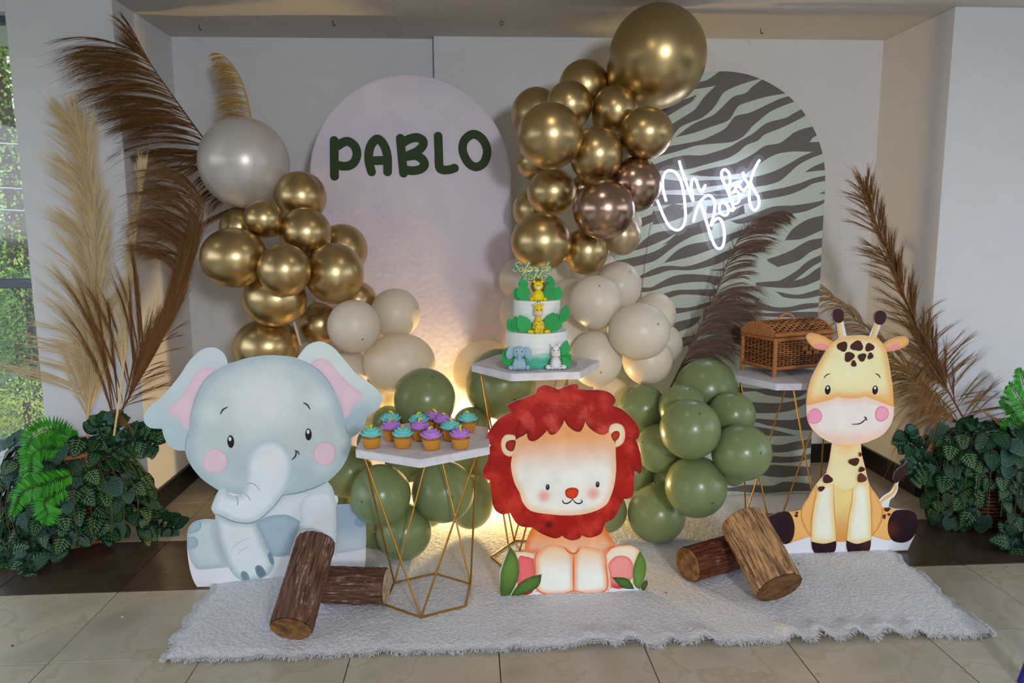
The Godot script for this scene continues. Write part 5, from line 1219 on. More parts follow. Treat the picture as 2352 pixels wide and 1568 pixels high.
	print_patch(l, "mane_fringe", smooth([0.0533, 0.5718, 0.0533, 0.5718, 0.0687, 0.5808, 0.0866, 0.5903, 0.0979, 0.6108, 0.0979, 0.6108, 0.0933, 0.5864, 0.1019, 0.5694, 0.1198, 0.5673, 0.1414, 0.5814, 0.1619, 0.6028, 0.1619, 0.6028, 0.1701, 0.5895, 0.1840, 0.5870, 0.1979, 0.5965, 0.2122, 0.6171, 0.2209, 0.6362, 0.2209, 0.6362, 0.2328, 0.6166, 0.2535, 0.5992, 0.2742, 0.5949, 0.2870, 0.6125, 0.2920, 0.6291, 0.2920, 0.6291, 0.3051, 0.6093, 0.3312, 0.5891, 0.3573, 0.5815, 0.3769, 0.5926, 0.3769, 0.5926, 0.3881, 0.6176, 0.3615, 0.6655, 0.2581, 0.6942, 0.1455, 0.6918, 0.0690, 0.6471]), {"c": lin(168, 20, 10), "edge": lin(118, 10, 6), "w": 0.014, "k": 0.8, "under": 0.638, "mottle": 0.5, "bloom": lin(228, 89, 70)})
	var l_ear0 := print_patch(l, "ear", smooth([0.0544, 0.5823, 0.0382, 0.5916, 0.0203, 0.5911, 0.0075, 0.5758, 0.0048, 0.5523, 0.0122, 0.5284, 0.0275, 0.5164, 0.0418, 0.5170, 0.0491, 0.5378]), {"c": lin(250, 223, 186), "edge": lin(250, 144, 66), "w": 0.006, "k": 0.50})
	print_patch(l_ear0, "inner_ear", smooth([0.0543, 0.5692, 0.0370, 0.5723, 0.0227, 0.5649, 0.0200, 0.5492, 0.0276, 0.5374, 0.0419, 0.5328, 0.0506, 0.5441]), {"c": lin(174, 46, 17), "edge": lin(120, 14, 10), "w": 0.010, "k": 0.70})
	var l_ear1 := print_patch(l, "ear", smooth([0.3754, 0.5889, 0.3778, 0.6100, 0.3906, 0.6201, 0.4088, 0.6196, 0.4246, 0.6087, 0.4313, 0.5847, 0.4280, 0.5583, 0.4152, 0.5428, 0.3970, 0.5380, 0.3971, 0.5645]), {"c": lin(250, 223, 186), "edge": lin(250, 144, 66), "w": 0.006, "k": 0.50})
	print_patch(l_ear1, "inner_ear", smooth([0.3823, 0.5798, 0.3926, 0.5927, 0.4066, 0.5933, 0.4125, 0.5826, 0.4075, 0.5669, 0.3930, 0.5583]), {"c": lin(198, 60, 22), "edge": lin(132, 24, 12), "w": 0.010, "k": 0.70})
	var l_eye0 := print_patch(l, "eye", oval(0.1636, 0.4025, 0.0067, 0.0107, 24, 0.00), {"c": lin(40, 30, 45), "mottle": 0.00})
	var l_eye1 := print_patch(l, "eye", oval(0.3373, 0.4062, 0.0068, 0.0108, 24, 0.00), {"c": lin(40, 30, 45), "mottle": 0.00})
	print_patch(l_eye0, "eye_glint", oval(0.1626, 0.4057, 0.0021, 0.0043, 24, 0.00), {"c": lin(140, 130, 140), "mottle": 0.00})
	print_patch(l_eye1, "eye_glint", oval(0.3368, 0.4094, 0.0021, 0.0043, 24, 0.00), {"c": lin(140, 130, 140), "mottle": 0.00})
	print_patch(l, "nose", smooth([0.2245, 0.3778, 0.2287, 0.3927, 0.2495, 0.3984, 0.2678, 0.3924, 0.2705, 0.3789, 0.2628, 0.3630, 0.2471, 0.3581, 0.2314, 0.3641]), {"c": lin(228, 66, 24), "edge": lin(156, 30, 10), "w": 0.008, "k": 0.80})
	print_line(l, "mouth", [0.2497, 0.3580, 0.2419, 0.3470, 0.2289, 0.3415, 0.2174, 0.3468, 0.2163, 0.3555], 0.0045, lin(45, 25, 35))
	print_line(l, "mouth", [0.2497, 0.3580, 0.2603, 0.3441, 0.2734, 0.3399, 0.2844, 0.3460, 0.2801, 0.3532], 0.0045, lin(45, 25, 35))
	var g := board("giraffe_board", "printed yellow baby giraffe cutout board with brown spots", Vector3(1.200, 0.000, 1.188), 0.0155, smooth([0.1497, 0.9555, 0.1538, 0.9743, 0.1697, 0.9792, 0.1878, 0.9707, 0.1943, 0.9485, 0.1941, 0.9308, 0.1941, 0.9308, 0.2106, 0.8734, 0.2106, 0.8734, 0.2315, 0.8743, 0.2708, 0.8750, 0.2993, 0.8707, 0.2993, 0.8707, 0.3169, 0.9227, 0.3169, 0.9227, 0.3133, 0.9469, 0.3207, 0.9645, 0.3401, 0.9687, 0.3573, 0.9558, 0.3578, 0.9304, 0.3436, 0.9159, 0.3436, 0.9159, 0.3274, 0.8638, 0.3274, 0.8638, 0.3553, 0.8409, 0.3553, 0.8409, 0.3837, 0.8597, 0.4228, 0.8687, 0.4495, 0.8651, 0.4576, 0.8457, 0.4455, 0.8298, 0.4068, 0.8143, 0.3726, 0.8104, 0.3726, 0.8104, 0.3883, 0.7468, 0.4076, 0.6617, 0.4154, 0.5695, 0.4072, 0.5234, 0.3763, 0.4843, 0.3307, 0.4622, 0.2945, 0.4518, 0.2945, 0.4518, 0.2990, 0.4130, 0.3177, 0.3520, 0.3390, 0.2838, 0.3651, 0.2489, 0.3840, 0.2210, 0.3840, 0.2210, 0.3999, 0.2376, 0.4260, 0.2538, 0.4382, 0.2739, 0.4439, 0.2907, 0.4349, 0.3025, 0.4378, 0.3282, 0.4568, 0.3479, 0.4762, 0.3608, 0.4820, 0.3755, 0.4894, 0.3672, 0.4919, 0.3333, 0.4765, 0.3100, 0.4575, 0.2903, 0.4563, 0.2597, 0.4445, 0.2327, 0.4284, 0.2196, 0.4236, 0.1910, 0.4236, 0.1910, 0.4516, 0.1811, 0.5000, 0.1760, 0.5354, 0.1610, 0.5458, 0.1330, 0.5462, 0.0914, 0.5375, 0.0605, 0.5375, 0.0605, 0.5158, 0.0075, 0.5158, 0.0075, 0.4467, 0.0067, 0.2168, 0.0065, 0.0064, 0.0042, 0.0064, 0.0042, -0.0059, 0.0496, -0.0059, 0.0496, -0.0311, 0.0849, -0.0531, 0.1267, -0.0617, 0.1679, -0.0617, 0.1679, -0.0288, 0.1804, 0.0312, 0.1851, 0.0778, 0.1937, 0.0778, 0.1937, 0.0953, 0.2441, 0.1260, 0.2972, 0.1606, 0.3365, 0.1606, 0.3365, 0.1710, 0.3898, 0.1772, 0.4563, 0.1772, 0.4563, 0.1222, 0.4876, 0.0871, 0.5248, 0.0694, 0.5712, 0.0663, 0.6430, 0.0773, 0.7076, 0.1066, 0.7715, 0.1362, 0.8274, 0.1362, 0.8274, 0.1038, 0.8228, 0.0770, 0.8360, 0.0563, 0.8587, 0.0522, 0.8746, 0.0646, 0.8859, 0.0939, 0.8835, 0.1272, 0.8703, 0.1610, 0.8506, 0.1610, 0.8506, 0.1797, 0.8662, 0.1797, 0.8662, 0.1685, 0.9223, 0.1685, 0.9223, 0.1562, 0.9326]))
	print_patch(g, "tail", smooth([0.3828, 0.2074, 0.4069, 0.2340, 0.4331, 0.2502, 0.4418, 0.2805, 0.4457, 0.2940, 0.4457, 0.2940, 0.4537, 0.2666, 0.4354, 0.2364, 0.4080, 0.2189, 0.3899, 0.2037]), {"c": lin(250, 190, 110)})
	print_patch(g, "tail_tuft", smooth([0.4349, 0.3025, 0.4378, 0.3282, 0.4568, 0.3479, 0.4762, 0.3608, 0.4820, 0.3755, 0.4820, 0.3755, 0.4894, 0.3672, 0.4919, 0.3333, 0.4765, 0.3100, 0.4574, 0.2923, 0.4455, 0.2872]), {"c": lin(52, 24, 24)})
	print_patch(g, "hind_leg", smooth([0.0778, 0.1931, 0.0778, 0.1931, 0.0312, 0.1851, 0.0047, 0.1792, 0.0047, 0.1792, 0.0238, 0.0622, 0.0475, 0.0613, 0.1121, 0.0796, 0.1121, 0.0796, 0.0950, 0.1214]), {"c": lin(250, 190, 110), "edge": lin(228, 154, 74), "w": 0.006, "k": 0.60})
	print_patch(g, "hoof", smooth([-0.0617, 0.1679, -0.0617, 0.1679, -0.0288, 0.1804, 0.0111, 0.1858, 0.0322, 0.1647, 0.0451, 0.1232, 0.0431, 0.0821, 0.0307, 0.0585, 0.0041, 0.0526, -0.0311, 0.0849, -0.0531, 0.1267]), {"c": lin(42, 20, 28), "edge": lin(80, 36, 18), "w": 0.020, "k": 0.30, "mottle": 0.20})
	print_patch(g, "hind_leg", smooth([0.3928, 0.1920, 0.3928, 0.1920, 0.4586, 0.1788, 0.4586, 0.1788, 0.4430, 0.1090, 0.4401, 0.0522, 0.3631, 0.0724, 0.3631, 0.0724]), {"c": lin(250, 190, 110), "edge": lin(228, 154, 74), "w": 0.006, "k": 0.60})
	print_patch(g, "hoof", smooth([0.4554, 0.1755, 0.5000, 0.1760, 0.5354, 0.1610, 0.5458, 0.1330, 0.5453, 0.0845, 0.5230, 0.0506, 0.4893, 0.0393, 0.4506, 0.0498, 0.4298, 0.0818, 0.4255, 0.1235, 0.4361, 0.1576]), {"c": lin(42, 20, 28), "dabs": [[0.447, 0.095, 0.041, lin(98, 44, 20), 0.80]], "mottle": 0.20})
	print_patch(g, "body", smooth([0.1772, 0.4563, 0.1772, 0.4563, 0.2445, 0.4478, 0.2944, 0.4531, 0.2944, 0.4531, 0.2990, 0.4130, 0.3177, 0.3520, 0.3390, 0.2838, 0.3840, 0.2210, 0.4000, 0.1863, 0.4003, 0.1312, 0.3692, 0.0840, 0.3564, 0.0706, 0.3564, 0.0706, 0.2141, 0.0516, 0.1142, 0.0781, 0.1142, 0.0781, 0.0886, 0.1148, 0.0710, 0.1565, 0.0692, 0.1906, 0.0953, 0.2441, 0.1260, 0.2972, 0.1606, 0.3365, 0.1710, 0.3898]), {"c": lin(250, 235, 178), "edge": lin(250, 190, 110), "w": 0.020, "k": 0.50, "low": lin(250, 190, 110), "from": 0.00, "to": 0.50, "dabs": [[0.238, 0.448, 0.067, lin(250, 190, 110), 0.60]]})
	print_patch(g, "thigh", smooth([0.1263, 0.2904, 0.1207, 0.2093, 0.1122, 0.1414, 0.1142, 0.0781, 0.1142, 0.0781, 0.0886, 0.1148, 0.0710, 0.1565, 0.0702, 0.1974, 0.0953, 0.2441]), {"c": lin(250, 190, 110), "edge": lin(228, 154, 74), "w": 0.008, "k": 0.80})
	print_patch(g, "thigh", smooth([0.3390, 0.2838, 0.3390, 0.2838, 0.3728, 0.2351, 0.3966, 0.1864, 0.4007, 0.1450, 0.3820, 0.0974, 0.3602, 0.0760, 0.3602, 0.0760, 0.3542, 0.1672]), {"c": lin(250, 190, 110), "edge": lin(228, 154, 74), "w": 0.008, "k": 0.80})
	print_patch(g, "belly", smooth([0.1936, 0.2883, 0.2353, 0.2667, 0.2721, 0.2723, 0.2721, 0.2723, 0.2717, 0.2247, 0.2627, 0.1498, 0.2598, 0.0520, 0.2598, 0.0520, 0.2161, 0.0536, 0.2161, 0.0536, 0.2056, 0.1518, 0.1972, 0.2272]), {"c": lin(250, 222, 142), "low": lin(228, 154, 74), "from": 0.00, "to": 0.80})
	print_patch(g, "foreleg", smooth([0.1338, 0.2767, 0.1596, 0.2961, 0.1936, 0.2883, 0.1936, 0.2883, 0.1997, 0.2067, 0.2125, 0.1035, 0.2166, 0.0571, 0.2166, 0.0571, 0.1735, 0.0483, 0.1160, 0.0574, 0.1160, 0.0574, 0.1122, 0.1414, 0.1213, 0.2229]), {"c": lin(250, 250, 228), "edge": lin(250, 214, 126), "w": 0.030, "k": 0.85})
	var g_foreleg1 := print_patch(g, "foreleg", smooth([0.2721, 0.2723, 0.3009, 0.2985, 0.3343, 0.2839, 0.3343, 0.2839, 0.3499, 0.2017, 0.3594, 0.0982, 0.3587, 0.0567, 0.3587, 0.0567, 0.3034, 0.0435, 0.2595, 0.0569, 0.2595, 0.0569, 0.2627, 0.1498, 0.2707, 0.2179]), {"c": lin(250, 250, 228), "edge": lin(250, 214, 126), "w": 0.030, "k": 0.85})
	print_line(g, "outline", [0.1338, 0.2767, 0.1213, 0.2229, 0.1139, 0.1482, 0.1159, 0.0588], 0.0029, lin(228, 154, 74))
	print_line(g, "outline", [0.1936, 0.2883, 0.1997, 0.2067, 0.2125, 0.1035, 0.2166, 0.0571], 0.0029, lin(228, 154, 74))
	print_line(g, "outline", [0.2721, 0.2723, 0.2707, 0.2179, 0.2627, 0.1498, 0.2595, 0.0569], 0.0029, lin(228, 154, 74))
	print_line(g, "outline", [0.3377, 0.2838, 0.3499, 0.2017, 0.3594, 0.0982, 0.3587, 0.0567], 0.0029, lin(228, 154, 74))
	print_line(g, "outline", [0.0702, 0.1974, 0.0710, 0.1565, 0.0886, 0.1148, 0.1127, 0.0809], 0.0029, lin(228, 154, 74))
	print_line(g, "outline", [0.3966, 0.1864, 0.4007, 0.1450, 0.3820, 0.0974, 0.3615, 0.0760], 0.0029, lin(228, 154, 74))
	print_patch(g, "hoof", smooth([0.1159, 0.0588, 0.1159, 0.0588, 0.1667, 0.0479, 0.2165, 0.0578, 0.2165, 0.0578, 0.2179, 0.0342, 0.2063, 0.0103, 0.1418, 0.0080, 0.1217, 0.0275]), {"c": lin(42, 20, 28), "mottle": 0.20})
	print_patch(g, "hoof", smooth([0.2587, 0.0583, 0.2587, 0.0583, 0.3035, 0.0421, 0.3587, 0.0560, 0.3587, 0.0560, 0.3592, 0.0288, 0.3468, 0.0084, 0.2785, 0.0041, 0.2621, 0.0256]), {"c": lin(42, 20, 28), "dabs": [[0.345, 0.036, 0.034, lin(80, 36, 18), 0.70]], "mottle": 0.20})
	var g_ear0 := print_patch(g, "ear", smooth([0.1610, 0.8493, 0.1610, 0.8493, 0.1273, 0.8696, 0.0939, 0.8835, 0.0646, 0.8859, 0.0522, 0.8746, 0.0563, 0.8587, 0.0770, 0.8360, 0.1038, 0.8228, 0.1399, 0.8190, 0.1399, 0.8190]), {"c": lin(246, 186, 118), "edge": lin(210, 138, 72), "w": 0.012, "k": 0.60})
	print_patch(g_ear0, "inner_ear", smooth([0.0864, 0.8423, 0.1025, 0.8465, 0.1288, 0.8415, 0.1443, 0.8330, 0.1443, 0.8330, 0.1297, 0.8268, 0.1035, 0.8286]), {"c": lin(250, 162, 180), "edge": lin(228, 126, 144), "w": 0.004, "k": 0.60})
	var g_ear1 := print_patch(g, "ear", smooth([0.3540, 0.8403, 0.3540, 0.8403, 0.3837, 0.8597, 0.4228, 0.8687, 0.4495, 0.8651, 0.4576, 0.8457, 0.4455, 0.8298, 0.4068, 0.8143, 0.3693, 0.8105, 0.3693, 0.8105]), {"c": lin(246, 186, 118), "edge": lin(210, 138, 72), "w": 0.012, "k": 0.60})
	print_patch(g_ear1, "inner_ear", smooth([0.3656, 0.8170, 0.3656, 0.8170, 0.3794, 0.8277, 0.4051, 0.8382, 0.4218, 0.8360, 0.4141, 0.8239, 0.3933, 0.8172]), {"c": lin(250, 162, 180), "edge": lin(228, 126, 144), "w": 0.004, "k": 0.60})
	print_patch(g, "horn", smooth([0.1717, 0.9235, 0.1717, 0.9235, 0.1840, 0.9246, 0.1840, 0.9246, 0.1971, 0.8691, 0.1971, 0.8691, 0.1822, 0.8675, 0.1822, 0.8675]), {"c": lin(246, 198, 126)})
	print_patch(g, "horn", smooth([0.3179, 0.9176, 0.3179, 0.9176, 0.3318, 0.9161, 0.3318, 0.9161, 0.3227, 0.8652, 0.3227, 0.8652, 0.3087, 0.8680, 0.3087, 0.8680]), {"c": lin(246, 198, 126)})
	print_patch(g, "horn_tip", smooth([0.1497, 0.9555, 0.1538, 0.9743, 0.1697, 0.9792, 0.1878, 0.9707, 0.1943, 0.9485, 0.1903, 0.9296, 0.1730, 0.9235, 0.1562, 0.9333]), {"c": lin(62, 30, 34)})
	print_patch(g, "horn_tip", smooth([0.3133, 0.9469, 0.3207, 0.9645, 0.3401, 0.9687, 0.3587, 0.9558, 0.3591, 0.9303, 0.3437, 0.9146, 0.3203, 0.9214]), {"c": lin(62, 30, 34)})
	print_patch(g, "head", smooth([0.1362, 0.8274, 0.1608, 0.8538, 0.1927, 0.8673, 0.2316, 0.8730, 0.2973, 0.8707, 0.3308, 0.8619, 0.3555, 0.8390, 0.3747, 0.7988, 0.3930, 0.7272, 0.4074, 0.6552, 0.4144, 0.5933, 0.4144, 0.5933, 0.3539, 0.6170, 0.3129, 0.6330, 0.2926, 0.6381, 0.2796, 0.6331, 0.2399, 0.6314, 0.2033, 0.6348, 0.1864, 0.6404, 0.1704, 0.6316, 0.1281, 0.6208, 0.0676, 0.6065, 0.0676, 0.6065, 0.0663, 0.6430, 0.0773, 0.7076, 0.1066, 0.7715]), {"c": lin(250, 238, 180), "edge": lin(245, 175, 94), "w": 0.035, "k": 0.80, "low": lin(250, 178, 94), "from": 0.00, "to": 0.35, "dabs": [[0.233, 0.750, 0.126, lin(250, 247, 197), 0.60]]})
	print_patch(g, "muzzle", smooth([0.0675, 0.6072, 0.0675, 0.6072, 0.1281, 0.6208, 0.1704, 0.6316, 0.1864, 0.6404, 0.2033, 0.6348, 0.2399, 0.6314, 0.2796, 0.6331, 0.2926, 0.6381, 0.3129, 0.6330, 0.3539, 0.6170, 0.4144, 0.5933, 0.4144, 0.5933, 0.4159, 0.5629, 0.4072, 0.5234, 0.3763, 0.4843, 0.3307, 0.4622, 0.2945, 0.4518, 0.2378, 0.4480, 0.1772, 0.4563, 0.1222, 0.4876, 0.0871, 0.5248, 0.0702, 0.5679]), {"c": lin(250, 238, 228), "edge": lin(250, 211, 186), "w": 0.035, "k": 0.80, "low": lin(250, 206, 182), "from": 0.00, "to": 0.40})
	print_patch(g, "cheek", oval(0.1008, 0.5652, 0.0291, 0.0315, 24, 0.03), {"c": lin(250, 168, 190), "edge": lin(234, 126, 156), "w": 0.004, "k": 0.70})
	print_patch(g, "cheek", oval(0.3679, 0.5680, 0.0282, 0.0317, 24, 0.03), {"c": lin(250, 168, 190), "edge": lin(234, 126, 156), "w": 0.004, "k": 0.70})
	var g_eye0 := print_patch(g, "eye", oval(0.1466, 0.6673, 0.0112, 0.0182, 24, 0.00), {"c": lin(24, 16, 22), "mottle": 0.00})
	var g_eye1 := print_patch(g, "eye", oval(0.3349, 0.6626, 0.0113, 0.0176, 24, 0.00), {"c": lin(24, 16, 22), "mottle": 0.00})
	print_patch(g_eye0, "eye_glint", oval(0.1461, 0.6751, 0.0046, 0.0058, 24, 0.00), {"c": lin(225, 230, 235), "mottle": 0.00})
	print_patch(g_eye1, "eye_glint", oval(0.3343, 0.6705, 0.0047, 0.0059, 24, 0.00), {"c": lin(225, 230, 235), "mottle": 0.00})
	print_line(g, "eyebrow", [0.1283, 0.7118, 0.1374, 0.7245, 0.1529, 0.7300], 0.0044, lin(58, 66, 76))
	print_line(g, "eyebrow", [0.3313, 0.7265, 0.3435, 0.7217, 0.3531, 0.7085], 0.0044, lin(58, 66, 76))
	print_line(g, "mouth", [0.2495, 0.5299, 0.2794, 0.5312, 0.2974, 0.5420, 0.3060, 0.5543], 0.0051, lin(58, 66, 76))
	print_line(g, "mouth", [0.2964, 0.5578, 0.3046, 0.5543, 0.3101, 0.5423], 0.0051, lin(58, 66, 76))
	print_patch(g, "spot", oval(0.1947, 0.8340, 0.0190, 0.0205, 24, 0.12), {"c": lin(78, 36, 28), "mottle": 0.15})
	print_patch(g, "spot", oval(0.2517, 0.8350, 0.0230, 0.0211, 24, 0.12), {"c": lin(78, 36, 28), "mottle": 0.15})
	print_patch(g, "spot", oval(0.3014, 0.8290, 0.0165, 0.0173, 24, 0.12), {"c": lin(78, 36, 28), "mottle": 0.15})
	print_patch(g, "spot", oval(0.2233, 0.7944, 0.0204, 0.0180, 24, 0.12), {"c": lin(78, 36, 28), "mottle": 0.15})
	print_patch(g, "spot", oval(0.2742, 0.7916, 0.0172, 0.0148, 24, 0.12), {"c": lin(78, 36, 28), "mottle": 0.15})
	print_patch(g, "spot", oval(0.3069, 0.7955, 0.0119, 0.0122, 24, 0.12), {"c": lin(78, 36, 28), "mottle": 0.15})
	print_patch(g, "spot", oval(0.2428, 0.7670, 0.0106, 0.0123, 24, 0.12), {"c": lin(78, 36, 28), "mottle": 0.15})
	print_patch(g, "spot", oval(0.2688, 0.3803, 0.0195, 0.0168, 24, 0.12), {"c": lin(78, 36, 28), "mottle": 0.15})
	print_patch(g, "spot", oval(0.2911, 0.4092, 0.0067, 0.0087, 24, 0.12), {"c": lin(112, 52, 28), "mottle": 0.15})
	print_patch(g, "spot", oval(0.3004, 0.3485, 0.0128, 0.0101, 24, 0.12), {"c": lin(78, 36, 28), "mottle": 0.15})
	print_patch(g, "spot", oval(0.3033, 0.3133, 0.0183, 0.0183, 24, 0.12), {"c": lin(112, 56, 30), "mottle": 0.15})
	print_patch(g, "spot", oval(0.1653, 0.3135, 0.0195, 0.0175, 24, 0.12), {"c": lin(78, 36, 28), "mottle": 0.15})
	print_patch(g, "spot", oval(0.1419, 0.2757, 0.0128, 0.0108, 24, 0.12), {"c": lin(78, 36, 28), "mottle": 0.15})
	print_patch(g, "spot", oval(0.4160, 0.1823, 0.0123, 0.0083, 24, 0.12), {"c": lin(78, 36, 28), "mottle": 0.15})
	print_patch(g, "spot", oval(0.4057, 0.1531, 0.0062, 0.0090, 24, 0.12), {"c": lin(78, 36, 28), "mottle": 0.15})
	print_patch(g, "spot", oval(0.4242, 0.1614, 0.0062, 0.0055, 24, 0.12), {"c": lin(78, 36, 28), "mottle": 0.15})
	print_patch(g, "spot", oval(0.0474, 0.1696, 0.0061, 0.0061, 24, 0.12), {"c": lin(78, 36, 28), "mottle": 0.15})
	print_patch(g, "spot", oval(0.0489, 0.1811, 0.0054, 0.0041, 24, 0.12), {"c": lin(78, 36, 28), "mottle": 0.15})

# ---------------------------------------------------------------- tables
func hexa(c: Vector3, r: float, turn: float) -> Array:
	var out := []
	for k in 6:
		var a := turn + TAU * k / 6
		out.append(c + Vector3(cos(a) * r, 0, sin(a) * r))
	return out

func hex_table(label: String, c: Vector3, top: float, r: float, turn: float, foot: float, foot_turn: float) -> void:
	var o := thing("side_table", label, "table", c, "white hexagon tables on gold wire frames")
	var slabm := Mesher.new()
	var th := 0.026
	var out := PackedVector2Array()
	for q in hexa(Vector3.ZERO, r, turn):
		out.append(Vector2(q.x, q.z))
	var soft: PackedVector2Array = widen(widen(out, -0.014, false)[0], 0.014, false)[0]
	var inner: PackedVector2Array = widen(soft, -0.0025, false)[0]
	var lay := Transform3D(Basis(Vector3.RIGHT, Vector3.BACK, Vector3.UP), Vector3(0, top, 0))
	slabm.prism(soft, -th, -0.0018, Color.WHITE, Color.WHITE, lay)
	slabm.prism(inner, -0.002, 0.0, Color.WHITE, Color.WHITE, lay)
	var paint := grained("white_painted_wood", c8(226, 222, 228), 0.45, noise_tex(noise(51, 0.02, 4), ramp([[0.0, c8(232, 230, 232)], [0.7, c8(255, 255, 255)], [1.0, c8(246, 244, 244)]]), 512), 1.6)
	part("tabletop", slabm.mesh(), paint, o)
	var brass := mat("gold_wire", c8(176, 128, 52), 0.32, 0.85)
	var ring := hexa(Vector3(0, 0.0155, 0), foot, foot_turn)
	var hold := hexa(Vector3(0, top - th, 0), r * 0.86, foot_turn + PI)
	for k in 6:
		var b := Mesher.new()
		b.tube([ring[k], ring[(k + 1) % 6]], 0.0034, 8)
		part("foot_rail", b.mesh(), brass, o)
	for k in [0, 2, 4]:
		for s in [2, 4]:
			var b := Mesher.new()
			b.tube([ring[k], hold[(k + s + 0) % 6 if s == 4 else (k + 2) % 6]], 0.0034, 8)
			part("leg", b.mesh(), brass, o)

func tables() -> void:
	hex_table("low white hexagon table that holds the cupcakes", Vector3(-0.171, 0, 1.441), 0.58, 0.25, PI / 2, 0.160, deg_to_rad(96))
	hex_table("white hexagon table under the cake, behind the lion board", Vector3(0.232, 0, 1.165), 0.785, 0.245, deg_to_rad(-4), 0.176, deg_to_rad(-116))
	hex_table("white hexagon table under the wicker basket, behind the giraffe board", Vector3(1.292, 0, 0.945), 0.68, 0.222, deg_to_rad(2), 0.172, deg_to_rad(0))

# ---------------------------------------------------------------- cupcakes
func frosting(seed_: int, col: Color) -> ArrayMesh:
	var r := RandomNumberGenerator.new()
	r.seed = seed_
	var b := Mesher.new()
	b.lathe(Transform3D(), [Vector2(0.024, 0.0), Vector2(0.030, 0.004), Vector2(0.029, 0.012), Vector2(0.020, 0.022), Vector2(0.001, 0.027)], 20, col)
	for ring in [[7, 0.0250, 0.006, 0.0125], [6, 0.0175, 0.0155, 0.0118], [3, 0.0075, 0.0225, 0.0100]]:
		for k in ring[0]:
			var a: float = TAU * (k + r.randf_range(-0.15, 0.15)) / ring[0] + ring[2] * 90.0
			var out := Vector3(cos(a), 0, sin(a))
			var q: Vector3 = out * ring[1] + Vector3.UP * (ring[2] + r.randf_range(-0.002, 0.002))
			var s: float = ring[3] * r.randf_range(0.88, 1.12)
			# a piped petal: a rippled lip folded round a cupped heart
			var across := Vector3.UP.cross(out).normalized()
			var lifted: Vector3 = (out + Vector3.UP * r.randf_range(0.15, 0.45)).normalized()
			b.ball(Transform3D(Basis(across, lifted.cross(across).normalized(), lifted).orthonormalized(), q), Vector3(s * 0.85, s * 0.42, s * 0.72), 12, col)
			var lip := []
			for e in 13:
				var g := lerpf(-2.5, 2.5, e / 12.0)
				lip.append(q + across * sin(g) * s * 0.92 + lifted * cos(g) * s * 0.74 + Vector3.UP * (0.0022 * cos(g) + 0.0011 * sin(g * 3.5 + k * 2.0)))
			b.tube(lip, s * 0.27, 8, col)
	return b.mesh()

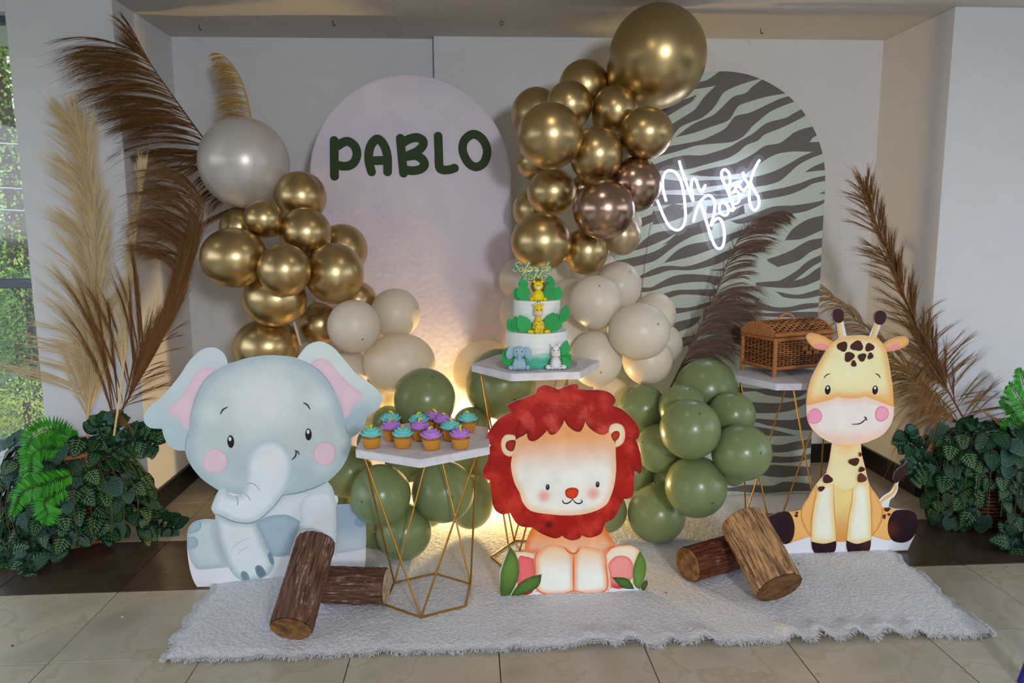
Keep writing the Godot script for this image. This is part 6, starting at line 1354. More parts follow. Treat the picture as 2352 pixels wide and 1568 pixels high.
func cupcakes() -> void:
	var top := 0.581
	var wrap := Mesher.new()
	wrap.lathe(Transform3D(), [Vector2(0.001, 0.0005), Vector2(0.0235, 0.0005), Vector2(0.0245, 0.002), Vector2(0.0312, 0.034), Vector2(0.0304, 0.034), Vector2(0.0290, 0.028)], 96, Color.WHITE, [lin(190, 118, 30), lin(190, 118, 30), lin(202, 132, 40), lin(210, 150, 66), lin(222, 190, 132), lin(200, 140, 60)], 0.022, 32)
	var wrapper := wrap.mesh()
	var crumb := Mesher.new()
	var bump := noise(52, 160.0, 2)
	crumb.lathe(Transform3D(), [Vector2(0.0288, 0.029), Vector2(0.0298, 0.034), Vector2(0.026, 0.039), Vector2(0.014, 0.042), Vector2(0.0005, 0.043)], 28)
	for k in crumb.p.size():
		crumb.p[k] += crumb.n[k] * bump.get_noise_3dv(crumb.p[k]) * 0.0012
		crumb.c[k] = lin(198, 126, 44).lerp(lin(160, 88, 26), clampf(0.5 + bump.get_noise_3dv(crumb.p[k] * 0.4), 0, 1))
	var dome := crumb.mesh()
	var teal := []
	var purple := []
	for k in 3:
		teal.append(frosting(60 + k, lin(122, 212, 208)))
		purple.append(frosting(70 + k, lin(194, 136, 220)))
	var paper := vmat("cupcake_paper", 0.6)
	paper.backlight_enabled = true
	paper.backlight = Color(0.3, 0.2, 0.08)
	var cream := vmat("buttercream", 0.45)
	var spots := [
		[Vector3(-0.337, 0.581, 1.543), 0, "teal cupcake at the outer corner of the tabletop, nearest the elephant"],
		[Vector3(-0.294, 0.581, 1.352), 0, "teal cupcake peeking out behind the outermost purple one"],
		[Vector3(-0.235, 0.581, 1.551), 0, "teal cupcake second in the front row, with a bent yellow curl"],
		[Vector3(-0.195, 0.581, 1.378), 0, "teal cupcake at the back between purple ones"],
		[Vector3(-0.082, 0.581, 1.475), 0, "teal cupcake between the two front purple ones"],
		[Vector3(-0.027, 0.581, 1.374), 0, "teal cupcake standing apart at the back near the lion"],
		[Vector3(-0.281, 0.581, 1.459), 1, "purple cupcake directly before the hidden teal one, nearest the elephant"],
		[Vector3(-0.185, 0.581, 1.467), 1, "purple cupcake in the middle behind the front row"],
		[Vector3(-0.144, 0.581, 1.335), 1, "purple cupcake furthest back and highest in view"],
		[Vector3(-0.108, 0.581, 1.396), 1, "purple cupcake just before the rearmost one"],
		[Vector3(-0.142, 0.581, 1.578), 1, "purple cupcake foremost in the middle of the front row"],
		[Vector3(-0.049, 0.581, 1.575), 1, "purple cupcake at the end of the front row nearest the lion"],
	]
	for k in spots.size():
		var s = spots[k]
		var o := thing("cupcake", s[2], "cupcake", Vector3(s[0].x, top, s[0].z), "teal cupcakes" if s[1] == 0 else "purple cupcakes")
		o.rotation.y = k * 1.7
		o.scale = Vector3.ONE * 0.97
		part("wrapper", wrapper, paper, o)
		part("sponge", dome, vmat("golden_sponge", 0.8), o)
		part("frosting", (teal if s[1] == 0 else purple)[k % 3], cream, o, Transform3D(Basis(), Vector3(0, 0.0385, 0)))
		var b := Mesher.new()
		b.tube(bez([Vector3(0.002, 0.058, 0.010), Vector3(0.001, 0.068, 0.006), Vector3(-0.001, 0.0735, 0.0), Vector3(0.003, 0.074, -0.007)], 4), [0.0020, 0.0024, 0.0028, 0.003, 0.0032, 0.0034, 0.0036, 0.0036, 0.0036, 0.0034, 0.003, 0.0026, 0.002], 8)
		part("centre_dot", b.mesh(), mat("yellow_icing", c8(236, 214, 28), 0.5), o)

# ---------------------------------------------------------------- cake
func smudge(tier: Mesher, base_y: float, top_y: float, reach: float, col: Color, seed_: int) -> void:   # brushed-on green buttercream near the foot of a tier
	var nn := noise(seed_, 14.0, 3)
	for k in tier.p.size():
		var q := tier.p[k]
		var f := (q.y - base_y) / (top_y - base_y)
		var ang := atan2(q.z, q.x)
		var lim := reach + nn.get_noise_2d(ang * 0.06, 3.0) * 0.22 + nn.get_noise_2d(ang * 0.25, q.y * 16.0) * 0.12
		var a := clampf((lim - f) * 5.0, 0.0, 1.0)
		var streak := 0.72 + 0.28 * nn.get_noise_2d(q.y * 14.0, ang * 0.12)
		tier.c[k] = lin(238, 240, 236).lerp(col * (0.9 + 0.25 * streak), a * clampf(0.55 + streak * 0.5, 0, 1))

func cake() -> void:
	var c := Vector3(0.233, 0.785, 1.190)
	var o := thing("cake", "two tier white cake with green icing leaves on a silver board", "cake", c)
	var b := Mesher.new()
	b.lathe(Transform3D(), [Vector2(0.001, 0.001), Vector2(0.150, 0.001), Vector2(0.1515, 0.0025), Vector2(0.150, 0.004), Vector2(0.001, 0.004)], 64)
	part("cake_board", b.mesh(), mat("silver_card", c8(176, 178, 180), 0.3, 0.6), o)
	var tiers := [[0.004, 0.128, 0.114], [0.128, 0.240, 0.0855]]
	for k in 2:
		b = Mesher.new()
		var prof := []
		for e in 40:
			var f := e / 39.0
			prof.append(Vector2(tiers[k][2] + sin(f * 34.0) * 0.0004, lerpf(tiers[k][0], tiers[k][1] - 0.003, f)))
		prof.append(Vector2(tiers[k][2] - 0.001, tiers[k][1] - 0.001))
		prof.append(Vector2(tiers[k][2] - 0.004, tiers[k][1]))
		prof.append(Vector2(0.001, tiers[k][1]))
		b.lathe(Transform3D(), prof, 120)
		smudge(b, tiers[k][0], tiers[k][1], [0.52, 0.10][k], lin(30, 176, 140), 80 + k)
		part("tier", b.mesh(), vmat("buttercream", 0.45), o)
	# fondant leaves: a blade with a midrib and cut edges
	var leaf := []
	for kind in 2:
		var pts := PackedVector2Array()
		for side in [1.0, -1.0]:
			for k in 25:
				var v: float = k / 24.0 if side > 0 else 1.0 - k / 24.0
				var w := 0.40 * pow(sin(PI * clampf(v * 0.94 + 0.06, 0, 1)), 0.75) * (1.15 - 0.3 * v)
				if kind == 1 and v > 0.12 and v < 0.95:
					w *= 0.78 if fmod(v * 5.0, 1.0) < 0.22 else 1.0
				pts.append(Vector2(side * maxf(w, 0.004), v))
		var m := Mesher.new()
		m.prism(pts, -0.03, 0.03)
		for k in m.p.size():
			m.p[k].z += 0.25 * absf(m.p[k].x) - 0.12 * m.p[k].y * m.p[k].y
		m.tube([Vector3(0, 0.03, 0.03), Vector3(0, 0.5, 0.01), Vector3(0, 0.95, -0.08)], 0.03, 6)
		leaf.append(m.mesh())
	var leaf_m := mat("green_fondant", c8(24, 166, 78), 0.55)
	var leaf_d := mat("green_fondant_dark", c8(16, 150, 68), 0.55)
	var spots := [
		[Vector3(0.189, 1.026, 1.220), 0, 0.0628, 1, 0.25, -0.15, 1.00],
		[Vector3(0.172, 1.026, 1.215), 0, 0.0480, 0, 0.45, -0.30, 0.90],
		[Vector3(0.186, 1.065, 1.180), 0, 0.0443, 0, 0.12, 0.00, 1.00],
		[Vector3(0.269, 1.026, 1.220), 0, 0.0665, 1, -0.25, 0.15, 1.00],
		[Vector3(0.300, 1.025, 1.215), 0, 0.0517, 0, -0.35, 0.30, 0.85],
		[Vector3(0.281, 1.067, 1.180), 0, 0.0443, 0, -0.08, 0.00, 1.00],
		[Vector3(0.147, 0.919, 1.275), 0, 0.0517, 0, 0.55, -0.40, 0.90],
		[Vector3(0.161, 0.920, 1.280), 0, 0.0554, 0, 0.30, -0.20, 0.90],
		[Vector3(0.194, 0.918, 1.285), 0, 0.0665, 1, 0.50, 0.00, 1.00],
		[Vector3(0.264, 0.918, 1.280), 0, 0.0702, 1, -0.35, 0.10, 1.05],
		[Vector3(0.290, 0.918, 1.270), 0, 0.0628, 1, -0.15, 0.20, 1.00],
		[Vector3(0.316, 0.950, 1.265), 0, 0.0628, 1, -0.35, 0.20, 0.80],
		[Vector3(0.127, 0.799, 1.290), 0, 0.0628, 0, 0.30, -0.50, 0.90],
		[Vector3(0.120, 0.805, 1.280), 0, 0.0554, 0, -0.10, -0.50, 0.90],
		[Vector3(0.317, 0.829, 1.300), 0, 0.0591, 1, -0.30, 0.30, 0.75],
		[Vector3(0.308, 0.799, 1.310), 0, 0.0554, 0, -0.85, 0.30, 0.90],
		[Vector3(0.339, 0.796, 1.310), 0, 0.0628, 0, 1.00, 0.30, 0.70],
	]
	for k in spots.size():
		var s = spots[k]
		var bas := Basis(Vector3.UP, s[5]) * Basis(Vector3.BACK, s[4])
		part("leaf", leaf[s[3]], leaf_m if k % 2 == 0 else leaf_d, o, Transform3D(bas.scaled_local(Vector3(s[2] * s[6], s[2], s[2])), s[0] - c))
	# topper
	var t := thing("cake_topper", "gold mirror script topper with green edge on top of the cake", "cake topper", c + Vector3(-0.012, 0.2405, -0.012))
	var gold := mat("gold_mirror", c8(250, 226, 150), 0.28, 0.8)
	var back := mat("green_acrylic", c8(22, 120, 84), 0.35)
	var words := [
		[-0.0461, 0.1292, -0.0498, 0.1342, -0.0581, 0.1342, -0.0643, 0.1292, -0.0627, 0.1226, -0.0556, 0.1176, -0.0556, 0.1110, -0.0622, 0.1043, -0.0710, 0.1027, -0.0747, 0.1076, -0.0718, 0.1126],
		[-0.0365, 0.1143, -0.0423, 0.1176, -0.0506, 0.1110, -0.0510, 0.1027, -0.0444, 0.1027, -0.0365, 0.1143, -0.0407, 0.1043, -0.0361, 0.1027, -0.0315, 0.1076],
		[-0.0357, 0.1076, -0.0249, 0.1176, -0.0149, 0.1309, -0.0174, 0.1342, -0.0228, 0.1259, -0.0290, 0.1076, -0.0365, 0.0910, -0.0403, 0.0894, -0.0365, 0.0977, -0.0261, 0.1060],
		[-0.0058, 0.1143, -0.0116, 0.1176, -0.0199, 0.1110, -0.0203, 0.1027, -0.0137, 0.1027, -0.0058, 0.1143, -0.0100, 0.1043, -0.0054, 0.1027, -0.0008, 0.1076],
		[-0.0054, 0.1060, 0.0021, 0.1159, 0.0050, 0.1143, 0.0104, 0.1159, 0.0062, 0.1060, 0.0087, 0.1027, 0.0149, 0.1076],
		[0.0104, 0.1060, 0.0178, 0.1159, 0.0137, 0.1060, 0.0162, 0.1027, 0.0224, 0.1076],
		[0.0232, 0.1242, 0.0241, 0.1249],
		[0.0473, 0.1143, 0.0415, 0.1176, 0.0332, 0.1110, 0.0328, 0.1027, 0.0394, 0.1027, 0.0473, 0.1143, 0.0573, 0.1342, 0.0440, 0.1076, 0.0461, 0.1027, 0.0523, 0.1076],
		[0.0506, 0.1076, 0.0598, 0.1110, 0.0627, 0.1159, 0.0581, 0.1176, 0.0515, 0.1110, 0.0510, 0.1027, 0.0577, 0.1027, 0.0656, 0.1076],
		[-0.0366, 0.0700, -0.0235, 0.1014],
		[-0.0336, 0.0961, -0.0227, 0.1049, -0.0113, 0.1014, -0.0157, 0.0909, -0.0257, 0.0857, -0.0309, 0.0857],
		[-0.0017, 0.0839, -0.0078, 0.0874, -0.0166, 0.0805, -0.0170, 0.0717, -0.0100, 0.0717, -0.0017, 0.0839, -0.0061, 0.0735, -0.0013, 0.0717, 0.0035, 0.0770],
		[0.0009, 0.0770, 0.0170, 0.0996, 0.0148, 0.1049, 0.0087, 0.0944, 0.0039, 0.0752, 0.0083, 0.0717, 0.0166, 0.0770, 0.0153, 0.0857, 0.0096, 0.0839],
		[0.0157, 0.0770, 0.0336, 0.0996, 0.0314, 0.1049, 0.0244, 0.0909, 0.0205, 0.0752, 0.0248, 0.0717, 0.0314, 0.0770],
		[0.0436, 0.0874, 0.0340, 0.0839, 0.0314, 0.0735, 0.0379, 0.0717, 0.0449, 0.0787, 0.0436, 0.0874, 0.0462, 0.0839, 0.0519, 0.0857],
	]
	var backs := Mesher.new()
	var lines := []
	for w in words:
		var pts := bez(pairs(w), 5)
		var path := []
		for q in pts:
			path.append(Vector3(q.x, q.y, 0.0045))
		var m := Mesher.new()
		m.tube(path, 0.0034, 8, Color.WHITE, false, 0.5)
		part("letter_stroke", m.mesh(), gold, t)
		lines.append(smooth(w, 5, false))
	for q in joined(lines, 0.0050):
		backs.prism(q, 0.0, 0.0035)
	part("backing", backs.mesh(), back, t)
	for x in [-0.03, 0.03]:
		var m := Mesher.new()
		m.tube([Vector3(x, 0.0005, 0.002), Vector3(x, 0.09, 0.002)], 0.0018, 6)
		part("stick", m.mesh(), mat("clear_rod", c8(214, 220, 214), 0.3), t)
	sugar_animals(c)

func sugar_animals(c: Vector3) -> void:
	var sugar := vmat("sugar_paste", 0.55)
	var up := Basis()
	# lion on the top tier
	var o := thing("sugar_lion", "yellow sugar lion with a brown mane sitting on the top tier", "cake figure", c + Vector3(0.0005, 0.2405, 0.0500))
	o.scale = Vector3.ONE * 1.22
	var ye := lin(240, 216, 20)
	var b := Mesher.new()
	b.lathe(Transform3D(), [Vector2(0.0005, 0.0), Vector2(0.017, 0.001), Vector2(0.0185, 0.008), Vector2(0.015, 0.020), Vector2(0.011, 0.030), Vector2(0.0005, 0.033)], 20, ye)
	for s in [-1, 1]:
		b.ball(Transform3D(Basis(Vector3.BACK, s * 0.08), Vector3(s * 0.006, 0.012, 0.012)), Vector3(0.0055, 0.0135, 0.006), 14, ye)
		b.ball(Transform3D(up, Vector3(s * 0.019, 0.0045, 0.010)), Vector3(0.0062, 0.0050, 0.008), 14, ye)
	part("body", b.mesh(), sugar, o)
	b = Mesher.new()
	for k in 14:
		var a := TAU * k / 14
		b.ball(Transform3D(up, Vector3(cos(a) * 0.0165, 0.043 + sin(a) * 0.0165, 0.002)), Vector3(0.0062, 0.0062, 0.006), 10, lin(124, 84, 46))
	b.ball(Transform3D(up, Vector3(0, 0.043, 0.0)), Vector3(0.018, 0.018, 0.006), 18, lin(124, 84, 46))
	part("mane", b.mesh(), sugar, o)
	b = Mesher.new()
	b.ball(Transform3D(up, Vector3(0, 0.0435, 0.007)), Vector3(0.0138, 0.0138, 0.011), 20, ye)
	for s in [-1, 1]:
		b.ball(Transform3D(up, Vector3(s * 0.0115, 0.056, 0.006)), Vector3(0.0045, 0.0045, 0.003), 12, ye)
	part("head", b.mesh(), sugar, o)
	b = Mesher.new()
	b.ball(Transform3D(up, Vector3(0, 0.0390, 0.0155)), Vector3(0.0072, 0.0068, 0.0040), 14, lin(238, 228, 206))
	part("muzzle", b.mesh(), sugar, o)
	b = Mesher.new()
	b.ball(Transform3D(up, Vector3(0, 0.0438, 0.0188)), Vector3(0.002, 0.0015, 0.0014), 8, lin(60, 36, 26))
	part("nose", b.mesh(), sugar, o)
	for s in [-1, 1]:
		b = Mesher.new()
		b.ball(Transform3D(up, Vector3(s * 0.0048, 0.0462, 0.0170)), Vector3.ONE * 0.0014, 8, lin(30, 24, 20))
		part("eye", b.mesh(), sugar, o)
	# giraffe leaning on the upper tier
	o = thing("sugar_giraffe", "yellow spotted sugar giraffe sitting against the upper tier", "cake figure", c + Vector3(-0.0031, 0.1285, 0.1050))
	o.scale = Vector3.ONE * 1.42
	ye = lin(236, 206, 48)
	b = Mesher.new()
	b.lathe(Transform3D(), [Vector2(0.0005, 0.0), Vector2(0.013, 0.001), Vector2(0.0160, 0.012), Vector2(0.0145, 0.024), Vector2(0.0075, 0.034), Vector2(0.0065, 0.046), Vector2(0.0005, 0.048)], 22, ye)
	for s in [-1, 1]:
		b.ball(Transform3D(up, Vector3(s * 0.0055, 0.010, 0.012)), Vector3(0.0052, 0.0115, 0.0058), 14, ye)
		b.ball(Transform3D(up, Vector3(s * 0.0205, 0.0050, 0.009)), Vector3(0.0085, 0.0050, 0.0062), 14, ye)
	part("body", b.mesh(), sugar, o)
	b = Mesher.new()
	for k in 44:
		var a := rng.randf() * PI
		var h := rng.randf_range(0.004, 0.032)
		var r := 0.0158 if h < 0.026 else 0.011
		b.ball(Transform3D(up, Vector3(cos(a) * r, h, sin(a) * r + (0.002 if h < 0.02 else 0.0))), Vector3(0.0011, 0.0011, 0.0011), 8, lin(92, 64, 20))
	stuff("spots", b.mesh(), sugar, o)
	b = Mesher.new()
	b.ball(Transform3D(up, Vector3(0, 0.0580, 0.005)), Vector3(0.0115, 0.0155, 0.0105), 20, ye)
	for s in [-1, 1]:
		b.ball(Transform3D(Basis(Vector3.BACK, s * -0.6), Vector3(s * 0.0095, 0.0715, 0.004)), Vector3(0.0032, 0.0052, 0.002), 10, ye)
	part("head", b.mesh(), sugar, o)
	b = Mesher.new()
	b.ball(Transform3D(up, Vector3(0, 0.0510, 0.0085)), Vector3(0.0112, 0.0078, 0.0095), 18, lin(232, 204, 196))
	part("muzzle", b.mesh(), sugar, o)
	for s in [-1, 1]:
		b = Mesher.new()
		b.ball(Transform3D(up, Vector3(s * 0.0048, 0.0596, 0.0148)), Vector3.ONE * 0.0016, 8, lin(30, 24, 20))
		part("eye", b.mesh(), sugar, o)
		b = Mesher.new()
		b.tube([Vector3(s * 0.003, 0.071, 0.003), Vector3(s * 0.0032, 0.0785, 0.003)], 0.0011, 6, ye)
		b.ball(Transform3D(up, Vector3(s * 0.0032, 0.0790, 0.003)), Vector3.ONE * 0.0017, 8, lin(84, 56, 30))
		part("horn", b.mesh(), sugar, o)
	# elephant and zebra at the foot of the cake
	o = thing("sugar_elephant", "pale blue sugar elephant sitting at the foot of the cake", "cake figure", c + Vector3(-0.0752, 0.0045, 0.1300))
	o.scale = Vector3.ONE * 1.50
	var bl := lin(158, 186, 200)
	b = Mesher.new()
	b.lathe(Transform3D(), [Vector2(0.0005, 0.0), Vector2(0.015, 0.001), Vector2(0.0165, 0.009), Vector2(0.012, 0.024), Vector2(0.0005, 0.032)], 20, bl)
	for s in [-1, 1]:
		b.ball(Transform3D(Basis(Vector3.BACK, s * 0.12), Vector3(s * 0.009, 0.012, 0.009)), Vector3(0.0062, 0.0135, 0.0065), 14, bl)
		b.ball(Transform3D(up, Vector3(s * 0.0195, 0.0050, 0.008)), Vector3(0.0062, 0.0055, 0.0080), 14, bl)
	part("body", b.mesh(), sugar, o)
	b = Mesher.new()
	b.ball(Transform3D(up, Vector3(0, 0.0410, 0.004)), Vector3(0.0150, 0.0145, 0.0125), 20, bl)
	b.tube(bez([Vector3(0, 0.038, 0.013), Vector3(0, 0.033, 0.018), Vector3(-0.001, 0.0285, 0.017)], 4), [0.0048, 0.0046, 0.0043, 0.0041, 0.0039, 0.0037, 0.0036, 0.0035, 0.0034], 10, bl)
	part("head", b.mesh(), sugar, o)
	for s in [-1, 1]:
		b = Mesher.new()
		b.ball(Transform3D(Basis(Vector3.BACK, s * 0.25), Vector3(s * 0.0205, 0.0385, 0.0)), Vector3(0.0098, 0.0150, 0.0032), 16, bl)
		part("ear", b.mesh(), sugar, o)
		b = Mesher.new()
		b.ball(Transform3D(up, Vector3(s * 0.0066, 0.0440, 0.0150)), Vector3.ONE * 0.0015, 8, lin(30, 24, 20))
		part("eye", b.mesh(), sugar, o)
	o = thing("sugar_zebra", "white sugar zebra with thin black stripes at the foot of the cake", "cake figure", c + Vector3(0.0550, 0.0045, 0.1300))
	o.scale = Vector3.ONE * 1.50
	var wh := lin(236, 234, 230)
	b = Mesher.new()
	b.lathe(Transform3D(), [Vector2(0.0005, 0.0), Vector2(0.013, 0.001), Vector2(0.0145, 0.009), Vector2(0.011, 0.024), Vector2(0.0005, 0.030)], 20, wh)
	for s in [-1, 1]:
		b.ball(Transform3D(Basis(Vector3.BACK, s * 0.12), Vector3(s * 0.0085, 0.011, 0.008)), Vector3(0.0052, 0.0125, 0.0058), 14, wh)
		b.ball(Transform3D(up, Vector3(s * 0.0180, 0.0050, 0.008)), Vector3(0.0068, 0.0055, 0.0080), 14, wh)
	part("body", b.mesh(), sugar, o)
	b = Mesher.new()
	b.ball(Transform3D(up, Vector3(0, 0.0430, 0.004)), Vector3(0.0108, 0.0140, 0.0110), 20, wh)
	for s in [-1, 1]:
		b.ball(Transform3D(Basis(Vector3.BACK, s * -0.4), Vector3(s * 0.0085, 0.0560, 0.003)), Vector3(0.0028, 0.0052, 0.002), 10, wh)
	part("head", b.mesh(), sugar, o)
	b = Mesher.new()
	b.ball(Transform3D(up, Vector3(0, 0.0350, 0.0090)), Vector3(0.0110, 0.0075, 0.0090), 16, lin(238, 214, 212))
	part("muzzle", b.mesh(), sugar, o)
	b = Mesher.new()
	for s in [-1, 1]:
		for k in 4:
			var y := 0.008 + k * 0.0052
			b.tube([Vector3(s * 0.0155, y + 0.001, 0.002), Vector3(s * 0.0140, y, 0.0115), Vector3(s * 0.0085, y - 0.0005, 0.0142)], 0.0007, 6, lin(50, 46, 46))
		for k in 3:
			b.tube([Vector3(s * 0.0105, 0.045 + k * 0.003, 0.006), Vector3(s * 0.0065, 0.0455 + k * 0.003, 0.0125)], 0.0006, 6, lin(50, 46, 46))
	stuff("stripes", b.mesh(), sugar, o)
	for s in [-1, 1]:
		b = Mesher.new()
		b.ball(Transform3D(up, Vector3(s * 0.0046, 0.0450, 0.0138)), Vector3.ONE * 0.0015, 8, lin(30, 24, 20))
		part("eye", b.mesh(), sugar, o)

# ---------------------------------------------------------------- wicker picnic basket
func wrapped(b: Mesher, a: Vector3, e: Vector3, r: float, pitch: float, ca: Color, cb: Color) -> void:   # cane wound round a rod
	var m := maxi(int(a.distance_to(e) / pitch * 2.0), 4)
	var path := []
	var rad := []
	for k in m + 1:
		path.append(a.lerp(e, float(k) / m))
		rad.append(r * (1.0 if k % 2 == 0 else 0.86))
	var first := b.p.size()
	b.tube(path, rad, 10, ca)
	for k in range(first, b.p.size()):
		b.c[k] = ca.lerp(cb, clampf(0.5 + fine.get_noise_3dv(b.p[k] * 2.0) * 0.9, 0, 1))

func weave(b: Mesher, o: Vector3, u: Vector3, v: Vector3, nrm: Vector3, stakes: int, rows: int, thick: float, ca: Color, cb: Color) -> void:
	for j in rows:
		var path := []
		for k in stakes * 2 + 1:
			var f := float(k) / (stakes * 2)
			path.append(o + u * f + v * ((j + 0.5) / rows) + nrm * (0.0035 * (1.0 if (k / 2 + j) % 2 == 0 else -1.0) if k % 2 == 1 else 0.0))
		var first := b.p.size()
		b.tube(path, v.length() / rows * 0.46, 6, ca, false, thick)
		var tone := rng.randf()
		for k in range(first, b.p.size()):
			b.c[k] = ca.lerp(cb, clampf(tone * 0.6 + 0.2 + fine.get_noise_3dv(b.p[k]) * 0.6, 0, 1))
	for k in stakes + 1:
		var s := o + u * (float(k) / stakes)
		b.tube([s, s + v], 0.0016, 6, cb)

func wicker_basket() -> void:
	var at := Vector3(1.219, 0.681, 1.002)
	var o := thing("wicker_basket", "brown woven wicker picnic basket with a domed lid on the hexagon table", "basket", at)
	o.rotation.y = 0.334
	var w := 0.290
	var d := 0.194
	var h := 0.128
	var cane := vmat("wicker_cane", 0.45)
	var ca := lin(150, 92, 52)
	var cb := lin(196, 130, 74)
	var cd := lin(104, 58, 30)
	var f0 := 0.030
	# local frame: x along the front, z toward the viewer, origin at the front corner post
	var b := Mesher.new()
	b.box(Transform3D(Basis(), Vector3(w / 2, f0 + h / 2, -d / 2)), Vector3(w - 0.012, h - 0.004, d - 0.012), 0.002, lin(58, 32, 18))
	part("lining", b.mesh(), cane, o)
	b = Mesher.new()
	weave(b, Vector3(0.006, f0 + 0.006, 0.0), Vector3(w - 0.012, 0, 0), Vector3(0, h - 0.016, 0), Vector3.BACK, 14, 13, 0.7, cd, cb)
	stuff("front_weave", b.mesh(), cane, o)
	b = Mesher.new()
	weave(b, Vector3(0.0, f0 + 0.006, -0.006), Vector3(0, 0, -d + 0.012), Vector3(0, h - 0.016, 0), Vector3.LEFT, 8, 13, 0.7, cd, cb)
	stuff("side_weave", b.mesh(), cane, o)
	b = Mesher.new()
	for k in [[0.52, 0.62, 0.0], [0.66, 0.62, 0.0], [0.59, 0.47, 0.0], [0.73, 0.47, 0.0]]:
		b.box(Transform3D(Basis(), Vector3(w * k[0], f0 + h * k[1], 0.006)), Vector3(0.030, 0.017, 0.003), 0.001, lin(170, 98, 44))
	part("flat_band", b.mesh(), cane, o)
	for q in [Vector3(0, 0, 0), Vector3(w, 0, 0), Vector3(0, 0, -d), Vector3(w, 0, -d)]:
		b = Mesher.new()
		wrapped(b, q + Vector3(0, 0.0, 0), q + Vector3(0, f0 + h - 0.002, 0), 0.0105, 0.004, ca, cb)
		part("post", b.mesh(), cane, o)
	for y in [f0 + 0.004, f0 + h - 0.006]:
		for s in [[Vector3(0, y, 0.002), Vector3(w, y, 0.002)], [Vector3(-0.002, y, 0), Vector3(-0.002, y, -d)], [Vector3(w, y, 0), Vector3(w, y, -d)], [Vector3(0, y, -d), Vector3(w, y, -d)]]:
			b = Mesher.new()
			wrapped(b, s[0], s[1], 0.0092, 0.0035, ca, cb)
			part("rim", b.mesh(), cane, o)
	# lid: wrapped end panels, woven slopes
	var ly := f0 + h + 0.004
	var prof := [Vector3(0, 0, 0.006), Vector3(0, 0.018, 0.002), Vector3(0, 0.046, -d * 0.26), Vector3(0, 0.056, -d * 0.5), Vector3(0, 0.046, -d * 0.74), Vector3(0, 0.018, -d - 0.002), Vector3(0, 0, -d - 0.006)]
	for x in [-0.006, w + 0.006]:
		b = Mesher.new()
		var pr := bez(prof, 4)
		for k in 34:
			var z := lerpf(0.004, -d - 0.004, k / 33.0)
			var top := 0.018 + 0.038 * (1.0 - pow(absf(k / 16.5 - 1.0), 2.6))
			wrapped(b, Vector3(x, ly, z), Vector3(x, ly + top, z), 0.0038, 0.02, ca, cb)
		part("lid_end", b.mesh(), cane, o)
	b = Mesher.new()
	wrapped(b, Vector3(-0.008, ly + 0.010, 0.006), Vector3(w + 0.008, ly + 0.010, 0.006), 0.0105, 0.0035, ca, cb)
	part("lid_rim", b.mesh(), cane, o)
	b = Mesher.new()
	wrapped(b, Vector3(-0.008, ly + 0.010, -d - 0.006), Vector3(w + 0.008, ly + 0.010, -d - 0.006), 0.0105, 0.0035, ca, cb)
	part("lid_rim", b.mesh(), cane, o)
	for k in 4:
		b = Mesher.new()
		var p0: Vector3 = prof[k + 1] + Vector3(0, ly, 0)
		var p1: Vector3 = prof[k + 2] + Vector3(0, ly, 0)
		var nn := (p1 - p0).cross(Vector3.RIGHT).normalized()
		weave(b, p0, Vector3(w, 0, 0), p1 - p0, -nn if nn.y < 0 else nn, 15, 5, 0.6, cd, cb)
		b.box(Transform3D(Basis(Vector3.RIGHT, (nn if nn.y > 0 else -nn), Vector3.RIGHT.cross(nn if nn.y > 0 else -nn)), (p0 + p1) * 0.5 + Vector3(w / 2, -0.006, 0)), Vector3(w - 0.01, 0.002, p0.distance_to(p1)), 0.0, lin(58, 32, 18))
		stuff("lid_weave", b.mesh(), cane, o)
	b = Mesher.new()
	b.tube(bez([Vector3(w * 0.33, ly + 0.052, -d * 0.5), Vector3(w * 0.37, ly + 0.070, -d * 0.5), Vector3(w * 0.48, ly + 0.082, -d * 0.5), Vector3(w * 0.59, ly + 0.070, -d * 0.5), Vector3(w * 0.63, ly + 0.052, -d * 0.5)], 6), 0.0045, 10, cb)
	part("handle", b.mesh(), cane, o)

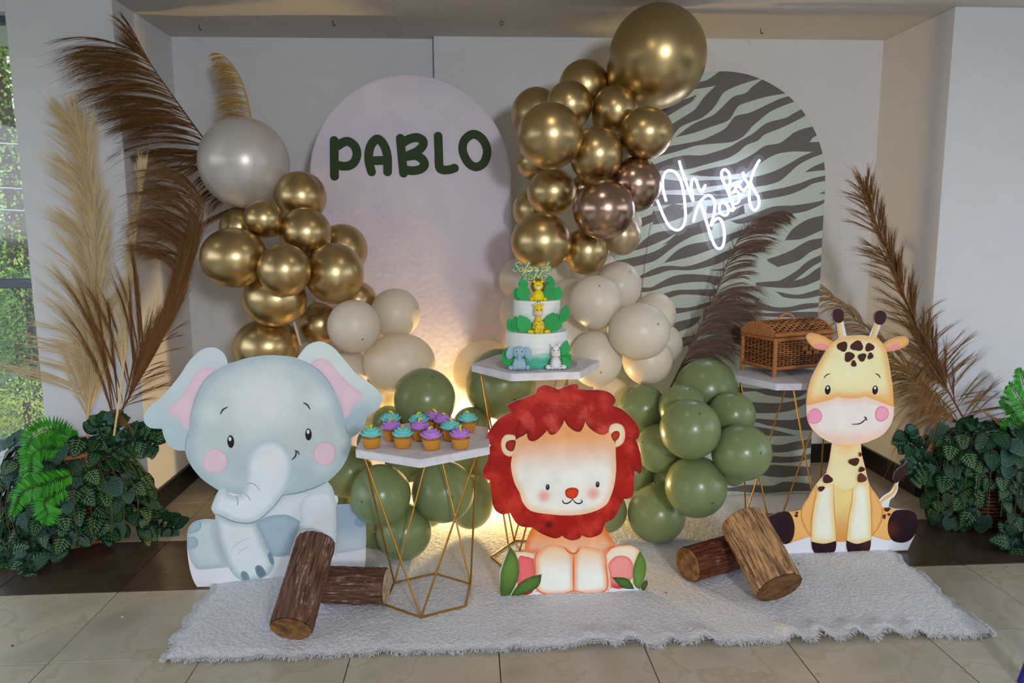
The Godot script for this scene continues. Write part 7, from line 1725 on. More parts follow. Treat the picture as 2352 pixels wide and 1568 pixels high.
# ---------------------------------------------------------------- logs
func log_mesh(o: Node3D, a: Vector3, e: Vector3, r: float, bark: Array, cut: Array, seed_: int, rough: float) -> void:
	var nn := noise(seed_, 1.0, 4)
	var ax := (e - a).normalized()
	var len := a.distance_to(e)
	var u := ax.cross(Vector3.UP).normalized()
	var w := u.cross(ax)
	var b := Mesher.new()
	var seg := 160
	var rows := 120
	for j in rows + 1:
		var f := float(j) / rows
		for k in seg + 1:
			var g := TAU * (k % seg) / seg
			var cx := cos(g)
			var sy := sin(g)
			var s := f * len
			var groove := nn.get_noise_3d(cx * 9.0, sy * 9.0, s * 7.0)
			var fibre := nn.get_noise_3d(cx * 26.0, sy * 26.0, s * 12.0)
			var chip := nn.get_noise_3d(cx * 6.0 + 40.0, sy * 6.0, s * 30.0) * 0.6 + nn.get_noise_3d(cx * 1.6 + 9.0, sy * 1.6, s * 6.0) * 0.7
			var rr := r * (1.0 + 0.05 * nn.get_noise_3d(cx * 1.2, sy * 1.2, s * 4.0)) + (absf(groove) * -0.012 + fibre * 0.0035) * rough
			if f < 0.02 or f > 0.98:
				rr -= 0.0015
			var q := a + ax * s + (u * cx + w * sy) * rr
			var t := clampf(0.5 + groove * 1.3 + fibre * 0.7, 0, 1)
			var col: Color = (bark[0] as Color).lerp(bark[1], t)
			col = col.lerp(bark[2], clampf((chip + fibre * 0.8 - 0.42) * 6.0, 0, 1) * bark[3])
			b.vert(q, Vector3.UP, col, Vector2(f, float(k) / seg))
	for j in rows + 1:
		for k in seg + 1:
			var d0 := b.p[j * (seg + 1) + (k + 1) % seg] - b.p[j * (seg + 1) + (k - 1 + seg) % seg]
			var d1 := b.p[mini(j + 1, rows) * (seg + 1) + k] - b.p[maxi(j - 1, 0) * (seg + 1) + k]
			var n2 := d0.cross(d1).normalized()
			var out := b.p[j * (seg + 1) + k] - (a + ax * (len * j / rows))
			b.n[j * (seg + 1) + k] = n2 if n2.dot(out) > 0 else -n2
	for j in rows:
		for k in seg:
			var i0 := j * (seg + 1) + k
			b.quad(i0, i0 + 1, i0 + seg + 2, i0 + seg + 1)
	part("bark", b.mesh(), vmat("log_bark", 0.85, 0.25), o)
	for end in 2:
		var m := Mesher.new()
		var base := 0 if end == 0 else rows * (seg + 1)
		var ctr := a if end == 0 else e
		var nrm := -ax if end == 0 else ax
		for j in 13:
			for k in seg + 1:
				var f := j / 12.0
				var q := ctr.lerp(b.p[base + k], f * 0.995) + nrm * (0.0015 + 0.002 * nn.get_noise_2d(f * 30.0, k * 0.1) * (1.0 - f))
				var ringv := 0.5 + 0.5 * sin(f * 34.0 + nn.get_noise_2d(f * 3.0, k * 0.05) * 6.0)
				var st := nn.get_noise_3d(q.x * 26.0, q.y * 26.0, q.z * 26.0)
				var col: Color = (cut[0] as Color).lerp(cut[1], clampf(ringv * 0.35 + st * 1.1 + 0.25, 0, 1))
				m.vert(q, nrm, col)
		for j in 12:
			for k in seg:
				var i0 := j * (seg + 1) + k
				m.quad(i0, i0 + 1, i0 + seg + 2, i0 + seg + 1)
		part("cut_end", m.mesh(), vmat("log_end_grain", 0.8, 0.25), o)

func logs() -> void:
	var dark := [lin(78, 52, 42), lin(124, 90, 74), lin(196, 184, 172), 0.45]
	var peel := [lin(104, 78, 62), lin(206, 158, 108), lin(70, 56, 48), 0.8]
	var end := [lin(150, 108, 68), lin(92, 64, 40)]
	var o := thing("log", "dark bark log leaning up over another before the elephant board", "log")
	log_mesh(o, Vector3(-0.576, 0.066, 1.735), Vector3(-0.546, 0.232, 1.475), 0.067, dark, end, 91, 0.65)
	o = thing("log", "dark bark log lying flat beside the cupcake table foot", "log")
	log_mesh(o, Vector3(-0.528, 0.073, 1.460), Vector3(-0.312, 0.073, 1.490), 0.062, dark, [lin(196, 176, 146), lin(150, 124, 94)], 92, 0.65)
	o = thing("log", "dark reddish log lying under the peeled pale one", "log")
	log_mesh(o, Vector3(0.763, 0.075, 1.400), Vector3(1.030, 0.075, 1.270), 0.064, [lin(80, 42, 30), lin(118, 70, 52), lin(186, 176, 166), 0.4], end, 93, 0.6)
	o = thing("log", "peeled tan log with streaky grain leaning across the dark one", "log")
	log_mesh(o, Vector3(1.016, 0.078, 1.600), Vector3(0.968, 0.222, 1.375), 0.084, peel, [lin(128, 92, 60), lin(84, 60, 40)], 94, 0.55)

# ---------------------------------------------------------------- planters with trailing leaves and ferns
func vein_texture(blade: Color, vein: Color, width: float, seed_: int) -> ImageTexture:
	var n := 160
	var im := Image.create(n, n, false, Image.FORMAT_RGB8)
	var nn := noise(seed_, 0.05, 3)
	var segs := [[Vector2(0.5, 0.02), Vector2(0.5, 0.98), 1.3]]
	for k in 6:
		var y := 0.06 + k * 0.145
		for s in [-1.0, 1.0]:
			var tip := Vector2(0.5 + s * (0.44 - k * 0.035), y + 0.30 - k * 0.01)
			segs.append([Vector2(0.5, y), tip, 1.0])
			var mid := Vector2(0.5, y).lerp(tip, 0.5)
			segs.append([mid, mid + Vector2(s * 0.05, 0.17), 0.7])
			segs.append([mid, mid + Vector2(s * 0.16, -0.02), 0.6])
	for y in n:
		for x in n:
			var q := Vector2(x, y) / n
			var v := 0.0
			for s in segs:
				var dd: float = Geometry2D.get_closest_point_to_segment(q, s[0], s[1]).distance_to(q)
				v = maxf(v, s[2] * (1.0 - smoothstep(width * 0.3, width, dd)))
			im.set_pixel(x, y, (blade * (1.0 + 0.35 * nn.get_noise_2d(x, y))).lerp(vein, clampf(v, 0, 1) * 0.85))
	return ImageTexture.create_from_image(im)

func leaf_shape(curl: float, fold: float) -> ArrayMesh:        # heart shaped blade, stalk at the origin, tip along +y, face along +z
	var b := Mesher.new()
	for j in 9:
		var v := j / 8.0
		var w := 0.50 * pow(sin(PI * clampf(v * 0.93 + 0.07, 0, 1)), 0.62) * (1.12 - 0.42 * v)
		for k in 5:
			var u := k / 4.0 - 0.5
			var x := u * 2.0 * w
			var y := v - 0.12 * absf(u) * 2.0 * (1.0 - v) * 1.4
			var z := fold * absf(x) - curl * (v - 0.35) * (v - 0.35) + 0.03 * sin(v * 17.0 + absf(u) * 6.0) * absf(u) * 2.0
			b.vert(Vector3(x, y, z), Vector3(0, 0, 1), Color.WHITE, Vector2(u + 0.5, v))
	for j in 9:
		for k in 5:
			var a := b.p[j * 5 + mini(k + 1, 4)] - b.p[j * 5 + maxi(k - 1, 0)]
			var d := b.p[mini(j + 1, 8) * 5 + k] - b.p[maxi(j - 1, 0) * 5 + k]
			b.n[j * 5 + k] = a.cross(d).normalized()
	for j in 8:
		for k in 4:
			b.quad(j * 5 + k, j * 5 + k + 1, j * 5 + k + 6, j * 5 + k + 5)
	return b.mesh()

func woven_pot(o: Node3D, at: Vector3, r0: float, r1: float, h: float) -> void:
	var cane := vmat("pot_cane", 0.6)
	var b := Mesher.new()
	b.lathe(Transform3D(Basis(), at), [Vector2(0.001, 0.004), Vector2(r0 - 0.006, 0.004), Vector2(r1 - 0.006, h - 0.01), Vector2(r1 - 0.016, h - 0.03), Vector2(0.001, h - 0.05)], 40, lin(60, 40, 26))
	part("pot_lining", b.mesh(), cane, o)
	b = Mesher.new()
	var rows := 22
	for j in rows:
		var f := (j + 0.5) / rows
		var ring := []
		for k in 64:
			var a := TAU * k / 64
			var r := lerpf(r0, r1, f) + 0.0045 * (1.0 if (k / 2 + j) % 2 == 0 else -1.0) * (1.0 if k % 2 == 1 else 0.0)
			ring.append(at + Vector3(cos(a) * r, 0.006 + f * (h - 0.02), sin(a) * r))
		b.tube(ring, h / rows * 0.46, 6, lin(128, 78, 46).lerp(lin(96, 56, 34), rng.randf()), true, 0.7)
	stuff("pot_weave", b.mesh(), cane, o)
	b = Mesher.new()
	var rim := []
	for k in 48:
		rim.append(at + Vector3(cos(TAU * k / 48) * r1, h, sin(TAU * k / 48) * r1))
	b.tube(rim, 0.011, 8, lin(150, 98, 56), true)
	part("pot_rim", b.mesh(), cane, o)

func blade_at(o: Node3D, shapes: Array, skins: Array, at: Vector3, nrm: Vector3, tip: Vector3, size: float) -> void:
	var z := nrm.normalized()
	var y := (tip - z * tip.dot(z)).normalized()
	var xx := y.cross(z)
	part("leaf", shapes[rng.randi() % shapes.size()], skins[rng.randi() % skins.size()], o, Transform3D(Basis(xx, y, z).scaled_local(Vector3.ONE * size), at))

func trailing_plant(label: String, at: Vector3, wide: Vector3, low: float, high: float, count: int, trails: Array, arc: Vector2, pot: Array) -> void:
	var o := thing("potted_plant", label, "plant", at, "trailing plants in woven pots")
	woven_pot(o, Vector3.ZERO, pot[0], pot[1], pot[2])
	if not mats.has("veined_leaf_a"):
		var defs := [["veined_leaf_a", c8(16, 44, 28), c8(138, 172, 112), 0.024], ["veined_leaf_b", c8(20, 52, 34), c8(66, 108, 70), 0.020], ["veined_leaf_c", c8(66, 96, 84), c8(36, 66, 52), 0.018], ["veined_leaf_d", c8(14, 40, 26), c8(96, 148, 74), 0.020]]
		for k in 4:
			var m := mat(defs[k][0], Color.WHITE, 0.48, 0.0, 0.28)
			m.albedo_texture = vein_texture(defs[k][1], defs[k][2], defs[k][3], 100 + k)
			m.backlight_enabled = true
			m.backlight = Color(0.04, 0.07, 0.02)
	var skins := [mats["veined_leaf_a"], mats["veined_leaf_b"], mats["veined_leaf_c"], mats["veined_leaf_d"], mats["veined_leaf_a"]]
	var shapes := [leaf_shape(0.25, 0.16), leaf_shape(0.55, 0.05), leaf_shape(-0.1, 0.30)]
	var stem_m := mat("leaf_stem", c8(74, 70, 40), 0.7)
	for k in 16:
		var a := lerpf(arc.x, arc.y, (k + 0.5) / 16.0)
		var reach := rng.randf_range(0.75, 0.98)
		var b := Mesher.new()
		b.tube(bez([Vector3(cos(a) * 0.05, high * 0.72, sin(a) * 0.05), Vector3(cos(a) * wide.x * 0.6, high * 0.92, sin(a) * wide.z * 0.6), Vector3(cos(a) * wide.x * reach, high * 0.55, sin(a) * wide.z * reach), Vector3(cos(a) * wide.x * reach * 0.98, low + 0.04, sin(a) * wide.z * reach)], 5), 0.0022, 5)
		part("stem", b.mesh(), stem_m, o)
	for k in count:
		var a := lerpf(arc.x, arc.y, rng.randf())
		var v := rng.randf()
		var dome := sin(acos(clampf(v * 1.02 - 0.04, 0, 1))) if v > 0.55 else 0.84 + 0.10 * sin(a * 5.0)
		var reach := lerpf(0.55, 1.0, pow(rng.randf(), 0.5)) * maxf(dome, 0.22)
		var q := Vector3(cos(a) * wide.x * reach, lerpf(low, high, v), sin(a) * wide.z * reach)
		var out := Vector3(cos(a), 0, sin(a))
		var nrm := out * rng.randf_range(0.3, 1.0) + Vector3.UP * rng.randf_range(0.1, 0.9) + Vector3(rng.randf_range(-0.5, 0.5), 0, rng.randf_range(0.0, 0.6))
		var tip := Vector3.DOWN * rng.randf_range(0.4, 1.0) + out * rng.randf_range(0.2, 0.9) + Vector3(rng.randf_range(-0.6, 0.6), 0, 0)
		blade_at(o, shapes, skins, q, nrm, tip, rng.randf_range(0.052, 0.088))
	for k in count / 3:                                   # the ones that spill over the rim
		var a := lerpf(arc.x, arc.y, rng.randf())
		var out := Vector3(cos(a), 0, sin(a))
		var q: Vector3 = out * (pot[1] + rng.randf_range(-0.05, 0.08)) + Vector3.UP * (pot[2] + rng.randf_range(-0.06, 0.075))
		blade_at(o, shapes, skins, q, out * 0.6 + Vector3.UP * rng.randf_range(0.3, 0.9) + Vector3(rng.randf_range(-0.4, 0.4), 0, 0.3), out * 0.6 + Vector3.DOWN * rng.randf_range(0.1, 0.8) + Vector3(rng.randf_range(-0.6, 0.6), 0, 0), rng.randf_range(0.055, 0.085))
	for tr in trails:
		var path := bez(tr, 8)
		var loc := []
		for q in path:
			loc.append(q - at)
		var b := Mesher.new()
		b.tube(loc, 0.0018, 5)
		part("stem", b.mesh(), stem_m, o)
		for k in range(2, loc.size(), 2):
			for s in [-1.0, 1.0]:
				var d: Vector3 = (loc[k] - loc[k - 1]).normalized()
				var sd: Vector3 = d.cross(Vector3(0, 0.4, 1)).normalized() * s
				blade_at(o, shapes, skins, loc[k] + sd * 0.012 + Vector3(0, 0.008, 0.006), Vector3(rng.randf_range(-0.4, 0.4), 0.7, 0.8), sd + d * 0.4 + Vector3(0, -0.3, 0), rng.randf_range(0.048, 0.072))

func fern(label: String, fronds: Array, at: Vector3) -> void:
	var o := thing("fern", label, "fern", at, "bright green ferns")
	var m := vmat("fern_green", 0.5)
	m.backlight_enabled = true
	m.backlight = Color(0.12, 0.24, 0.04)
	for f in fronds:
		var path := bez(f, 14)
		var b := Mesher.new()
		var loc := []
		for q in path:
			loc.append(q - at)
		b.tube(loc, 0.0016, 5, lin(60, 96, 30))
		for k in range(1, loc.size()):
			var d: Vector3 = (loc[k] - loc[k - 1]).normalized()
			var flat := Vector3(0.15, 0.35, 1).normalized()
			var w := d.cross(flat).normalized()
			var f2 := float(k) / loc.size()
			var l := 0.050 * sin(PI * clampf(0.16 + f2 * 0.84, 0, 1)) + 0.010
			for s in [-1.0, 1.0]:
				var dir: Vector3 = (w * s + d * 0.45 + flat * rng.randf_range(-0.35, 0.15)).normalized()
				var c := lin(34, 118, 24).lerp(lin(70, 168, 44), rng.randf())
				var nn: Vector3 = dir.cross(d * s).normalized()
				var q: Vector3 = loc[k]
				var a0 := b.vert(q, nn, c)
				var a1 := b.vert(q + dir * l * 0.45 + d * 0.0055, nn, c)
				var a2 := b.vert(q + dir * l - flat * 0.008, nn, c)
				var a3 := b.vert(q + dir * l * 0.45 - d * 0.0055, nn, c)
				b.quad(a0, a1, a2, a3)
		part("frond", b.mesh(), m, o)

func planters() -> void:
	var a0 := Vector3(-1.66, 0, 0.84)
	trailing_plant("dark veined trailing plant in a woven pot beside the window", a0, Vector3(0.33, 0, 0.23), 0.05, 0.42, 230,
		[[Vector3(-1.767, 0.100, 0.839), Vector3(-1.911, 0.070, 0.777), Vector3(-1.919, 0.040, 0.889), Vector3(-1.802, 0.015, 1.068)], [Vector3(-1.669, 0.060, 0.932), Vector3(-1.734, 0.030, 0.944), Vector3(-1.740, 0.020, 1.083), Vector3(-1.673, 0.012, 1.146)], [Vector3(-1.484, 0.050, 0.682), Vector3(-1.386, 0.040, 0.740), Vector3(-1.293, 0.020, 0.794)], [Vector3(-1.463, 0.402, 0.900), Vector3(-1.398, 0.446, 0.930), Vector3(-1.334, 0.453, 0.940), Vector3(-1.279, 0.433, 0.940)], [Vector3(-1.533, 0.456, 0.860), Vector3(-1.509, 0.502, 0.860), Vector3(-1.475, 0.483, 0.860)]], Vector2(-0.15, PI + 0.15), [0.105, 0.145, 0.40])
	fern("bright green fern fronds hanging over the pot by the window", [[Vector3(-1.590, 0.465, 0.950), Vector3(-1.636, 0.526, 1.010), Vector3(-1.686, 0.501, 1.070), Vector3(-1.716, 0.368, 1.090)], [Vector3(-1.562, 0.350, 1.040), Vector3(-1.614, 0.344, 1.110), Vector3(-1.680, 0.326, 1.150), Vector3(-1.725, 0.243, 1.160)], [Vector3(-1.605, 0.441, 0.990), Vector3(-1.655, 0.463, 1.060), Vector3(-1.682, 0.421, 1.090), Vector3(-1.671, 0.278, 1.120)], [Vector3(-1.594, 0.454, 0.910), Vector3(-1.658, 0.473, 0.930), Vector3(-1.674, 0.463, 0.950), Vector3(-1.687, 0.419, 0.970)], [Vector3(-1.575, 0.309, 1.070), Vector3(-1.617, 0.280, 1.130), Vector3(-1.612, 0.232, 1.140), Vector3(-1.627, 0.198, 1.140)]], a0 + Vector3(0, 0.40, 0.0))
	var a1 := Vector3(2.20, 0, 0.90)
	trailing_plant("dark veined trailing plant in a woven pot behind the giraffe tail", a1, Vector3(0.26, 0, 0.20), 0.05, 0.46, 180,
		[[Vector3(2.030, 0.297, 0.850), Vector3(1.920, 0.328, 0.880), Vector3(1.866, 0.364, 0.900), Vector3(1.850, 0.394, 0.900)], [Vector3(2.125, 0.050, 1.157), Vector3(2.145, 0.030, 1.177), Vector3(2.120, 0.020, 1.216)], [Vector3(1.980, 0.274, 0.900), Vector3(1.903, 0.266, 0.930), Vector3(1.855, 0.235, 0.950)], [Vector3(2.166, 0.030, 1.179), Vector3(2.178, 0.020, 1.199), Vector3(2.197, 0.020, 1.221)]], Vector2(-0.1, PI + 0.1), [0.10, 0.135, 0.38])
	var a2 := Vector3(2.50, 0, 0.92)
	var o := thing("woven_pot", "small woven pot with a fern, half cut off beside the trailing plant", "pot", a2)
	woven_pot(o, Vector3.ZERO, 0.10, 0.135, 0.40)
	fern("bright green fern standing in the outer woven pot near the pier", [[Vector3(2.454, 0.361, 0.900), Vector3(2.360, 0.465, 0.920), Vector3(2.297, 0.526, 0.930), Vector3(2.247, 0.550, 0.930)], [Vector3(2.474, 0.360, 0.900), Vector3(2.409, 0.517, 0.900), Vector3(2.361, 0.614, 0.900), Vector3(2.339, 0.679, 0.900)], [Vector3(2.450, 0.347, 0.920), Vector3(2.332, 0.428, 0.960), Vector3(2.266, 0.454, 0.980), Vector3(2.233, 0.429, 0.990)], [Vector3(2.448, 0.367, 0.920), Vector3(2.353, 0.492, 0.950), Vector3(2.286, 0.588, 0.950), Vector3(2.260, 0.617, 0.950)]], a2 + Vector3(0, 0.38, 0))

# ---------------------------------------------------------------- dried plumes
func plume(label: String, spine: Array, stem_from: int, sets: Array, ca: Color, cb: Color, stem_c: Color) -> void:
	var base: Vector3 = spine[0]
	var o := thing("pampas_plume", label, "dried grass", base, "dried pampas plumes")
	var path := bez(spine, 10)
	var loc := []
	var rad := []
	for k in path.size():
		loc.append(path[k] - base)
		rad.append(lerpf(0.0048, 0.0010, float(k) / path.size()))
	var b := Mesher.new()
	b.tube(loc, rad, 8, stem_c)
	part("stem", b.mesh(), vmat("plume_stem", 0.8), o)
	b = Mesher.new()
	var m := loc.size() - 1
	for s in sets:      # count, t0, t1, length, forward, spread, bias, droop, clump, jitter
		for e in s.count:
			var t: float = lerpf(s.t0, s.t1, rng.randf())
			var kf := t * m
			var k0 := mini(int(kf), m - 1)
			var q: Vector3 = (loc[k0] as Vector3).lerp(loc[k0 + 1], kf - k0)
			var tan_: Vector3 = (loc[k0 + 1] - loc[k0]).normalized()
			var u := tan_.cross(Vector3(0.1, 0.2, 1)).normalized()
			var w := tan_.cross(u)
			var a := rng.randf() * TAU
			var rel: float = (t - s.t0) / maxf(s.t1 - s.t0, 0.001)
			var L: float = s.len * lerpf(s.get("l0", 1.0), s.get("l1", 0.55), rel) * rng.randf_range(0.6, 1.1)
			var d0: Vector3 = (tan_ * s.fwd + (u * cos(a) + w * sin(a) * 0.6) * s.spread + (s.bias as Vector3)).normalized()
			# the branchlet: one drooping line that its hairs follow, fraying toward the end
			var line := [q]
			var dd: Vector3 = d0
			var wob: Vector3 = Vector3(rng.randf_range(-1, 1), rng.randf_range(-1, 1), rng.randf_range(-1, 1)) * s.jit * 0.35
			for g in 10:
				line.append(line[-1] + dd * L / 10.0)
				dd = (dd + Vector3.DOWN * s.droop / 9.0 + wob / 9.0).normalized()
			var tone := rng.randf()
			for h in s.clump:
				var s0 := rng.randf_range(0.0, 0.62) if h > 0 else 0.0
				var s1 := minf(s0 + rng.randf_range(0.30, 0.62), rng.randf_range(0.86, 1.0)) if h > 0 else 1.0
				var off: Vector3 = Vector3(rng.randf_range(-1, 1), rng.randf_range(-1, 1), rng.randf_range(-1, 1)) * s.jit
				var sag: float = rng.randf_range(-0.1, 0.5) * s.droop * 0.25
				var pts := []
				for g in 7:
					var ss := lerpf(s0, s1, g / 6.0)
					var kk := mini(int(ss * 10.0), 9)
					var base_p: Vector3 = (line[kk] as Vector3).lerp(line[kk + 1], ss * 10.0 - kk)
					var grow := (ss - s0) * L
					pts.append(base_p + off * grow * (0.35 + 0.65 * g / 6.0) + Vector3.DOWN * sag * grow * g / 6.0)
				var tint_ := clampf(tone * 0.65 + rng.randf() * 0.35, 0, 1)
				b.strand(pts, s.get("r", 0.0009) * (1.5 if h == 0 else 1.0), ca.lerp(cb, tint_ * 0.6), ca.lerp(cb, 0.25 + tint_ * 0.75))
	stuff("plume", b.mesh(), vmat("plume_fluff", 0.9, 0.2), o)

func plumes() -> void:
	var brown := lin(100, 68, 40)
	var brown2 := lin(168, 124, 80)
	var left := Vector3(-1, 0, 0.32)
	plume("tall brown pampas plume arching from behind the pale balloon to the ceiling", [Vector3(-1.000, 1.396, 0.340), Vector3(-1.100, 1.552, 0.360), Vector3(-1.174, 1.688, 0.470), Vector3(-1.244, 1.839, 0.590), Vector3(-1.308, 1.966, 0.650), Vector3(-1.359, 2.082, 0.660)], 0, [
		{"count": 78, "t0": 0.18, "t1": 0.84, "len": 0.46, "l0": 1.0, "l1": 0.85, "fwd": 0.50, "spread": 0.16, "bias": left * 1.1 + Vector3(0, 0.22, 0), "droop": 0.95, "clump": 44, "jit": 0.085},
		{"count": 25, "t0": 0.78, "t1": 1.0, "len": 0.16, "l0": 1.0, "l1": 0.7, "fwd": 1.0, "spread": 0.22, "bias": left * 0.35, "droop": 0.1, "clump": 26, "jit": 0.12},
		{"count": 28, "t0": 0.02, "t1": 0.35, "len": 0.34, "fwd": 0.1, "spread": 0.2, "bias": left * 1.0 + Vector3(0, -0.40, 0), "droop": 0.6, "clump": 26, "jit": 0.12}], brown, brown2, brown)
	plume("brown pampas plume rising from the woven pot beside the pier", [Vector3(-1.508, 0.447, 0.860), Vector3(-1.407, 0.623, 0.840), Vector3(-1.274, 0.844, 0.820), Vector3(-1.183, 1.055, 0.800), Vector3(-1.123, 1.231, 0.780), Vector3(-1.089, 1.389, 0.760)], 0, [
		{"count": 93, "t0": 0.14, "t1": 0.66, "len": 0.42, "l0": 1.0, "l1": 0.75, "fwd": 1.0, "spread": 0.13, "bias": Vector3(-0.12, 0.15, 0), "droop": 0.05, "clump": 34, "jit": 0.11},
		{"count": 56, "t0": 0.60, "t1": 1.0, "len": 0.36, "l0": 0.9, "l1": 1.0, "fwd": 0.7, "spread": 0.22, "bias": left * 0.70 + Vector3(0, 0.45, 0), "droop": 1.8, "clump": 34, "jit": 0.13},
		{"count": 17, "t0": 0.05, "t1": 0.30, "len": 0.70, "l0": 0.95, "l1": 0.85, "fwd": 1.0, "spread": 0.10, "bias": left * 0.55 + Vector3(0, 0.30, 0), "droop": 1.5, "clump": 60, "jit": 0.045},
		{"count": 14, "t0": 0.14, "t1": 0.42, "len": 0.26, "fwd": 0.6, "spread": 0.2, "bias": Vector3(0.8, 0.1, 0.1), "droop": 0.3, "clump": 14, "jit": 0.14},
		{"count": 8, "t0": 0.04, "t1": 0.10, "len": 0.26, "fwd": 0.6, "spread": 0.10, "bias": Vector3(0.30, 0.7, 0.45), "droop": 3.0, "clump": 12, "jit": 0.08}], brown, brown2, brown)
	var cream := lin(224, 194, 138)
	var cream2 := lin(252, 238, 204)
	plume("broad cream pampas plume standing in the woven pot by the window", [Vector3(-1.597, 0.434, 0.840), Vector3(-1.570, 0.687, 0.830), Vector3(-1.533, 0.989, 0.810), Vector3(-1.517, 1.303, 0.790), Vector3(-1.539, 1.596, 0.770), Vector3(-1.575, 1.707, 0.760)], 0, [
		{"count": 60, "t0": 0.0, "t1": 0.30, "len": 0.42, "l0": 1.0, "l1": 1.0, "fwd": 1.0, "spread": 0.07, "bias": Vector3(0, 0, 0), "droop": 0.0, "clump": 26, "jit": 0.05, "r": 0.0008},
		{"count": 326, "t0": 0.08, "t1": 0.99, "len": 0.27, "l0": 1.15, "l1": 0.6, "fwd": 1.0, "spread": 0.42, "bias": Vector3(-0.05, 0, 0), "droop": 0.12, "clump": 26, "jit": 0.16, "r": 0.0008},
		{"count": 68, "t0": 0.25, "t1": 0.85, "len": 0.28, "l0": 1.2, "l1": 0.7, "fwd": 0.80, "spread": 0.2, "bias": left * 0.60, "droop": 0.25, "clump": 26, "jit": 0.16, "r": 0.0008},
		{"count": 22, "t0": 0.12, "t1": 0.30, "len": 0.44, "fwd": 0.5, "spread": 0.15, "bias": left * 1.0 + Vector3(0, 0.2, 0.1), "droop": 0.4, "clump": 20, "jit": 0.09}], cream, cream2, cream)
	plume("slim cream pampas plume between the broad cream one and the brown one", [Vector3(-1.458, 0.466, 0.900), Vector3(-1.409, 0.764, 0.870), Vector3(-1.373, 1.060, 0.840), Vector3(-1.335, 1.319, 0.820), Vector3(-1.301, 1.507, 0.810)], 0, [
		{"count": 170, "t0": 0.2, "t1": 1.0, "len": 0.17, "l0": 1.1, "l1": 0.6, "fwd": 1.0, "spread": 0.16, "bias": Vector3(-0.16, 0, 0), "droop": 0.05, "clump": 24, "jit": 0.13, "r": 0.0008}], cream, cream2, cream)
	plume("small golden pampas plume peeking up behind the pale balloon", [Vector3(-0.991, 1.737, 0.360), Vector3(-1.007, 1.845, 0.340), Vector3(-1.037, 1.954, 0.320), Vector3(-1.074, 2.030, 0.320), Vector3(-1.120, 2.079, 0.320)], 0, [
		{"count": 116, "t0": 0.0, "t1": 1.0, "len": 0.18, "l0": 1.15, "l1": 0.35, "fwd": 0.45, "spread": 0.16, "bias": Vector3(-0.85, -0.05, 0.1), "droop": 0.75, "clump": 24, "jit": 0.15, "r": 0.0008}], lin(200, 160, 92), lin(236, 208, 150), lin(200, 160, 92))
	plume("mauve brown pampas plume leaning over the zebra arch beside the basket", [Vector3(0.867, 0.560, 0.700), Vector3(0.958, 0.745, 0.690), Vector3(1.068, 0.982, 0.680), Vector3(1.139, 1.176, 0.680), Vector3(1.212, 1.299, 0.690), Vector3(1.305, 1.349, 0.710)], 0, [
		{"count": 96, "t0": 0.20, "t1": 0.98, "len": 0.32, "l0": 1.0, "l1": 0.36, "fwd": 0.62, "spread": 0.14, "bias": Vector3(0.72, 0.14, 0.1), "droop": 1.0, "clump": 44, "jit": 0.11},
		{"count": 78, "t0": 0.06, "t1": 0.40, "len": 0.31, "l0": 0.9, "l1": 1.0, "fwd": 0.60, "spread": 0.13, "bias": Vector3(0.75, 0.16, 0.05), "droop": 1.45, "clump": 44, "jit": 0.11},
		{"count": 34, "t0": 0.2, "t1": 0.8, "len": 0.06, "fwd": 0.8, "spread": 0.4, "bias": Vector3(-0.45, 0.3, 0), "droop": 0.1, "clump": 10, "jit": 0.2}], lin(84, 64, 54), lin(150, 124, 108), lin(110, 84, 70))
	plume("golden brown pampas plume rising from the pot behind the giraffe", [Vector3(2.170, 0.348, 0.900), Vector3(2.133, 0.448, 0.870), Vector3(2.061, 0.603, 0.820), Vector3(1.966, 0.793, 0.790), Vector3(1.855, 1.060, 0.760), Vector3(1.757, 1.305, 0.730), Vector3(1.701, 1.454, 0.720)], 0, [
		{"count": 186, "t0": 0.24, "t1": 0.99, "len": 0.24, "l0": 1.0, "l1": 0.5, "fwd": 1.0, "spread": 0.42, "bias": Vector3(0.10, 0.15, 0.05), "droop": 0.12, "clump": 26, "jit": 0.16},
		{"count": 53, "t0": 0.30, "t1": 0.95, "len": 0.30, "l0": 1.1, "l1": 0.45, "fwd": 0.45, "spread": 0.2, "bias": Vector3(-0.85, 0.25, 0.1), "droop": 0.3, "clump": 20, "jit": 0.13},
		{"count": 25, "t0": 0.14, "t1": 0.55, "len": 0.32, "l0": 1.0, "l1": 0.6, "fwd": 0.6, "spread": 0.2, "bias": Vector3(0.9, 0.35, 0.1), "droop": 0.5, "clump": 18, "jit": 0.12},
		{"count": 11, "t0": 0.10, "t1": 0.30, "len": 0.36, "fwd": 0.3, "spread": 0.2, "bias": Vector3(0.95, 0.1, 0.2), "droop": 0.45, "clump": 16, "jit": 0.10},
		{"count": 37, "t0": 0.22, "t1": 0.5, "len": 0.26, "fwd": 0.1, "spread": 0.25, "bias": Vector3(-0.55, -0.2, 0.2), "droop": 1.6, "clump": 16, "jit": 0.14}], lin(112, 78, 44), lin(180, 138, 92), lin(104, 70, 40))
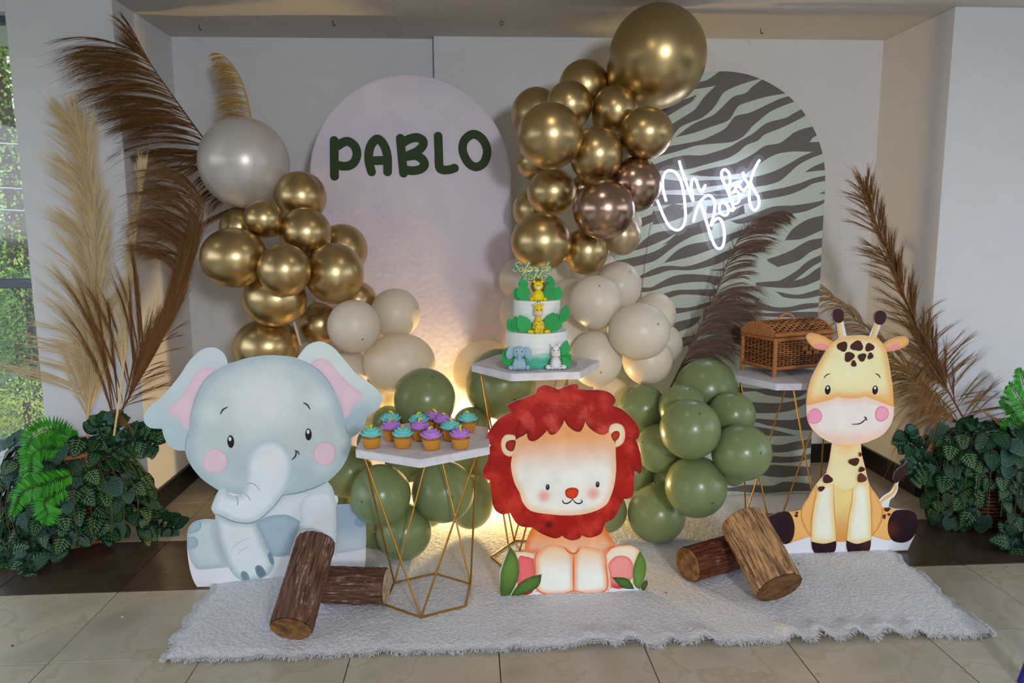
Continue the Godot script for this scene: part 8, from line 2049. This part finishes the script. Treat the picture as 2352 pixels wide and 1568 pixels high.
	plume("tan pampas plume drooping low behind the giraffe head", [Vector3(2.158, 0.367, 0.900), Vector3(2.117, 0.445, 0.820), Vector3(2.048, 0.571, 0.660), Vector3(1.907, 0.741, 0.560), Vector3(1.782, 0.889, 0.480), Vector3(1.700, 0.974, 0.420)], 0, [
		{"count": 124, "t0": 0.15, "t1": 0.98, "len": 0.26, "l0": 1.0, "l1": 0.5, "fwd": 0.5, "spread": 0.2, "bias": Vector3(0.05, -0.1, 0.12), "droop": 1.3, "clump": 26, "jit": 0.14},
		{"count": 28, "t0": 0.12, "t1": 0.6, "len": 0.40, "fwd": 0.35, "spread": 0.15, "bias": Vector3(-0.25, -0.2, 0.25), "droop": 1.9, "clump": 14, "jit": 0.10}], lin(156, 124, 80), lin(210, 178, 128), lin(166, 132, 84))
	plume("thin tan grass spray leaning from the outer woven pot", [Vector3(2.398, 0.328, 0.950), Vector3(2.289, 0.394, 0.970), Vector3(2.196, 0.472, 0.970), Vector3(2.122, 0.527, 0.960)], 0, [
		{"count": 40, "t0": 0.1, "t1": 1.0, "len": 0.10, "fwd": 1.0, "spread": 0.14, "bias": Vector3(0, 0.05, 0), "droop": 0.1, "clump": 8, "jit": 0.10}], lin(156, 124, 80), lin(206, 172, 118), lin(150, 114, 70))

# ---------------------------------------------------------------- odds and ends on the floor
func odds() -> void:
	var o := thing("blue_chair", "blue plastic chair just outside the frame, one leg showing at the corner", "chair", Vector3(1.53, 0, 2.06))
	var blue := mat("blue_plastic", c8(24, 34, 140), 0.4)
	for q in [[Vector3(0, 0.002, 0), Vector3(0.10, 0.42, 0.03)], [Vector3(0.46, 0.002, 0), Vector3(0.36, 0.42, 0.03)], [Vector3(0, 0.002, 0.44), Vector3(0.10, 0.42, 0.38)], [Vector3(0.46, 0.002, 0.44), Vector3(0.36, 0.42, 0.38)]]:
		var b := Mesher.new()
		b.tube([q[0], q[1]], [0.020, 0.030], 12, Color.WHITE)
		part("leg", b.mesh(), blue, o)
	part("seat", boxmesh(Vector3(0.42, 0.03, 0.42), 0.01), blue, o, Transform3D(Basis(), Vector3(0.24, 0.43, 0.21)))
	part("backrest", boxmesh(Vector3(0.03, 0.40, 0.40), 0.012), blue, o, Transform3D(Basis(Vector3.BACK, -0.12), Vector3(0.46, 0.64, 0.21)))
	var bits := [[Vector3(0.660, 0.017, 1.490), lin(190, 20, 60), "tiny red paper scrap on the rug left of the logs by the giraffe"], [Vector3(0.718, 0.017, 1.735), lin(20, 90, 50), "tiny green paper scrap near the front hem of the rug"], [Vector3(1.220, 0.017, 1.300), lin(150, 20, 50), "tiny dark red paper scrap beside the giraffe hoof"], [Vector3(-1.190, 0.002, 1.504), lin(240, 242, 250), "tiny white paper scrap on the beige tile beside the rug"], [Vector3(-1.453, 0.002, 1.661), lin(70, 50, 40), "tiny brown twig bit on the tile near the window"]]
	for e in bits:
		var b := Mesher.new()
		b.box(Transform3D(Basis(Vector3.UP, rng.randf() * 3.0), Vector3.ZERO), Vector3(0.008, 0.002, 0.005), 0.0006, e[1])
		tag(part("paper_scrap", b.mesh(), vmat("paper_scrap_colour", 0.7), self, Transform3D(Basis(), e[0])), e[2], "scrap")
